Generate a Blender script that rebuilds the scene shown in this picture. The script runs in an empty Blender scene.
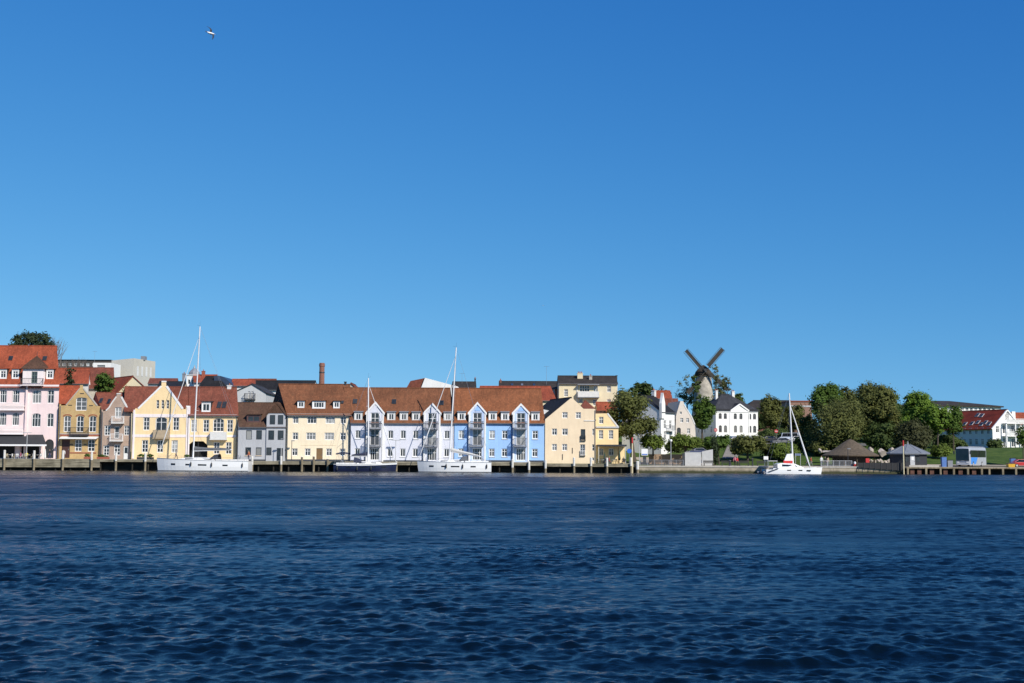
import bpy, bmesh, math, random
import numpy as np
from mathutils import Vector, Matrix
from mathutils.geometry import tessellate_polygon
R = math.radians
sc = bpy.context.scene
COL = sc.collection
rnd = random.Random(11)

# ------------------------------------------------------------------ camera and measuring
F, CX, CY, HZ, CAMZ = 1280.0, 512.0, 341.5, 456.0, 2.9
TH = math.atan((HZ - CY) / F); RO = 0.0045
cT, sT, cR, sR = math.cos(TH), math.sin(TH), math.cos(RO), math.sin(RO)
def ray(u, v):
    du, dv = u - CX, v - CY
    a = (du * cR + dv * sR) / F; b = -(dv * cR - du * sR) / F
    return Vector((a, cT - b * sT, sT + b * cT))
def at(u, v, D):                       # the point at distance Y = D seen at photo position (u, v)
    d = ray(u, v); t = D / d.y
    return Vector((d.x * t, D, CAMZ + d.z * t))
def pxm(n, D): return n / F * D        # photo pixels to metres at a distance
cd = bpy.data.cameras.new('camera'); cam = bpy.data.objects.new('camera', cd); COL.objects.link(cam)
cd.sensor_width = 36; cd.lens = 36 * F / 1024; cd.clip_start = 0.1; cd.clip_end = 9000
r0, u0_, f0 = Vector((1, 0, 0)), Vector((0, -sT, cT)), Vector((0, cT, sT))
rr = r0 * cR + u0_ * sR; uu = -r0 * sR + u0_ * cR
M = Matrix((rr, uu, -f0)).transposed().to_4x4(); M.translation = (0, 0, CAMZ)
cam.matrix_world = M
sc.camera = cam

# ------------------------------------------------------------------ light and sky
SUN_EL, SUN_AZ = 38.0, 40.0            # azimuth measured from straight behind the camera towards the right
sx, sy, sz = math.sin(R(SUN_AZ)) * math.cos(R(SUN_EL)), -math.cos(R(SUN_AZ)) * math.cos(R(SUN_EL)), math.sin(R(SUN_EL))
sl = bpy.data.lights.new('sun', 'SUN'); sl.energy = 5.0; sl.angle = R(0.5); sl.color = (1.0, 0.94, 0.84)
so = bpy.data.objects.new('sun', sl); COL.objects.link(so)
so.rotation_euler = Vector((-sx, -sy, -sz)).to_track_quat('-Z', 'Y').to_euler()
w = bpy.data.worlds.new('World'); sc.world = w; w.use_nodes = True
nt = w.node_tree; nt.nodes.clear()
sky = nt.nodes.new('ShaderNodeTexSky'); sky.sky_type = 'NISHITA'; sky.sun_disc = False
sky.sun_elevation = R(SUN_EL); sky.sun_rotation = math.atan2(sx, sy)
sky.air_density = 0.7; sky.dust_density = 0.0; sky.ozone_density = 6.0; sky.altitude = 0
bg = nt.nodes.new('ShaderNodeBackground'); bg.inputs[1].default_value = 0.076
tc_ = nt.nodes.new('ShaderNodeTexCoord'); mp_ = nt.nodes.new('ShaderNodeMapping'); mp_.inputs['Scale'].default_value = (1, 1, 0.63); mp_.inputs['Location'].default_value = (0, 0, 0.083)
nt.links.new(tc_.outputs['Generated'], mp_.inputs[0]); nt.links.new(mp_.outputs[0], sky.inputs[0])
# tone of a clear, polarised sky: one response curve per channel
sp_ = nt.nodes.new('ShaderNodeSeparateColor'); cb_ = nt.nodes.new('ShaderNodeCombineColor'); ow = nt.nodes.new('ShaderNodeOutputWorld')
nt.links.new(sky.outputs[0], sp_.inputs[0])
for i_, (ex_, am_) in enumerate(((2.064, 0.439), (1.24, 1.02), (0.70, 2.48))):
    pw_ = nt.nodes.new('ShaderNodeMath'); pw_.operation = 'POWER'; pw_.inputs[1].default_value = ex_; ml_ = nt.nodes.new('ShaderNodeMath'); ml_.operation = 'MULTIPLY'; ml_.inputs[1].default_value = am_
    nt.links.new(sp_.outputs[i_], pw_.inputs[0]); nt.links.new(pw_.outputs[0], ml_.inputs[0]); ch_ = ch_ + [ml_] if i_ else [ml_]
cap_ = nt.nodes.new('ShaderNodeMath'); cap_.operation = 'MULTIPLY'; cap_.inputs[1].default_value = 0.8; nt.links.new(ch_[1].outputs[0], cap_.inputs[0])      # the glow round the sun stays white, not red
mn_ = nt.nodes.new('ShaderNodeMath'); mn_.operation = 'MINIMUM'; nt.links.new(ch_[0].outputs[0], mn_.inputs[0]); nt.links.new(cap_.outputs[0], mn_.inputs[1])
mx_ = nt.nodes.new('ShaderNodeMath'); mx_.operation = 'MAXIMUM'; nt.links.new(ch_[2].outputs[0], mx_.inputs[0]); nt.links.new(ch_[1].outputs[0], mx_.inputs[1])
nt.links.new(mn_.outputs[0], cb_.inputs[0]); nt.links.new(ch_[1].outputs[0], cb_.inputs[1]); nt.links.new(mx_.outputs[0], cb_.inputs[2])
nt.links.new(cb_.outputs[0], bg.inputs[0]); nt.links.new(bg.outputs[0], ow.inputs[0])
vs = sc.view_settings; vs.view_transform = 'Standard'; vs.look = 'None'; vs.exposure = 0.12; vs.gamma = 1.0; vs.use_curve_mapping = False
sc.render.resolution_x, sc.render.resolution_y = 1024, 683

# ------------------------------------------------------------------ materials
def new_mat(name):
    m = bpy.data.materials.new(name); m.use_nodes = True
    return m, m.node_tree, m.node_tree.nodes['Principled BSDF']
def N(t, typ, **kw):
    n = t.nodes.new(typ)
    for k, v in kw.items(): setattr(n, k, v)
    return n
def coords(t, scale=(1, 1, 1), src='Object'):
    tc = N(t, 'ShaderNodeTexCoord'); mp = N(t, 'ShaderNodeMapping'); mp.inputs['Scale'].default_value = scale
    t.links.new(tc.outputs[src], mp.inputs[0]); return mp.outputs[0]
def noise(t, vec, scale, detail=4, rough=0.6):
    n = N(t, 'ShaderNodeTexNoise'); n.inputs['Scale'].default_value = scale; n.inputs['Detail'].default_value = detail
    n.inputs['Roughness'].default_value = rough; t.links.new(vec, n.inputs['Vector']); return n.outputs['Fac']
def ramp(t, fac, stops):
    r = N(t, 'ShaderNodeValToRGB'); e = r.color_ramp.elements
    while len(e) < len(stops): e.new(0.5)
    for el, (p, c) in zip(e, stops): el.position = p; el.color = tuple(c) + (1,) if len(c) == 3 else c
    t.links.new(fac, r.inputs[0]); return r.outputs[0]
def mixc(t, fac, a, b, mode='MIX'):
    m = N(t, 'ShaderNodeMix', data_type='RGBA', blend_type=mode)
    for s, v in ((0, fac), (6, a), (7, b)):
        if hasattr(v, 'is_output'): t.links.new(v, m.inputs[s])
        else: m.inputs[s].default_value = v if s == 0 else tuple(v) + (1,)
    return m.outputs[2]
def bump(t, b, h, strength, dist):
    n = N(t, 'ShaderNodeBump'); n.inputs['Strength'].default_value = strength; n.inputs['Distance'].default_value = dist
    t.links.new(h, n.inputs['Height']); t.links.new(n.outputs[0], b.inputs['Normal'])
def sc3(c, k): return tuple(min(1, x * k) for x in c)
MATS = {}
def plain(name, c, rough=0.6, var=0.12, scale=2.0, metal=0.0, stretch=(1, 1, 1), spec=0.5, bmp=0.0):
    if name in MATS: return MATS[name]
    m, t, b = new_mat(name); b.inputs['Roughness'].default_value = rough; b.inputs['Metallic'].default_value = metal
    b.inputs['Specular IOR Level'].default_value = spec
    f = noise(t, coords(t, stretch), scale)
    t.links.new(ramp(t, f, [(0.3, sc3(c, 1 - var)), (0.7, sc3(c, 1 + var))]), b.inputs['Base Color'])
    if bmp: bump(t, b, f, bmp, 0.05)
    MATS[name] = m; return m
def plaster(name, c, var=0.07):
    m, t, b = new_mat(name); b.inputs['Roughness'].default_value = 0.85; b.inputs['Specular IOR Level'].default_value = 0.25
    v = coords(t); f1 = noise(t, v, 0.45, 5); f2 = noise(t, coords(t, (2.2, 2.2, 0.25)), 1.0, 4)
    a = ramp(t, f1, [(0.3, sc3(c, 1 - var)), (0.72, sc3(c, 1 + var * 0.7))])
    d = ramp(t, f2, [(0.32, (0.88, 0.87, 0.86)), (0.5, (1, 1, 1))])
    t.links.new(mixc(t, 0.55, a, d, 'MULTIPLY'), b.inputs['Base Color'])
    bump(t, b, noise(t, v, 6.0, 3), 0.25, 0.03)
    MATS[name] = m; return m
def brickm(name, c1, c2, mortar, bw=0.24, bh=0.08):
    m, t, b = new_mat(name); b.inputs['Roughness'].default_value = 0.9; b.inputs['Specular IOR Level'].default_value = 0.2
    tc = N(t, 'ShaderNodeTexCoord'); sp = N(t, 'ShaderNodeSeparateXYZ'); cb = N(t, 'ShaderNodeCombineXYZ'); ad = N(t, 'ShaderNodeMath', operation='ADD')
    t.links.new(tc.outputs['Object'], sp.inputs[0]); t.links.new(sp.outputs[0], ad.inputs[0]); t.links.new(sp.outputs[1], ad.inputs[1])
    t.links.new(ad.outputs[0], cb.inputs[0]); t.links.new(sp.outputs[2], cb.inputs[1])
    br = N(t, 'ShaderNodeTexBrick'); br.inputs['Scale'].default_value = 1.0; br.inputs['Brick Width'].default_value = bw; br.inputs['Row Height'].default_value = bh
    br.inputs['Mortar Size'].default_value = 0.008
    for k, v in (('Color1', c1), ('Color2', c2), ('Mortar', mortar)): br.inputs[k].default_value = tuple(v) + (1,)
    t.links.new(cb.outputs[0], br.inputs['Vector'])
    f = noise(t, coords(t), 0.7, 5)
    t.links.new(mixc(t, 0.7, br.outputs['Color'], ramp(t, f, [(0.3, (0.72, 0.7, 0.68)), (0.7, (1.1, 1.1, 1.1))]), 'MULTIPLY'), b.inputs['Base Color'])
    MATS[name] = m; return m
def tiles(name, c, dark=0.55, moss=0.0):
    """clay pantiles: courses and columns as bump, tile-to-tile colour change, weather streaks down the slope"""
    m, t, b = new_mat(name); b.inputs['Roughness'].default_value = 0.8; b.inputs['Specular IOR Level'].default_value = 0.25
    tc = N(t, 'ShaderNodeTexCoord'); sp = N(t, 'ShaderNodeSeparateXYZ'); cb = N(t, 'ShaderNodeCombineXYZ')
    t.links.new(tc.outputs['Object'], sp.inputs[0]); t.links.new(sp.outputs[0], cb.inputs[0]); t.links.new(sp.outputs[2], cb.inputs[1])
    br = N(t, 'ShaderNodeTexBrick'); br.offset = 0.0; br.inputs['Scale'].default_value = 1.0; br.inputs['Brick Width'].default_value = 0.24; br.inputs['Row Height'].default_value = 0.26
    br.inputs['Mortar Size'].default_value = 0.02
    br.inputs['Color1'].default_value = sc3(c, 0.82) + (1,); br.inputs['Color2'].default_value = sc3(c, 1.18) + (1,); br.inputs['Mortar'].default_value = sc3(c, dark) + (1,)
    t.links.new(cb.outputs[0], br.inputs['Vector'])
    f1 = noise(t, coords(t, (1.6, 0.3, 0.3)), 1.0, 5, 0.7); f2 = noise(t, coords(t), 0.35, 5, 0.65)
    a = mixc(t, 0.8, br.outputs['Color'], ramp(t, f1, [(0.3, (0.66, 0.66, 0.68)), (0.68, (1.12, 1.08, 1.04))]), 'MULTIPLY')
    a = mixc(t, 0.9, a, ramp(t, f2, [(0.3, (0.7, 0.7, 0.7)), (0.6, (1.05, 1.05, 1.05))]), 'MULTIPLY')
    if moss:
        f3 = noise(t, coords(t, (1, 1, 1)), 1.3, 5, 0.7)
        a = mixc(t, ramp(t, f3, [(0.52, (0, 0, 0)), (0.75, (moss, moss, moss))]), a, (0.09, 0.085, 0.05))
    t.links.new(a, b.inputs['Base Color'])
    wv = N(t, 'ShaderNodeTexWave'); wv.inputs['Scale'].default_value = 1.3; t.links.new(tc.outputs['Object'], wv.inputs['Vector'])
    bump(t, b, wv.outputs['Fac'], 0.35, 0.05)
    MATS[name] = m; return m

WHITE = plain('white_paint', (0.80, 0.79, 0.77), 0.5, 0.05)
OFFW = plain('old_white', (0.66, 0.65, 0.62), 0.6, 0.08)
DARKM = plain('dark_metal', (0.035, 0.037, 0.04), 0.5, 0.2)
GREYM = plain('grey_metal', (0.22, 0.23, 0.25), 0.45, 0.12)
LGREY = plain('light_grey', (0.45, 0.46, 0.47), 0.55, 0.08)
STONE = plain('pale_stone', (0.42, 0.39, 0.34), 0.9, 0.15, 1.5)
BLACKI = plain('dark_interior', (0.012, 0.012, 0.013), 0.8, 0.2)
GUTTER = plain('gutter_zinc', (0.16, 0.165, 0.17), 0.5, 0.1, metal=0.4)
REDB = plain('red_brick_trim', (0.30, 0.09, 0.055), 0.9, 0.2, 5)
WOOD = plain('brown_door', (0.20, 0.12, 0.05), 0.6, 0.25, 3, stretch=(3, 3, 0.6))
DOORW = plain('white_door', (0.7, 0.7, 0.68), 0.5, 0.06)
def glassm(name, tint, rough, cur):
    m, t, b = new_mat(name); b.inputs['Roughness'].default_value = rough; b.inputs['Specular IOR Level'].default_value = 0.6
    oi = N(t, 'ShaderNodeObjectInfo'); f = noise(t, coords(t, (1.5, 1, 0.6)), 1.2, 2)
    base = ramp(t, f, [(0.35, sc3(tint, 0.6)), (0.7, sc3(tint, 1.6))])
    if cur:                                              # a curtain drawn behind some panes
        base = mixc(t, ramp(t, oi.outputs['Random'], [(0.0, (0, 0, 0)), (0.74, (0.05, 0.05, 0.05)), (0.84, (0.3, 0.3, 0.3)), (1.0, (0.6, 0.6, 0.6))]), base, cur)
    t.links.new(base, b.inputs['Base Color'])
    bump(t, b, noise(t, coords(t), 0.9, 2), 0.06, 0.05)
    MATS[name] = m; return m
GLASS = glassm('window_glass', (0.022, 0.026, 0.03), 0.08, (0.5, 0.49, 0.46))
GLASSV = glassm('vehicle_glass', (0.010, 0.012, 0.016), 0.07, None)
CURTAIN = glassm('curtained_glass', (0.34, 0.35, 0.34), 0.2, None)

# ------------------------------------------------------------------ mesh helper
class MB:
    def __init__(s): s.v = []; s.f = []; s.m = []; s.cur = 0
    def mat(s, i): s.cur = i; return s
    def add(s, vs, fs):
        o = len(s.v); s.v += [tuple(p) for p in vs]
        for f in fs: s.f.append(tuple(o + i for i in f)); s.m.append(s.cur)
        return s
    def box(s, x0, x1, y0, y1, z0, z1):
        return s.add([(x0, y0, z0), (x1, y0, z0), (x1, y1, z0), (x0, y1, z0), (x0, y0, z1), (x1, y0, z1), (x1, y1, z1), (x0, y1, z1)],
                     [(3, 2, 1, 0), (4, 5, 6, 7), (0, 1, 5, 4), (1, 2, 6, 5), (2, 3, 7, 6), (3, 0, 4, 7)])
    def hexa(s, p): return s.add(p, [(3, 2, 1, 0), (4, 5, 6, 7), (0, 1, 5, 4), (1, 2, 6, 5), (2, 3, 7, 6), (3, 0, 4, 7)])
    def quad(s, *p): return s.add(p, [tuple(range(len(p)))])
    def prism(s, poly, y0, y1, holes=(), reveal=None, smat=None):
        """a wall: (x, z) outline from y0 back to y1, with holes through its front"""
        poly = list(poly); n = len(poly)
        loops = [[Vector((x, z, 0)) for x, z in poly]] + [[Vector((x, z, 0)) for x, z in h] for h in holes]
        flat = [p for l in loops for p in l]
        tris = tessellate_polygon(loops)
        s.add([(p.x, y0, p.y) for p in flat], tris)
        for h in holes:
            k = len(h); d = y1 if (y1 - y0 < .5 and reveal is None) else y0 + (reveal or 0.22)
            s.add([(x, y0, z) for x, z in h] + [(x, d, z) for x, z in h], [(i, (i + 1) % k, k + (i + 1) % k, k + i) for i in range(k)])
        if smat is not None: s.cur = smat
        s.add([(x, y0, z) for x, z in poly] + [(x, y1, z) for x, z in poly], [(i, n + i, n + (i + 1) % n, (i + 1) % n) for i in range(n)])
        thru = holes and y1 - y0 < .5 and reveal is None
        if thru: s.add([(p.x, y1, p.y) for p in flat], tris)
        else: s.add([(x, y1, z) for x, z in poly], tessellate_polygon([[Vector((x, z, 0)) for x, z in poly]]))
        return s
    def tube(s, p0, p1, ra, rb=None, n=8, cap=True):
        rb = ra if rb is None else rb; p0, p1 = Vector(p0), Vector(p1); d = (p1 - p0).normalized()
        a = d.cross(Vector((0, 0, 1)) if abs(d.z) < 0.9 else Vector((1, 0, 0))).normalized(); b = d.cross(a)
        vs = []
        for p, r in ((p0, ra), (p1, rb)):
            for i in range(n):
                t = 2 * math.pi * i / n; vs.append(p + (a * math.cos(t) + b * math.sin(t)) * r)
        fs = [(i, (i + 1) % n, n + (i + 1) % n, n + i) for i in range(n)]
        if cap: fs += [tuple(range(n - 1, -1, -1)), tuple(range(n, 2 * n))]
        return s.add(vs, fs)
    def path(s, pts, r, n=6):
        for a, b in zip(pts, pts[1:]): s.tube(a, b, r, r, n)
        return s
    def bar(s, p0, p1, w, h):
        p0, p1 = Vector(p0), Vector(p1); d = (p1 - p0).normalized()
        a = d.cross(Vector((0, 0, 1)) if abs(d.z) < 0.95 else Vector((0, 1, 0))).normalized() * w / 2; b = d.cross(a.normalized()) * h / 2
        return s.hexa([p0 - a - b, p0 + a - b, p0 + a + b, p0 - a + b, p1 - a - b, p1 + a - b, p1 + a + b, p1 - a + b])
    def lathe(s, prof, n=16, c=(0, 0, 0)):
        vs = []
        for r, z in prof:
            for i in range(n):
                t = 2 * math.pi * i / n; vs.append((c[0] + r * math.cos(t), c[1] + r * math.sin(t), c[2] + z))
        fs = [(k * n + i, k * n + (i + 1) % n, (k + 1) * n + (i + 1) % n, (k + 1) * n + i) for k in range(len(prof) - 1) for i in range(n)]
        fs += [tuple(range(n - 1, -1, -1)), tuple((len(prof) - 1) * n + i for i in range(n))]
        return s.add(vs, fs)
    def loft(s, rings, cap=True):
        n = len(rings[0]); vs = [p for r in rings for p in r]
        fs = [(k * n + i, k * n + (i + 1) % n, (k + 1) * n + (i + 1) % n, (k + 1) * n + i) for k in range(len(rings) - 1) for i in range(n)]
        if cap: fs += [tuple(range(n - 1, -1, -1)), tuple((len(rings) - 1) * n + i for i in range(n))]
        return s.add(vs, fs)
    def shear(s, k): s.v = [(x + k * y, y, z) for x, y, z in s.v]; return s
    def moved(s, M): s.v = [tuple(M @ Vector(p)) for p in s.v]; return s
    def build(s, name, mats, parent=None, loc=(0, 0, 0), smooth=False, fix=True):
        me = bpy.data.meshes.new(name); me.from_pydata(s.v, [], s.f); me.update()
        for m in (mats if isinstance(mats, (list, tuple)) else [mats]): me.materials.append(m)
        if any(s.m): me.polygons.foreach_set('material_index', s.m)
        if fix:
            bm = bmesh.new(); bm.from_mesh(me); bmesh.ops.remove_doubles(bm, verts=bm.verts, dist=1e-4); bmesh.ops.recalc_face_normals(bm, faces=bm.faces); bm.to_mesh(me); bm.free()
        if smooth: me.polygons.foreach_set('use_smooth', [True] * len(me.polygons))
        o = bpy.data.objects.new(name, me); COL.objects.link(o); o.location = loc
        if parent is not None: o.parent = parent
        return o
def tag(o, label=None, cat=None, group=None, kind=None):
    if label: o['label'] = label
    if cat: o['category'] = cat
    if group: o['group'] = group
    if kind: o['kind'] = kind
    return o
def thing(name, label, cat, loc, rz=0.0, group=None):
    o = bpy.data.objects.new(name, None); COL.objects.link(o); o.location = loc; o.rotation_euler = (0, 0, rz); o.empty_display_size = 0.3
    return tag(o, label, cat, group)
def copy_tree(o, parent=None, kids=None):
    kids = kids or KIDS(); c = o.copy(); COL.objects.link(c)
    if parent is not None: c.parent = parent
    for ch in kids.get(o, []): copy_tree(ch, c, kids)
    return c
def KIDS():
    d = {}
    for o in COL.objects:
        if o.parent: d.setdefault(o.parent, []).append(o)
    return d

# ------------------------------------------------------------------ ground, water
QY = 229.0
def sstep(a, b, x):
    t = max(0.0, min(1.0, (x - a) / (b - a))); return t * t * (3 - 2 * t)
def gz(x, y):
    base = 1.6 + (1.28 - 1.6) * sstep(21, 24, x)
    k = 1.0 - 0.32 * sstep(72, 100, x)
    return base + k * (5.9 * sstep(244, 292, y) + 7.0 * sstep(300, 420, y)) + 3 * sstep(420, 900, y)
# ------------------------------------------------------------------ water
def build_water():
    rng = np.random.default_rng(5)
    rows = [1.5]
    while rows[-1] < 8: rows.append(rows[-1] * 1.06)
    while rows[-1] < 330: rows.append(rows[-1] * (1.003 if rows[-1] < 40 else 1.0021))
    rows += [420, 700, 1500, 4000, 8000]
    dense = np.arange(-0.46, 0.4601, 0.0016)
    side = np.linspace(0.5, math.pi, 44)
    th = np.concatenate([-side[::-1], dense, side])
    r = np.array(rows)[:, None]; t = th[None, :]
    X = (r * np.sin(t)); Y = (r * np.cos(t))
    shelter = np.clip((Y - 172) / 18, 0, 1); shelter = 1 - .93 * np.clip(.5 + (60 - X) / 60, 0, 1) * shelter * shelter * (3 - 2 * shelter); VU = 0.0001 * shelter + .0045 * (1 - shelter); Z = np.zeros_like(X); DX = np.zeros_like(X); DY = np.zeros_like(X)
    res = np.maximum(r * 0.0024, 0.03) * np.ones_like(t)
    res = np.where(np.abs(t) > 0.47, 3.0, res)
    n = 210
    grp = 0.95 + 0.28 * (np.sin(.21 * X + .33 * Y + 1) + np.sin(-.13 * X + .41 * Y) * .8 + np.sin(.47 * X - .19 * Y + 2) * .7 + np.sin(.031 * X + .083 * Y)) / 1.3   # waves come in groups
    grp = np.clip(grp, .4, 1.9)
    lam = np.exp(rng.uniform(np.log(0.12), np.log(6.0), n))
    for L in lam:
        ang = rng.normal(R(80), R(24 if L > .7 else 36)); ph = rng.uniform(0, 6.283)
        k = 2 * math.pi / L; kx, ky = k * math.cos(ang), k * math.sin(ang)
        s = 0.0285 * (math.exp(-(math.log(L / 0.31) / 0.85) ** 2) + (0.07 if L > 3.5 else .3 if L > 1.2 else .22))       # slope of this component
        a = s / k
        fade = np.clip((L / res - 1.6) / 2.0, 0, 1)
        VU += (1 - fade ** 2) * s * s / 2 * shelter * 0.36; fade = fade * shelter * grp
        p = kx * X + ky * Y + ph
        sn, cs = np.sin(p), np.cos(p)
        Z += fade * a * cs; DX -= fade * a * 0.3 * math.cos(ang) * sn; DY -= fade * a * 0.3 * math.sin(ang) * sn
    X2, Y2 = X + DX, Y + DY
    nr, nc = X.shape
    co = np.stack([X2, Y2, Z], -1).reshape(-1, 3).astype(np.float32)
    idx = np.arange(nr * nc).reshape(nr, nc)
    q = np.stack([idx[:-1, :-1], idx[:-1, 1:], idx[1:, 1:], idx[1:, :-1]], -1).reshape(-1, 4)
    me = bpy.data.meshes.new('water'); me.vertices.add(len(co)); me.vertices.foreach_set('co', co.ravel())
    me.loops.add(q.size); me.loops.foreach_set('vertex_index', q.ravel().astype(np.int32))
    me.polygons.add(len(q)); me.polygons.foreach_set('loop_start', np.arange(0, q.size, 4, dtype=np.int32)); me.polygons.foreach_set('loop_total', np.full(len(q), 4, np.int32))
    me.polygons.foreach_set('use_smooth', np.ones(len(q), bool)); me.update()
    at_ = me.attributes.new('chop', 'FLOAT', 'POINT'); at_.data.foreach_set('value', np.sqrt(np.sqrt(2 * VU)).astype(np.float32).ravel())   # slope of the ripples too fine for the mesh
    o = bpy.data.objects.new('water', me); COL.objects.link(o)
    m, t, b = new_mat('sea_water')
    b.inputs['Base Color'].default_value = (0.001, 0.004, 0.008, 1); b.inputs['Roughness'].default_value = 0.04; b.inputs['IOR'].default_value = 1.333; b.inputs['Specular IOR Level'].default_value = 0.44
    v = coords(t)
    f1 = noise(t, coords(t, (0.8, 1.0, 1)), 1.1, 5, 0.6); f2 = noise(t, coords(t, (1, 1.2, 1)), 6.5, 5, 0.65)
    mix = N(t, 'ShaderNodeMath', operation='MULTIPLY_ADD'); mix.inputs[1].default_value = 0.3
    t.links.new(f2, mix.inputs[0]); t.links.new(f1, mix.inputs[2])
    wind = ramp(t, noise(t, coords(t, (0.012, 0.06, 1)), 1.0, 3, 0.6), [(0.3, (0.45, 0.45, 0.45)), (0.65, (1, 1, 1))])   # gusts ruffle the surface in lanes
    mul = N(t, 'ShaderNodeMath', operation='MULTIPLY'); t.links.new(wind, mul.inputs[0]); mul.inputs[1].default_value = WATER_BUMP
    ca = N(t, 'ShaderNodeAttribute', attribute_name='chop'); gm = N(t, 'ShaderNodeMath', operation='MULTIPLY'); t.links.new(ca.outputs['Fac'], gm.inputs[0])
    gl = ramp(t, noise(t, coords(t, (0.03, 0.14, 1)), 1.0, 9, 0.8), [(0.32, (0.4, 0.4, 0.4)), (0.68, (1.15, 1.15, 1.15))]); t.links.new(gl, gm.inputs[1]); t.links.new(gm.outputs[0], b.inputs['Roughness'])
    bn = N(t, 'ShaderNodeBump'); bn.inputs['Distance'].default_value = 0.3
    t.links.new(mul.outputs[0], bn.inputs['Strength']); t.links.new(mix.outputs[0], bn.inputs['Height']); t.links.new(bn.outputs[0], b.inputs['Normal'])
    me.materials.append(m)
    return tag(o, 'dark blue rippled harbour water', None, None, 'structure')
WATER_BUMP = 0.38
build_water()

# ------------------------------------------------------------------ terrain
def build_ground():
    xs = list(np.concatenate([np.linspace(-3500, -160, 12), np.linspace(-150, 150, 76), np.linspace(160, 3500, 12)]))
    ys = [QY + 1.8, QY + 4, QY + 8, QY + 12] + list(np.linspace(244, 300, 29)) + list(np.linspace(306, 420, 16)) + [460, 520, 600, 750, 900, 1300, 2500, 6000]
    mb = MB(); W_ = len(xs)
    vs = [(x, y, gz(x, y) + (0.12 * math.sin(x * .31) * math.sin(y * .23) if y > 246 else 0)) for y in ys for x in xs]
    fs = [(j * W_ + i, j * W_ + i + 1, (j + 1) * W_ + i + 1, (j + 1) * W_ + i) for j in range(len(ys) - 1) for i in range(W_ - 1)]
    mb.add(vs, fs)
    mb.add([(xs[0], ys[0], -3), (xs[-1], ys[0], -3)] + [(x, ys[0], gz(x, ys[0])) for x in reversed(xs)], [tuple(range(W_ + 2))])
    m, t, b = new_mat('grass_bank'); b.inputs['Roughness'].default_value = 0.95; b.inputs['Specular IOR Level'].default_value = 0.15
    f = noise(t, coords(t), 0.5, 6, 0.7); f2 = noise(t, coords(t), 0.07, 3)
    a = ramp(t, f, [(0.3, (0.028, 0.05, 0.012)), (0.5, (0.055, 0.095, 0.02)), (0.75, (0.10, 0.13, 0.035))])
    t.links.new(mixc(t, 0.5, a, ramp(t, f2, [(0.35, (0.7, 0.75, 0.6)), (0.65, (1.15, 1.1, 1.0))]), 'MULTIPLY'), b.inputs['Base Color'])
    bump(t, b, noise(t, coords(t), 3, 4), 0.7, 0.15)
    o = mb.build('ground', m, smooth=False, fix=False)
    tag(o, 'grassy ground rising behind the harbour', None, None, 'structure')
build_ground()
# ------------------------------------------------------------------ houses
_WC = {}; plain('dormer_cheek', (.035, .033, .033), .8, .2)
def arch_poly(w, h, rise, n=6):
    x = w / 2; pts = [(-x, 0), (x, 0), (x, h - rise)]
    for i in range(1, n): t = math.pi * i / n; pts.append((x * math.cos(t), h - rise + rise * math.sin(t)))
    pts.append((-x, h - rise)); return pts
def win_mesh(w, h, nx, nz, arch, frame, glass, bar):
    key = (round(w, 2), round(h, 2), nx, nz, round(arch, 2), frame.name, glass.name, bar)
    if key in _WC: return _WC[key]
    mb = MB(); fw = min(0.13, w * 0.13) if bar else 0.07; d0, d1 = 0.0, 0.1
    mb.box(-w / 2, -w / 2 + fw, d0, d1, 0, h - arch); mb.box(w / 2 - fw, w / 2, d0, d1, 0, h - arch); mb.box(-w / 2 + fw, w / 2 - fw, d0, d1, 0, fw)
    if arch > 0.01:
        o = arch_poly(w, h, arch)[2:]; i_ = [(x * (w - 2 * fw) / w, z - fw * (0.6 if z > h - arch * .8 else 0)) for x, z in o]
        for a, b_, c, d in zip(o, o[1:], i_[1:], i_):
            mb.hexa([(a[0], d0, a[1]), (b_[0], d0, b_[1]), (c[0], d0, c[1]), (d[0], d0, d[1]), (a[0], d1, a[1]), (b_[0], d1, b_[1]), (c[0], d1, c[1]), (d[0], d1, d[1])])
    else: mb.box(-w / 2 + fw, w / 2 - fw, d0, d1, h - fw, h)
    bw = (0.10 if nx <= 2 else 0.085) if bar else 0.06
    for i in range(1, nx):
        x = -w / 2 + w * i / nx; mb.box(x - bw / 2, x + bw / 2, d0 + .015, d1 - .01, fw, h - fw * (1 if arch < .01 else .6))
    for j in range(1, nz):
        z = h * j / nz if nz > 2 or nx == 1 else h * 0.64; mb.box(-w / 2 + fw, w / 2 - fw, d0 + .022, d1 - .015, z - bw / 2 * .8, z + bw / 2 * .8)
    f = mb.build('window', frame); fm = f.data; bpy.data.objects.remove(f)
    g = MB(); g.prism([(x * .98, z * .985 + .01) for x, z in (arch_poly(w, h, arch) if arch > .01 else [(-w / 2, 0), (w / 2, 0), (w / 2, h), (-w / 2, h)])], 0.055, 0.075)
    p = g.build('pane', glass); pm = p.data; bpy.data.objects.remove(p)
    _WC[key] = (fm, pm); return _WC[key]
def link(name, me, parent, loc=(0, 0, 0), rz=0.0):
    o = bpy.data.objects.new(name, me); COL.objects.link(o); o.parent = parent; o.location = loc
    if rz: o.rotation_euler = (0, 0, rz)
    return o
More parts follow.
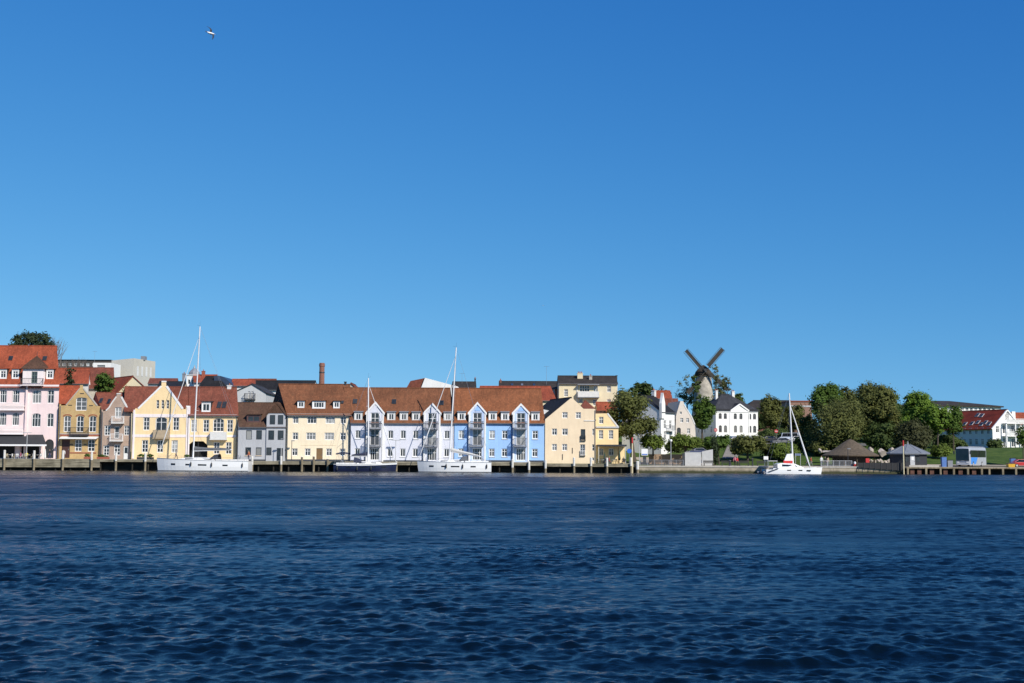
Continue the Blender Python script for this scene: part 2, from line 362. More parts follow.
class House:
    """a building whose front plane passes through photo position (u0, vb) at distance D, turned by rz"""
    def __init__(s, name, label, u0, u1, vb, D, rz=0.0, k=0.0, vref=435.0, cat='house', group=None, sink=1.0):
        s.D = D; s.rz = rz; s.k = k; s.vref = vref; s.uc = (u0 + u1) / 2; s.P = at(u0, vb, D)
        s.root = thing(name, label, cat, s.P, rz, group)
        s.ex = Vector((math.cos(rz), math.sin(rz), 0)); s.ey = Vector((-math.sin(rz), math.cos(rz), 0))
        s.holes = []; s.wins = []; lift = s.P.z - gz(s.P.x, s.P.y); s.sink = sink if lift < .6 else max(sink, lift + 3)
        s.x0 = s.lx(u0); s.x1 = s.lx(u1)
    def loc(s, u, v, y=0.0):
        d = ray(u, v); o = Vector((0, 0, CAMZ)); pt = s.P + s.ey * y
        t = (pt - o).dot(s.ey) / d.dot(s.ey); q = o + d * t - s.P
        return q.dot(s.ex), q.z
    def lx(s, u, y=0.0): return s.loc(u, s.vref, y)[0]
    def lz(s, v, y=0.0): return s.loc(s.uc, v, y)[1]
    def sc(s): return s.D / F
    def win(s, u, v, w, h, nx=2, nz=2, arch=0.0, frame=None, glass=None, bar=True, parent=None, hole=True, y=0.11, label=None, name='window'):
        """one window: centre (u, v), size in photo pixels"""
        W, H = w * s.D / F / max(0.3, math.cos(s.rz)), h * s.D / F
        x, z = s.lx(u), s.lz(v + h / 2); A = arch * W
        fm, pm = win_mesh(W, H, nx, nz, A, frame or WHITE, glass or GLASS, bar)
        if hole: s.holes.append([(x + a, z + b) for a, b in (arch_poly(W, H, A) if A > .01 else [(-W / 2, 0), (W / 2, 0), (W / 2, H), (-W / 2, H)])])
        o = link(name, fm, parent or s.root, (x, y, z)); link('pane', pm, o)
        if label: o['label'] = label
        return o
    def sill(s, u, v, w, mat=None):
        x, z = s.lx(u), s.lz(v); W = w * s.D / F / 2
        MB().box(x - W, x + W, -0.09, 0.1, z - 0.1, z).build('sill', mat or OFFW, s.root)
    def wall(s, outline, dep, mat, side_h=None, back=True, ridge=None, ends=(0, 1)):
        """front wall from a local (x, z) outline with the window holes; rest of the box behind it"""
        mb = MB(); mb.prism(outline, 0, dep if ridge is None else 0.45, s.holes)
        if ridge is not None:                          # eaves-front house: end gables
            h, hr = side_h, ridge
            for x in [(s.x0, s.x1)[e_] for e_ in ends]:
                xa, xb = (x, x + .3) if x == s.x0 else (x - .3, x)
                pts = [(0.45, -s.sink), (dep, -s.sink), (dep, h), (dep / 2, hr), (0.45, h + (hr - h) * .9 / dep)]
                n = 5; mb.add([(xa, p[0], p[1]) for p in pts] + [(xb, p[0], p[1]) for p in pts], [tuple(range(n)), tuple(range(2 * n - 1, n - 1, -1))] + [(i, (i + 1) % n, n + (i + 1) % n, n + i) for i in range(n)])
            mb.box(s.x0 + .3, s.x1 - .3, dep - .3, dep, -s.sink, h)
        mb.shear(s.k); return mb.build('wall', mat, s.root)
    def rect(s, h): return [(s.x0, -s.sink), (s.x1, -s.sink), (s.x1, h), (s.x0, h)]
    def roof_x(s, h, hr, dep, mat, ov=0.3, ovs=0.12, th=0.16, hipL=0.0, hipR=0.0, xl=None, xr=None, gutter=True, ridge_mat=None):
        """ridge along the street"""
        s.slope = (hr - h) / (dep / 2); s.h = h; s.dep = dep; s.hr = hr
        x0 = (s.x0 if xl is None else xl) - ovs; x1 = (s.x1 if xr is None else xr) + ovs; ze = h - s.slope * ov + .04
        mb = MB(); y0, y1, ym = -ov, dep + ov, dep / 2; zr = hr + .04
        def slab(a, b, c, d): mb.hexa([tuple(Vector(p) - Vector((0, 0, th))) for p in (a, b, c, d)] + [a, b, c, d])
        slab((x0, y0, ze), (x1, y0, ze), (x1 - hipR, ym, zr), (x0 + hipL, ym, zr))
        slab((x0 + hipL, ym, zr), (x1 - hipR, ym, zr), (x1, y1, ze), (x0, y1, ze))
        if hipR: mb.add([(x1, y0, ze), (x1, y1, ze), (x1 - hipR, ym, zr), (x1 - .1, y0 + .1, ze - th), (x1 - .1, y1 - .1, ze - th)], [(0, 1, 2), (0, 3, 4, 1)])
        if hipL: mb.add([(x0, y0, ze), (x0, y1, ze), (x0 + hipL, ym, zr), (x0 + .1, y0 + .1, ze - th), (x0 + .1, y1 - .1, ze - th)], [(0, 1, 2), (0, 3, 4, 1)])
        mb.tube((x0 + hipL, ym, zr + .02), (x1 - hipR, ym, zr + .02), .11, .11, 6)
        mb.shear(s.k); s.roof = mb.build('roof', mat, s.root)
        if gutter: MB().tube((x0 - s.k * ov, -ov - .05, ze - .1), (x1 - s.k * ov, -ov - .05, ze - .1), .075, .075, 6).build('gutter', GUTTER, s.root)
        return s.roof
    def roof_y(s, xl, zl, xa, za, xr, zr, dep, mat, y0=-0.2, th=0.16, drop=0.0, ov=0.25):
        """ridge running back from a gable front; eaves at (xl, zl) and (xr, zr)"""
        mb = MB(); sl = (za - zl) / (xa - xl); sr = (za - zr) / (xr - xa)
        a, b, c = (xl - ov, zl - sl * ov - drop), (xa, za - drop), (xr + ov, zr - sr * ov - drop)
        for p, q in ((a, b), (b, c)):
            mb.hexa([(p[0], y0, p[1]), (q[0], y0, q[1]), (q[0], dep, q[1]), (p[0], dep, p[1]), (p[0], y0, p[1] + th), (q[0], y0, q[1] + th), (q[0], dep, q[1] + th), (p[0], dep, p[1] + th)])
        mb.tube((b[0], y0, b[1] + th), (b[0], dep, b[1] + th), .1, .1, 6)
        mb.shear(s.k); s.roof = mb.build('roof', mat, s.root); return s.roof
    def dormer(s, u, v0, v1, w, wallm, roofm, nx=2, nz=1, frame=None, yf=None, glass=None, inset=0.8, name='dormer'):
        """flat-roofed dormer with its front between photo rows v0 (top) and v1 (bottom)"""
        y = 0.0 if yf is None else yf
        if yf is None:
            for _ in range(8): y = max(0.02, (s.lz(v1, y) - s.h) / s.slope)
        za, zb = s.lz(v1, y), s.lz(v0, y); x = s.lx(u, y); W = w * (s.D + y) / F / 2
        yb = min(s.dep / 2, max(y + .8, (zb - s.h) / s.slope + .15))
        ww, hh = 2 * W * inset, (zb - za) * .74
        hole = [(x - ww / 2, za + .18), (x + ww / 2, za + .18), (x + ww / 2, za + .18 + hh), (x - ww / 2, za + .18 + hh)]
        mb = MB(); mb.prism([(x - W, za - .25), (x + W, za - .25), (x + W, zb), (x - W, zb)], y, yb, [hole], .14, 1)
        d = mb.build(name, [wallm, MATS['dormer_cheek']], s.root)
        MB().hexa([(x - W - .12, y - .2, zb), (x + W + .12, y - .2, zb), (x + W + .12, yb, zb + .1), (x - W - .12, yb, zb + .1),
                   (x - W - .12, y - .2, zb + .14), (x + W + .12, y - .2, zb + .14), (x + W + .12, yb, zb + .24), (x - W - .12, yb, zb + .24)]).build('dormer_roof', roofm, d)
        fm, pm = win_mesh(ww, hh, nx, nz, 0, frame or WHITE, glass or GLASS, True)
        o = link('window', fm, d, (x, y + .05, za + .18)); g = pm
        MB().box(x - ww / 2 + .02, x + ww / 2 - .02, y + .1, y + .12, za + .2, za + .16 + hh).build('pane', glass or GLASS, d)
        return d
    def skylight(s, u, v, w, h, name='roof_window'):
        y = 1.0
        for _ in range(8): y = (s.lz(v, y) - s.h) / s.slope
        x = s.lx(u, y); z = s.h + s.slope * y + .04; W = w * (s.D + y) / F / 2; c = math.sqrt(1 + s.slope ** 2); L = h * (s.D + y) / F / max(.35, s.slope / c) / 2
        dy, dz = L / c, L * s.slope / c; n = Vector((0, -s.slope, 1)) / c
        def q(e, W, dy, dz): return [Vector((x - W, y - dy, z - dz)) + n * e, Vector((x + W, y - dy, z - dz)) + n * e, Vector((x + W, y + dy, z + dz)) + n * e, Vector((x - W, y + dy, z + dz)) + n * e]
        f = MB().hexa(q(-.1, W, dy, dz) + q(.09, W, dy, dz)).build(name, DARKM, s.root)
        MB().hexa(q(.0, W * .82, dy * .86, dz * .86) + q(.105, W * .82, dy * .86, dz * .86)).build('pane', GLASS, f)
    def balcony(s, u0, u1, vt, vb, proj, slabm, railm, nb=10, x=None, yf=0.0, solid=None):
        xa, xb = s.lx(u0), s.lx(u1); zt, zb = s.lz(vt), s.lz(vb); y0 = yf - proj
        b = MB().box(xa, xb, y0, yf + .0, zb - .16, zb).build('balcony', slabm, s.root)
        r = MB(); r.box(xa, xb, y0, y0 + .06, zt - .07, zt); r.box(xa, xa + .06, y0 + .06, yf, zt - .07, zt); r.box(xb - .06, xb, y0 + .06, yf, zt - .07, zt)
        r.box(xa + .06, xb - .06, y0 + .015, y0 + .045, zb + .08, zb + .13)
        if solid is None:
            for i in range(nb + 1):
                xx = xa + .02 + (xb - xa - .07) * i / nb; r.box(xx, xx + .035, y0 + .012, y0 + .047, zb, zt - .07)
            for i in range(1, 4):
                yy = y0 + proj * i / 4
                for xx in (xa + .012, xb - .047): r.box(xx, xx + .035, yy, yy + .035, zb, zt - .07)
        r.build('railing', railm, b)
        if solid is not None:
            p = MB(); p.box(xa + .07, xb - .07, y0 + .02, y0 + .05, zb + .02, zt - .08); p.box(xa + .01, xa + .045, y0 + .07, yf, zb + .02, zt - .08); p.box(xb - .045, xb - .01, y0 + .07, yf, zb + .02, zt - .08)
            p.build('railing_panel', solid, b)
        return b
    def chimney(s, u, v0, v1, w, mat, y=4.0, pots=1, name='chimney', parent=None):
        x = s.lx(u, y); zt, zb = s.lz(v0, y), s.lz(v1, y); W = w * (s.D + y) / F / 2
        mb = MB(); mb.box(x - W, x + W, y - W, y + W, zb - .8, zt - .15); mb.box(x - W - .06, x + W + .06, y - W - .06, y + W + .06, zt - .15, zt)
        c = mb.build(name, mat, parent or s.root)
        for i in range(pots):
            xx = x + (i - (pots - 1) / 2) * .35; MB().lathe([(.11, 0), (.09, .35), (.07, .35), (.07, .2)], 8, (xx, y, zt)).build('chimney_pot', REDB, c)
        return c
    def band(s, u0, u1, v0, v1, mat, out=0.05, name='band'):
        return MB().box(s.lx(u0), s.lx(u1), -out, .003, s.lz(v1), s.lz(v0)).build(name, mat, s.root)
    def coping(s, pts, mat, th=0.22, y0=-0.06, y1=0.42, name='coping'):
        """white capping that follows a gable edge, local (x, z) points"""
        mb = MB()
        for a, b in zip(pts, pts[1:]):
            A, B = Vector((a[0], 0, a[1])), Vector((b[0], 0, b[1])); d = (B - A).normalized(); n = Vector((-d.z, 0, d.x)) * th * .5
            if n.z < 0: n = -n
            mb.hexa([tuple(p) for p in (A - n * .9 + Vector((0, y0, 0)), B - n * .9 + Vector((0, y0, 0)), B - n * .9 + Vector((0, y1, 0)), A - n * .9 + Vector((0, y1, 0)),
                     A + n + Vector((0, y0, 0)), B + n + Vector((0, y0, 0)), B + n + Vector((0, y1, 0)), A + n + Vector((0, y1, 0)))])
        return mb.build(name, mat, s.root)
    def pts(s, px): return [s.loc(u, v) for u, v in px]
    def door(s, u, vt, vb, w, mat, arch=0.0, glass=False, name='door'):
        W = w * s.D / F; x, z, z1 = s.lx(u), s.lz(vb), s.lz(vt); H = z1 - z; A = arch * W
        s.holes.append([(x + a, z + b) for a, b in (arch_poly(W, H, A) if A > .01 else [(-W / 2, 0), (W / 2, 0), (W / 2, H), (-W / 2, H)])])
        poly = [(x + a * .98, z + b * .99) for a, b in (arch_poly(W, H, A) if A > .01 else [(-W / 2, 0), (W / 2, 0), (W / 2, H), (-W / 2, H)])]
        d = MB().prism(poly, .12, .18).build(name, mat, s.root)
        if glass: MB().box(x - W * .3, x + W * .3, .105, .125, z + H * .45, z + H * .9).build('pane', GLASS, d)
        else:
            m = MB()
            for i, j in ((0, 0), (1, 0), (0, 1), (1, 1)): m.box(x - W * .38 + i * W * .42, x - W * .38 + i * W * .42 + W * .34, .1, .125, z + .15 + j * H * .45, z + .15 + j * H * .45 + H * .36)
            m.build('door_panel', mat, d)
        MB().box(x + W * .32, x + W * .36, .06, .12, z + H * .42, z + H * .5).build('handle', GREYM, d)
        return d
    def gable_bay(s, u0, u1, ve, ua, va, proj, wallm, roofm, holes, yb=None, trim=None, name='gable_bay'):
        """a projecting bay that rises through the eaves into its own little gable"""
        xa, xb, xm = s.lx(u0), s.lx(u1), s.lx(ua); ze, za = s.lz(ve), s.lz(va)
        yb = yb or (za - s.h) / s.slope + .1
        poly = [(xa, -s.sink), (xb, -s.sink), (xb, ze), (xm, za), (xa, ze)]
        b = MB().prism(poly, -proj, .3, holes, .2)
        b.add([(xa, .3, s.h - .6), (xb, .3, s.h - .6), (xb, .3, ze), (xm, .3, za), (xa, .3, ze), (xa, yb, s.h - .6), (xb, yb, s.h - .6), (xb, yb, ze), (xm, yb, za), (xa, yb, ze)],
              [(0, 5, 9, 4), (1, 2, 7, 6)])
        bay = b.build(name, wallm, s.root)
        r = MB(); sl = (za - ze) / (xm - xa); sr = (za - ze) / (xb - xm); o = .22
        for p, q in (((xa - o, ze - sl * o), (xm, za)), ((xm, za), (xb + o, ze - sr * o))):
            r.hexa([(p[0], -proj - .12, p[1]), (q[0], -proj - .12, q[1]), (q[0], yb, q[1]), (p[0], yb, p[1]), (p[0], -proj - .12, p[1] + .14), (q[0], -proj - .12, q[1] + .14), (q[0], yb, q[1] + .14), (p[0], yb, p[1] + .14)])
        r.build('bay_roof', roofm, bay)
        if trim is not None:
            t = MB()
            for p, q in (((xa - o, ze - sl * o), (xm, za)), ((xm, za), (xb + o, ze - sr * o))):
                t.hexa([(p[0], -proj - .17, p[1] - .3), (q[0], -proj - .17, q[1] - .3), (q[0], -proj - .122, q[1] - .3), (p[0], -proj - .122, p[1] - .3), (p[0], -proj - .17, p[1] + .15), (q[0], -proj - .17, q[1] + .15), (q[0], -proj - .122, q[1] + .15), (p[0], -proj - .122, p[1] + .15)])
            t.build('barge_board', trim, bay)
        return bay
    def downpipe(s, u, vt, vb, mat=None):
        x = s.lx(u); MB().tube((x, -.09, s.lz(vb)), (x, -.09, s.lz(vt)), .06, .06, 6).build('downpipe', mat or GUTTER, s.root)
def rect_hole(H, u, v, w, h):
    W, Hh = w * H.D / F, h * H.D / F; x, z = H.lx(u), H.lz(v + h / 2)
    return [(x - W / 2, z), (x + W / 2, z), (x + W / 2, z + Hh), (x - W / 2, z + Hh)]
def simple_house(name, label, u0, u1, vb, ve, vr, D, dep, wallm, roofm, wins=(), rz=0.0, k=0.0, cat='house', hipL=0, hipR=0, group=None, nx=2, frame=None, **kw):
    """eaves-front background house: rows of photo pixels for base, eaves and ridge"""
    H = House(name, label, u0, u1, vb, D, rz, k, vref=(vb + ve) / 2, cat=cat, group=group, sink=3.0)
    for wn in wins: H.win(*wn, nx=nx, frame=frame)
    h = H.lz(ve); hr = H.lz(vr, dep / 2)
    H.wall(H.rect(h), dep, wallm, h - .05, ridge=(h + .01 if hipL or hipR else hr - .05))
    H.roof_x(h, hr, dep, roofm, hipL=hipL, hipR=hipR); return H
def gable_house(name, label, px, vb, D, dep, wallm, roofm, wins=(), rz=0.0, k=0.0, cat='house', apex=2, **kw):
    """gable-front background house: px = left eave, apex, right eave in photo pixels"""
    (ul, vl), (ua, va), (ur, vr) = px
    H = House(name, label, ul, ur, vb, D, rz, k, vref=(vb + vl) / 2, cat=cat, sink=3.0)
    for wn in wins: H.win(*wn)
    A, B, C = H.loc(ul, vl), H.loc(ua, va), H.loc(ur, vr)
    H.x0, H.x1 = A[0], C[0]
    H.wall([(A[0], -H.sink), (C[0], -H.sink), C, B, A], dep, wallm)
    H.roof_y(A[0], A[1], B[0], B[1], C[0], C[1], dep + .2, roofm); return H
# ------------------------------------------------------------------ waterfront row
PINK = plaster('pink_plaster', (0.84, 0.67, 0.65)); PINKL = plaster('pale_pink', (0.84, 0.75, 0.73))
YBRICK = brickm('yellow_brick', (0.62, 0.42, 0.17), (0.52, 0.34, 0.14), (0.45, 0.36, 0.24))
BBRICK = brickm('brown_brick', (0.48, 0.33, 0.25), (0.40, 0.28, 0.21), (0.44, 0.38, 0.32))
YEL = plaster('ochre_yellow_plaster', (0.87, 0.66, 0.37)); CREAM = plaster('cream_plaster', (0.88, 0.75, 0.54)); CREAM2 = plaster('pale_cream_plaster', (0.84, 0.67, 0.46))
GREYB = plaster('grey_blue_plaster', (0.44, 0.45, 0.47)); LILAC = plaster('white_lilac_plaster', (0.68, 0.69, 0.76)); BLUE = plaster('sky_blue_plaster', (0.33, 0.53, 0.84))
BLUEP = plaster('pale_blue_plaster', (0.52, 0.63, 0.84)); WHITEP = plaster('white_plaster', (0.80, 0.79, 0.76)); YEL2 = plaster('golden_yellow_plaster', (0.85, 0.65, 0.36))
TRED = tiles('red_tiles', (0.36, 0.085, 0.04)); TRED2 = tiles('dark_red_tiles', (0.23, 0.072, 0.045), moss=.3); TBRN = tiles('orange_brown_tiles', (0.22, 0.088, 0.042), moss=.25)
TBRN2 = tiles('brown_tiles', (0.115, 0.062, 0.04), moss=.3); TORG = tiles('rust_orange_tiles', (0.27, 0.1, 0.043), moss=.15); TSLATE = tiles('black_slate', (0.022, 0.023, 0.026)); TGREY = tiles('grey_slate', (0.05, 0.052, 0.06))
TDRED = tiles('deep_red_tiles', (0.25, 0.042, 0.022))
PLINTH = plain('dark_plinth', (0.05, 0.055, 0.065), 0.8, 0.2)

# 1 pink hotel
H = House('hotel', 'pink hotel with steep red tiled roof and round corner bay above a black awning', -34, 58, 458.4, 237.5, cat='hotel', vref=420, k=-.45)
H.root['category'] = 'hotel'
for u, v, w in ((3.5, 396.5, 7), (16.3, 396.5, 7), (2.8, 419, 7), (15.6, 419, 7), (-12, 396.5, 7), (-12, 419, 7)): H.win(u - (1.2 if v < 400 else 0), v, w, 13, 3, 2, .25)
for u, v, w in ((37, 396.5, 9, ), (51, 396.5, 6.7), (36.4, 420, 9), (50.5, 420, 6.7)): H.win(u - (1.1 if v < 400 else .2), v, w, 13.5, 3 if w > 8 else 2, 2, .22)
h = H.lz(384.6); hr = H.lz(346, 4.5)
hole = lambda u0, u1, v0, v1, A=0: [(H.lx(u0), H.lz(v1)), (H.lx(u1), H.lz(v1)), (H.lx(u1), H.lz(v0)), (H.lx(u0), H.lz(v0))]
H.holes += [hole(-20, 16, 442, 458), hole(22.5, 41, 442, 458)]
H.door(50.4, 439, 458, 8.6, DARKM, .5)
H.wall(H.rect(h), 9, PINK, h - .05, ridge=h + .01)
H.roof_x(h, hr, 9, TRED, ov=.35, hipR=.4, hipL=2.3)
MB().box(H.lx(-20), H.lx(41), .5, .7, -.3, H.lz(441)).build('shop_front', BLACKI, H.root)
# projecting right-hand part: thin risalit and cornice
for u0, u1, v0, v1, o in ((-34, 58, 384.6, 386.6, .22), (-34, 26.5, 405.5, 406.6, .25), (-34, 26.5, 430.5, 431.5, .25)): H.band(u0, u1, v0, v1, PINKL, o, 'cornice')
MB().box(H.lx(25.6), H.lx(27.4), -.45, 0, -.5, h - .1).build('pilaster', PINK, H.root)
for v0, v1 in ((403.5, 409.5), (428, 433.5)):
    r = MB(); xa, xb = H.lx(-30), H.lx(25); zt, zb = H.lz(v0), H.lz(v1); r.box(xa, xb, -.75, -.65, zt - .1, zt); r.box(xa, xb, -.75, -.65, zb, zb + .12)
    for i in range(60): x = xa + (xb - xa) * i / 59.6; r.box(x, x + .1, -.74, -.66, zb + .12, zt - .1)
    b = MB().box(xa, xb, -.8, 0, zb - .2, zb).build('balcony', PINKL, H.root); r.build('railing', PINKL, b)
for u in (-11, 1.4, 13.6, 48.2): H.dormer(u, 369, 379, 7.2, WHITE, TRED, 2, 2)
for u in (8.3, 42.5): H.skylight(u, 358.5, 4.2, 4.5)
xa, xb = H.lx(21.6), H.lx(42.2); za, zb_, zc = H.lz(385), H.lz(368.3), H.lz(355.5, 1.2)
t = MB().prism([(xa, za), (xb, za), (xb, zb_), (xa, zb_)], -.3, 3.0, [[(H.lx(33.4) - .55, za + .35), (H.lx(33.4) + .55, za + .35), (H.lx(33.4) + .55, za + 2.5), (H.lx(33.4) - .55, za + 2.5)]], .2).build('bay_tower', PINKL, H.root)
xm = (xa + xb) / 2
MB().add([(xa - .4, -.7, zb_ - .1), (xb + .4, -.7, zb_ - .1), (xb + .4, 3.2, zb_ - .1), (xa - .4, 3.2, zb_ - .1), (xa + 1.0, .9, zc - .8), (xb - 1.0, .9, zc - .8), (xm, 1.4, zc)], [(0, 1, 5, 4), (1, 2, 6, 5), (3, 0, 4, 6), (4, 5, 6), (2, 3, 6), (0, 3, 2, 1)]).build('bay_roof', TBRN2, t)
MB().tube((xm, 1.4, zc - .1), (xm, 1.4, zc + .8), .05, .02, 6).build('finial', DARKM, t)
fm, pm = win_mesh(1.1, 2.15, 2, 3, 0, plain('green_frame', (.12, .17, .15)), GLASS, True); o = link('window', fm, t, (H.lx(33.4), -.22, za + .35)); link('pane', pm, o)
H.balcony(21, 43, 378.5, 385, .9, PINKL, DARKM, 16, yf=-.3)
aw = MB(); x0, x1 = H.lx(-30), H.lx(43.5)
aw.hexa([(x0, -2.9, H.lz(445, -2.9) + .0), (H.lx(47.5, -2.9), -2.9, H.lz(445, -2.9)), (x1, -.01, H.lz(434.5) - .05), (x0, -.01, H.lz(434.5) - .05), (x0, -2.9, H.lz(445, -2.9) + .06), (H.lx(47.5, -2.9), -2.9, H.lz(445, -2.9) + .06), (x1, -.01, H.lz(434.5)), (x0, -.01, H.lz(434.5))])
awn = aw.build('awning', plain('black_canvas', (.03, .031, .034), .8, .15), H.root)
MB().box(x0, H.lx(47.5, -2.9), -2.96, -2.9, H.lz(445.3, -2.9) - .12, H.lz(444.6, -2.9) + .05).build('valance', WHITE, awn)
PIL = MB().box(H.lx(17.5), H.lx(21.5), -.3, .3, -.3, H.lz(442)).build('pillar', PINK, H.root)
MB().box(H.lx(41), H.lx(44.5), -.3, -.003, -.3, H.lz(442)).build('pillar', PINK, H.root)

# 2 yellow brick house
H = House('brick_house', 'yellow brick house with pointed gable, iron balcony and red tiled roof', 59, 101.4, 458.2, 236.6, vref=425, k=-.45)
for u in (67.2, 80, 92.6): H.win(u, 424, 7.2, 16, 2, 3, .2)
H.win(80.6, 404, 11, 13, 2, 3, .12)
for u in (79, 92): H.win(u, 445.5, 7, 12, 2, 3, .12)
H.door(66.6, 439.5, 458, 8, plain('dark_red_door', (.07, .03, .025), .6))
g = H.pts([(101.4, 406.5), (97, 405.8), (83.3, 388.5), (83, 385), (80, 385), (79.8, 388.5), (66, 405.2), (59.4, 405.6)])
H.wall([(H.x0, -1), (H.x1, -1)] + g, 9, YBRICK, H.lz(405.6) - .1, ridge=H.lz(386.2, 4.5) - .1, ends=(0,))
h = H.lz(405.6); H.roof_x(h, H.lz(386.2, 4.5), 9, TRED, gutter=False, ov=-.47, xr=H.lx(83))
xa = H.lx(81.6)
H.roof_y(H.lx(66), H.lz(405.4), xa, H.lz(388.4), H.lx(97), H.lz(405.6), 4.4, TRED, y0=.44, ov=0, drop=.25)
H.coping(g[1:3], STONE, .18); H.coping(g[5:7], STONE, .18)
for u in (67.2, 80, 92.6):
    x, z, W = H.lx(u), H.lz(416.2), 7.2 * 236.6 / F / 2
    MB().add([(x + (W + .22) * math.cos(a), -.03, z + .2 + .42 * math.sin(a) - .25) for a in np.linspace(0, math.pi, 7)] + [(x + W * math.cos(a), -.03, z + .2 + .28 * math.sin(a) - .3) for a in np.linspace(math.pi, 0, 7)], [tuple(range(14))]).build('brick_arch', REDB, H.root)
H.band(59.6, 101.2, 434.4, 436, REDB, .06); H.band(59.6, 101.2, 433.4, 434.4, STONE, .1, 'cornice'); H.band(71, 97, 452.3, 453.5, REDB, .04)
H.balcony(71, 89.5, 427.5, 434.8, .9, DARKM, DARKM, 16)
b = MB(); b.hexa([(H.lx(62), -1.3, H.lz(439)), (H.lx(99), -1.3, H.lz(439)), (H.lx(99), 0, H.lz(437.4)), (H.lx(62), 0, H.lz(437.4)), (H.lx(62), -1.3, H.lz(438.2)), (H.lx(99), -1.3, H.lz(438.2)), (H.lx(99), 0, H.lz(436.6)), (H.lx(62), 0, H.lz(436.6))]); b.build('awning', WHITE, H.root)
for u, v in ((69.5, 405.2), (90.5, 405.5), (81, 393.5)): MB().box(H.lx(u) - .35, H.lx(u) + .35, -.05, .003, H.lz(v) - .06, H.lz(v) + .06).build('wall_anchor', DARKM, H.root)
for u in (72, 86, 96): MB().box(H.lx(u) - .3, H.lx(u) + .3, -.05, .003, H.lz(445), H.lz(444.2)).build('wall_anchor', DARKM, H.root)
H.downpipe(60, 406, 458); H.downpipe(100.8, 407, 458)

# 3 brown brick house
H = House('brick_house', 'brown brick house with curved white-edged gable and two white balconies', 101.6, 131.5, 458.8, 235.6, vref=430, k=-.6)
for u, v, w, hh in ((107.4, 430.5, 6, 10), (126.6, 430.5, 5, 9.6), (107, 450.5, 6, 10), (117.8, 450, 6.4, 10.5)): H.win(u, v, w, hh, 2, 3)
H.win(117.6, 412.8, 6.6, 11, 2, 2); H.win(116.8, 432.5, 5, 12, 1, 2)
H.door(126.6, 446, 459, 5, DOORW, glass=True)
g = H.pts([(131.5, 411.5), (129.5, 410.3), (126.5, 406.5), (123.8, 402), (121, 396.8), (120.6, 393.7), (116.7, 393.7), (116.4, 396.8), (112.3, 402.4), (109, 407.8), (106, 410.6), (101.9, 411.4)])
H.wall([(H.x0, -1), (H.x1, -1)] + g, 9, BBRICK, H.lz(411) - .1, ridge=H.lz(393, 4.5) - .1)
H.roof_x(H.lz(411.2), H.lz(393, 4.5), 9, TRED2, gutter=False, ov=-.47)
H.roof_y(H.lx(106), H.lz(410.6), H.lx(118.6), H.lz(396.5), H.lx(130), H.lz(410.6), 4.4, TRED2, y0=.44, ov=0, drop=.4)
H.coping(g[1:5], OFFW, .26); H.coping(g[7:11], OFFW, .26); H.coping([g[5], g[6]], OFFW, .2)
H.balcony(112.3, 124.3, 416.2, 422.8, .9, OFFW, WHITE, 10); H.balcony(111.2, 123.8, 433.8, 440.6, .9, OFFW, WHITE, 10)
for u in (104, 112): H.skylight(u - 4, 401 + (u - 104) * .1, 3, 5)
H.downpipe(102.3, 412, 458)

# 4 large yellow house
H = House('town_house', 'wide ochre yellow house with a white-edged gable and dark archway', 132, 237.5, 459.4, 234.4, k=-.3, vref=430)
for u in (146.2, 175.8): H.win(u, 424, 6.3, 13, 2, 3)
for u, g_ in ((145.4, 0), (160.5, 0), (175, 1)): H.win(u, 446.5, 6.3, 12.3, 2, 3, glass=CURTAIN if g_ else None)
for u in (157, 162, 167): H.win(u, 404.5, 2.6, 8.6, 1, 3)
H.win(161, 424.3, 11.4, 14, 2, 2, .2, label='balcony window standing open in the gable')
for u in (193.7, 206, 229.8): H.win(u, 425.8, 6, 12.5, 2, 3)
H.win(218.3, 425, 11, 13.2, 3, 3, .2)
for u in (217, 229): H.win(u, 448, 6, 12, 2, 3)
x0, x1 = H.lx(189), H.lx(208); hole_ = [(x0, H.lz(458.6)), (x1, H.lz(458.6)), (x1, H.lz(445)), (x1 - .8, H.lz(441.2)), (x0 + .8, H.lz(441.2)), (x0, H.lz(445))]
H.holes.append(hole_)
g = H.pts([(237.5, 414), (190.2, 414), (189.9, 406.5), (186.2, 406.3), (185.6, 409.2), (182.5, 409), (166.4, 386.3), (166, 381.5), (161.6, 381.5), (161.4, 386.3), (138.3, 408.6), (135.5, 408.2), (133.6, 412)])
H.wall([(H.x0, -1), (H.x1, -1)] + g, 10, YEL, H.lz(414) - .1, ridge=H.lz(387.2, 5) - .1)
H.roof_x(H.lz(414), H.lz(387.2, 5), 10, TRED2, xl=H.lx(124), xr=H.lx(188), ov=-.47, gutter=False)
H.roof_x(H.lz(414), H.lz(387.2, 5), 10, TRED2, xl=H.lx(188.6))
H.roof_y(H.lx(138.3), H.lz(409), H.lx(163.8), H.lz(385.6), H.lx(185), H.lz(408.2), 4.8, TRED2, y0=.44, ov=0, drop=.35)
MB().box(x0, x1, 1.6, 1.8, -.3, H.lz(441)).build('archway_back', BLACKI, H.root)
for s_ in (g[5:7], g[9:11]): H.coping(s_, WHITE, .34)
H.coping([g[7], g[8]], WHITE, .25); H.coping([g[2], g[3]], WHITE, .25)
H.band(134, 185.8, 414.2, 417.4, PINKL); H.band(132.6, 186.4, 434.6, 437.4, PINKL); H.band(190.3, 237, 414.3, 416.6, WHITE, .12, 'cornice'); H.band(190.3, 237, 434.8, 437, PINKL)
H.band(186.2, 189.8, 406.8, 458.5, PINKL, .09, 'pilaster'); H.band(133, 134.8, 410, 458.8, PINKL, .09, 'pilaster')
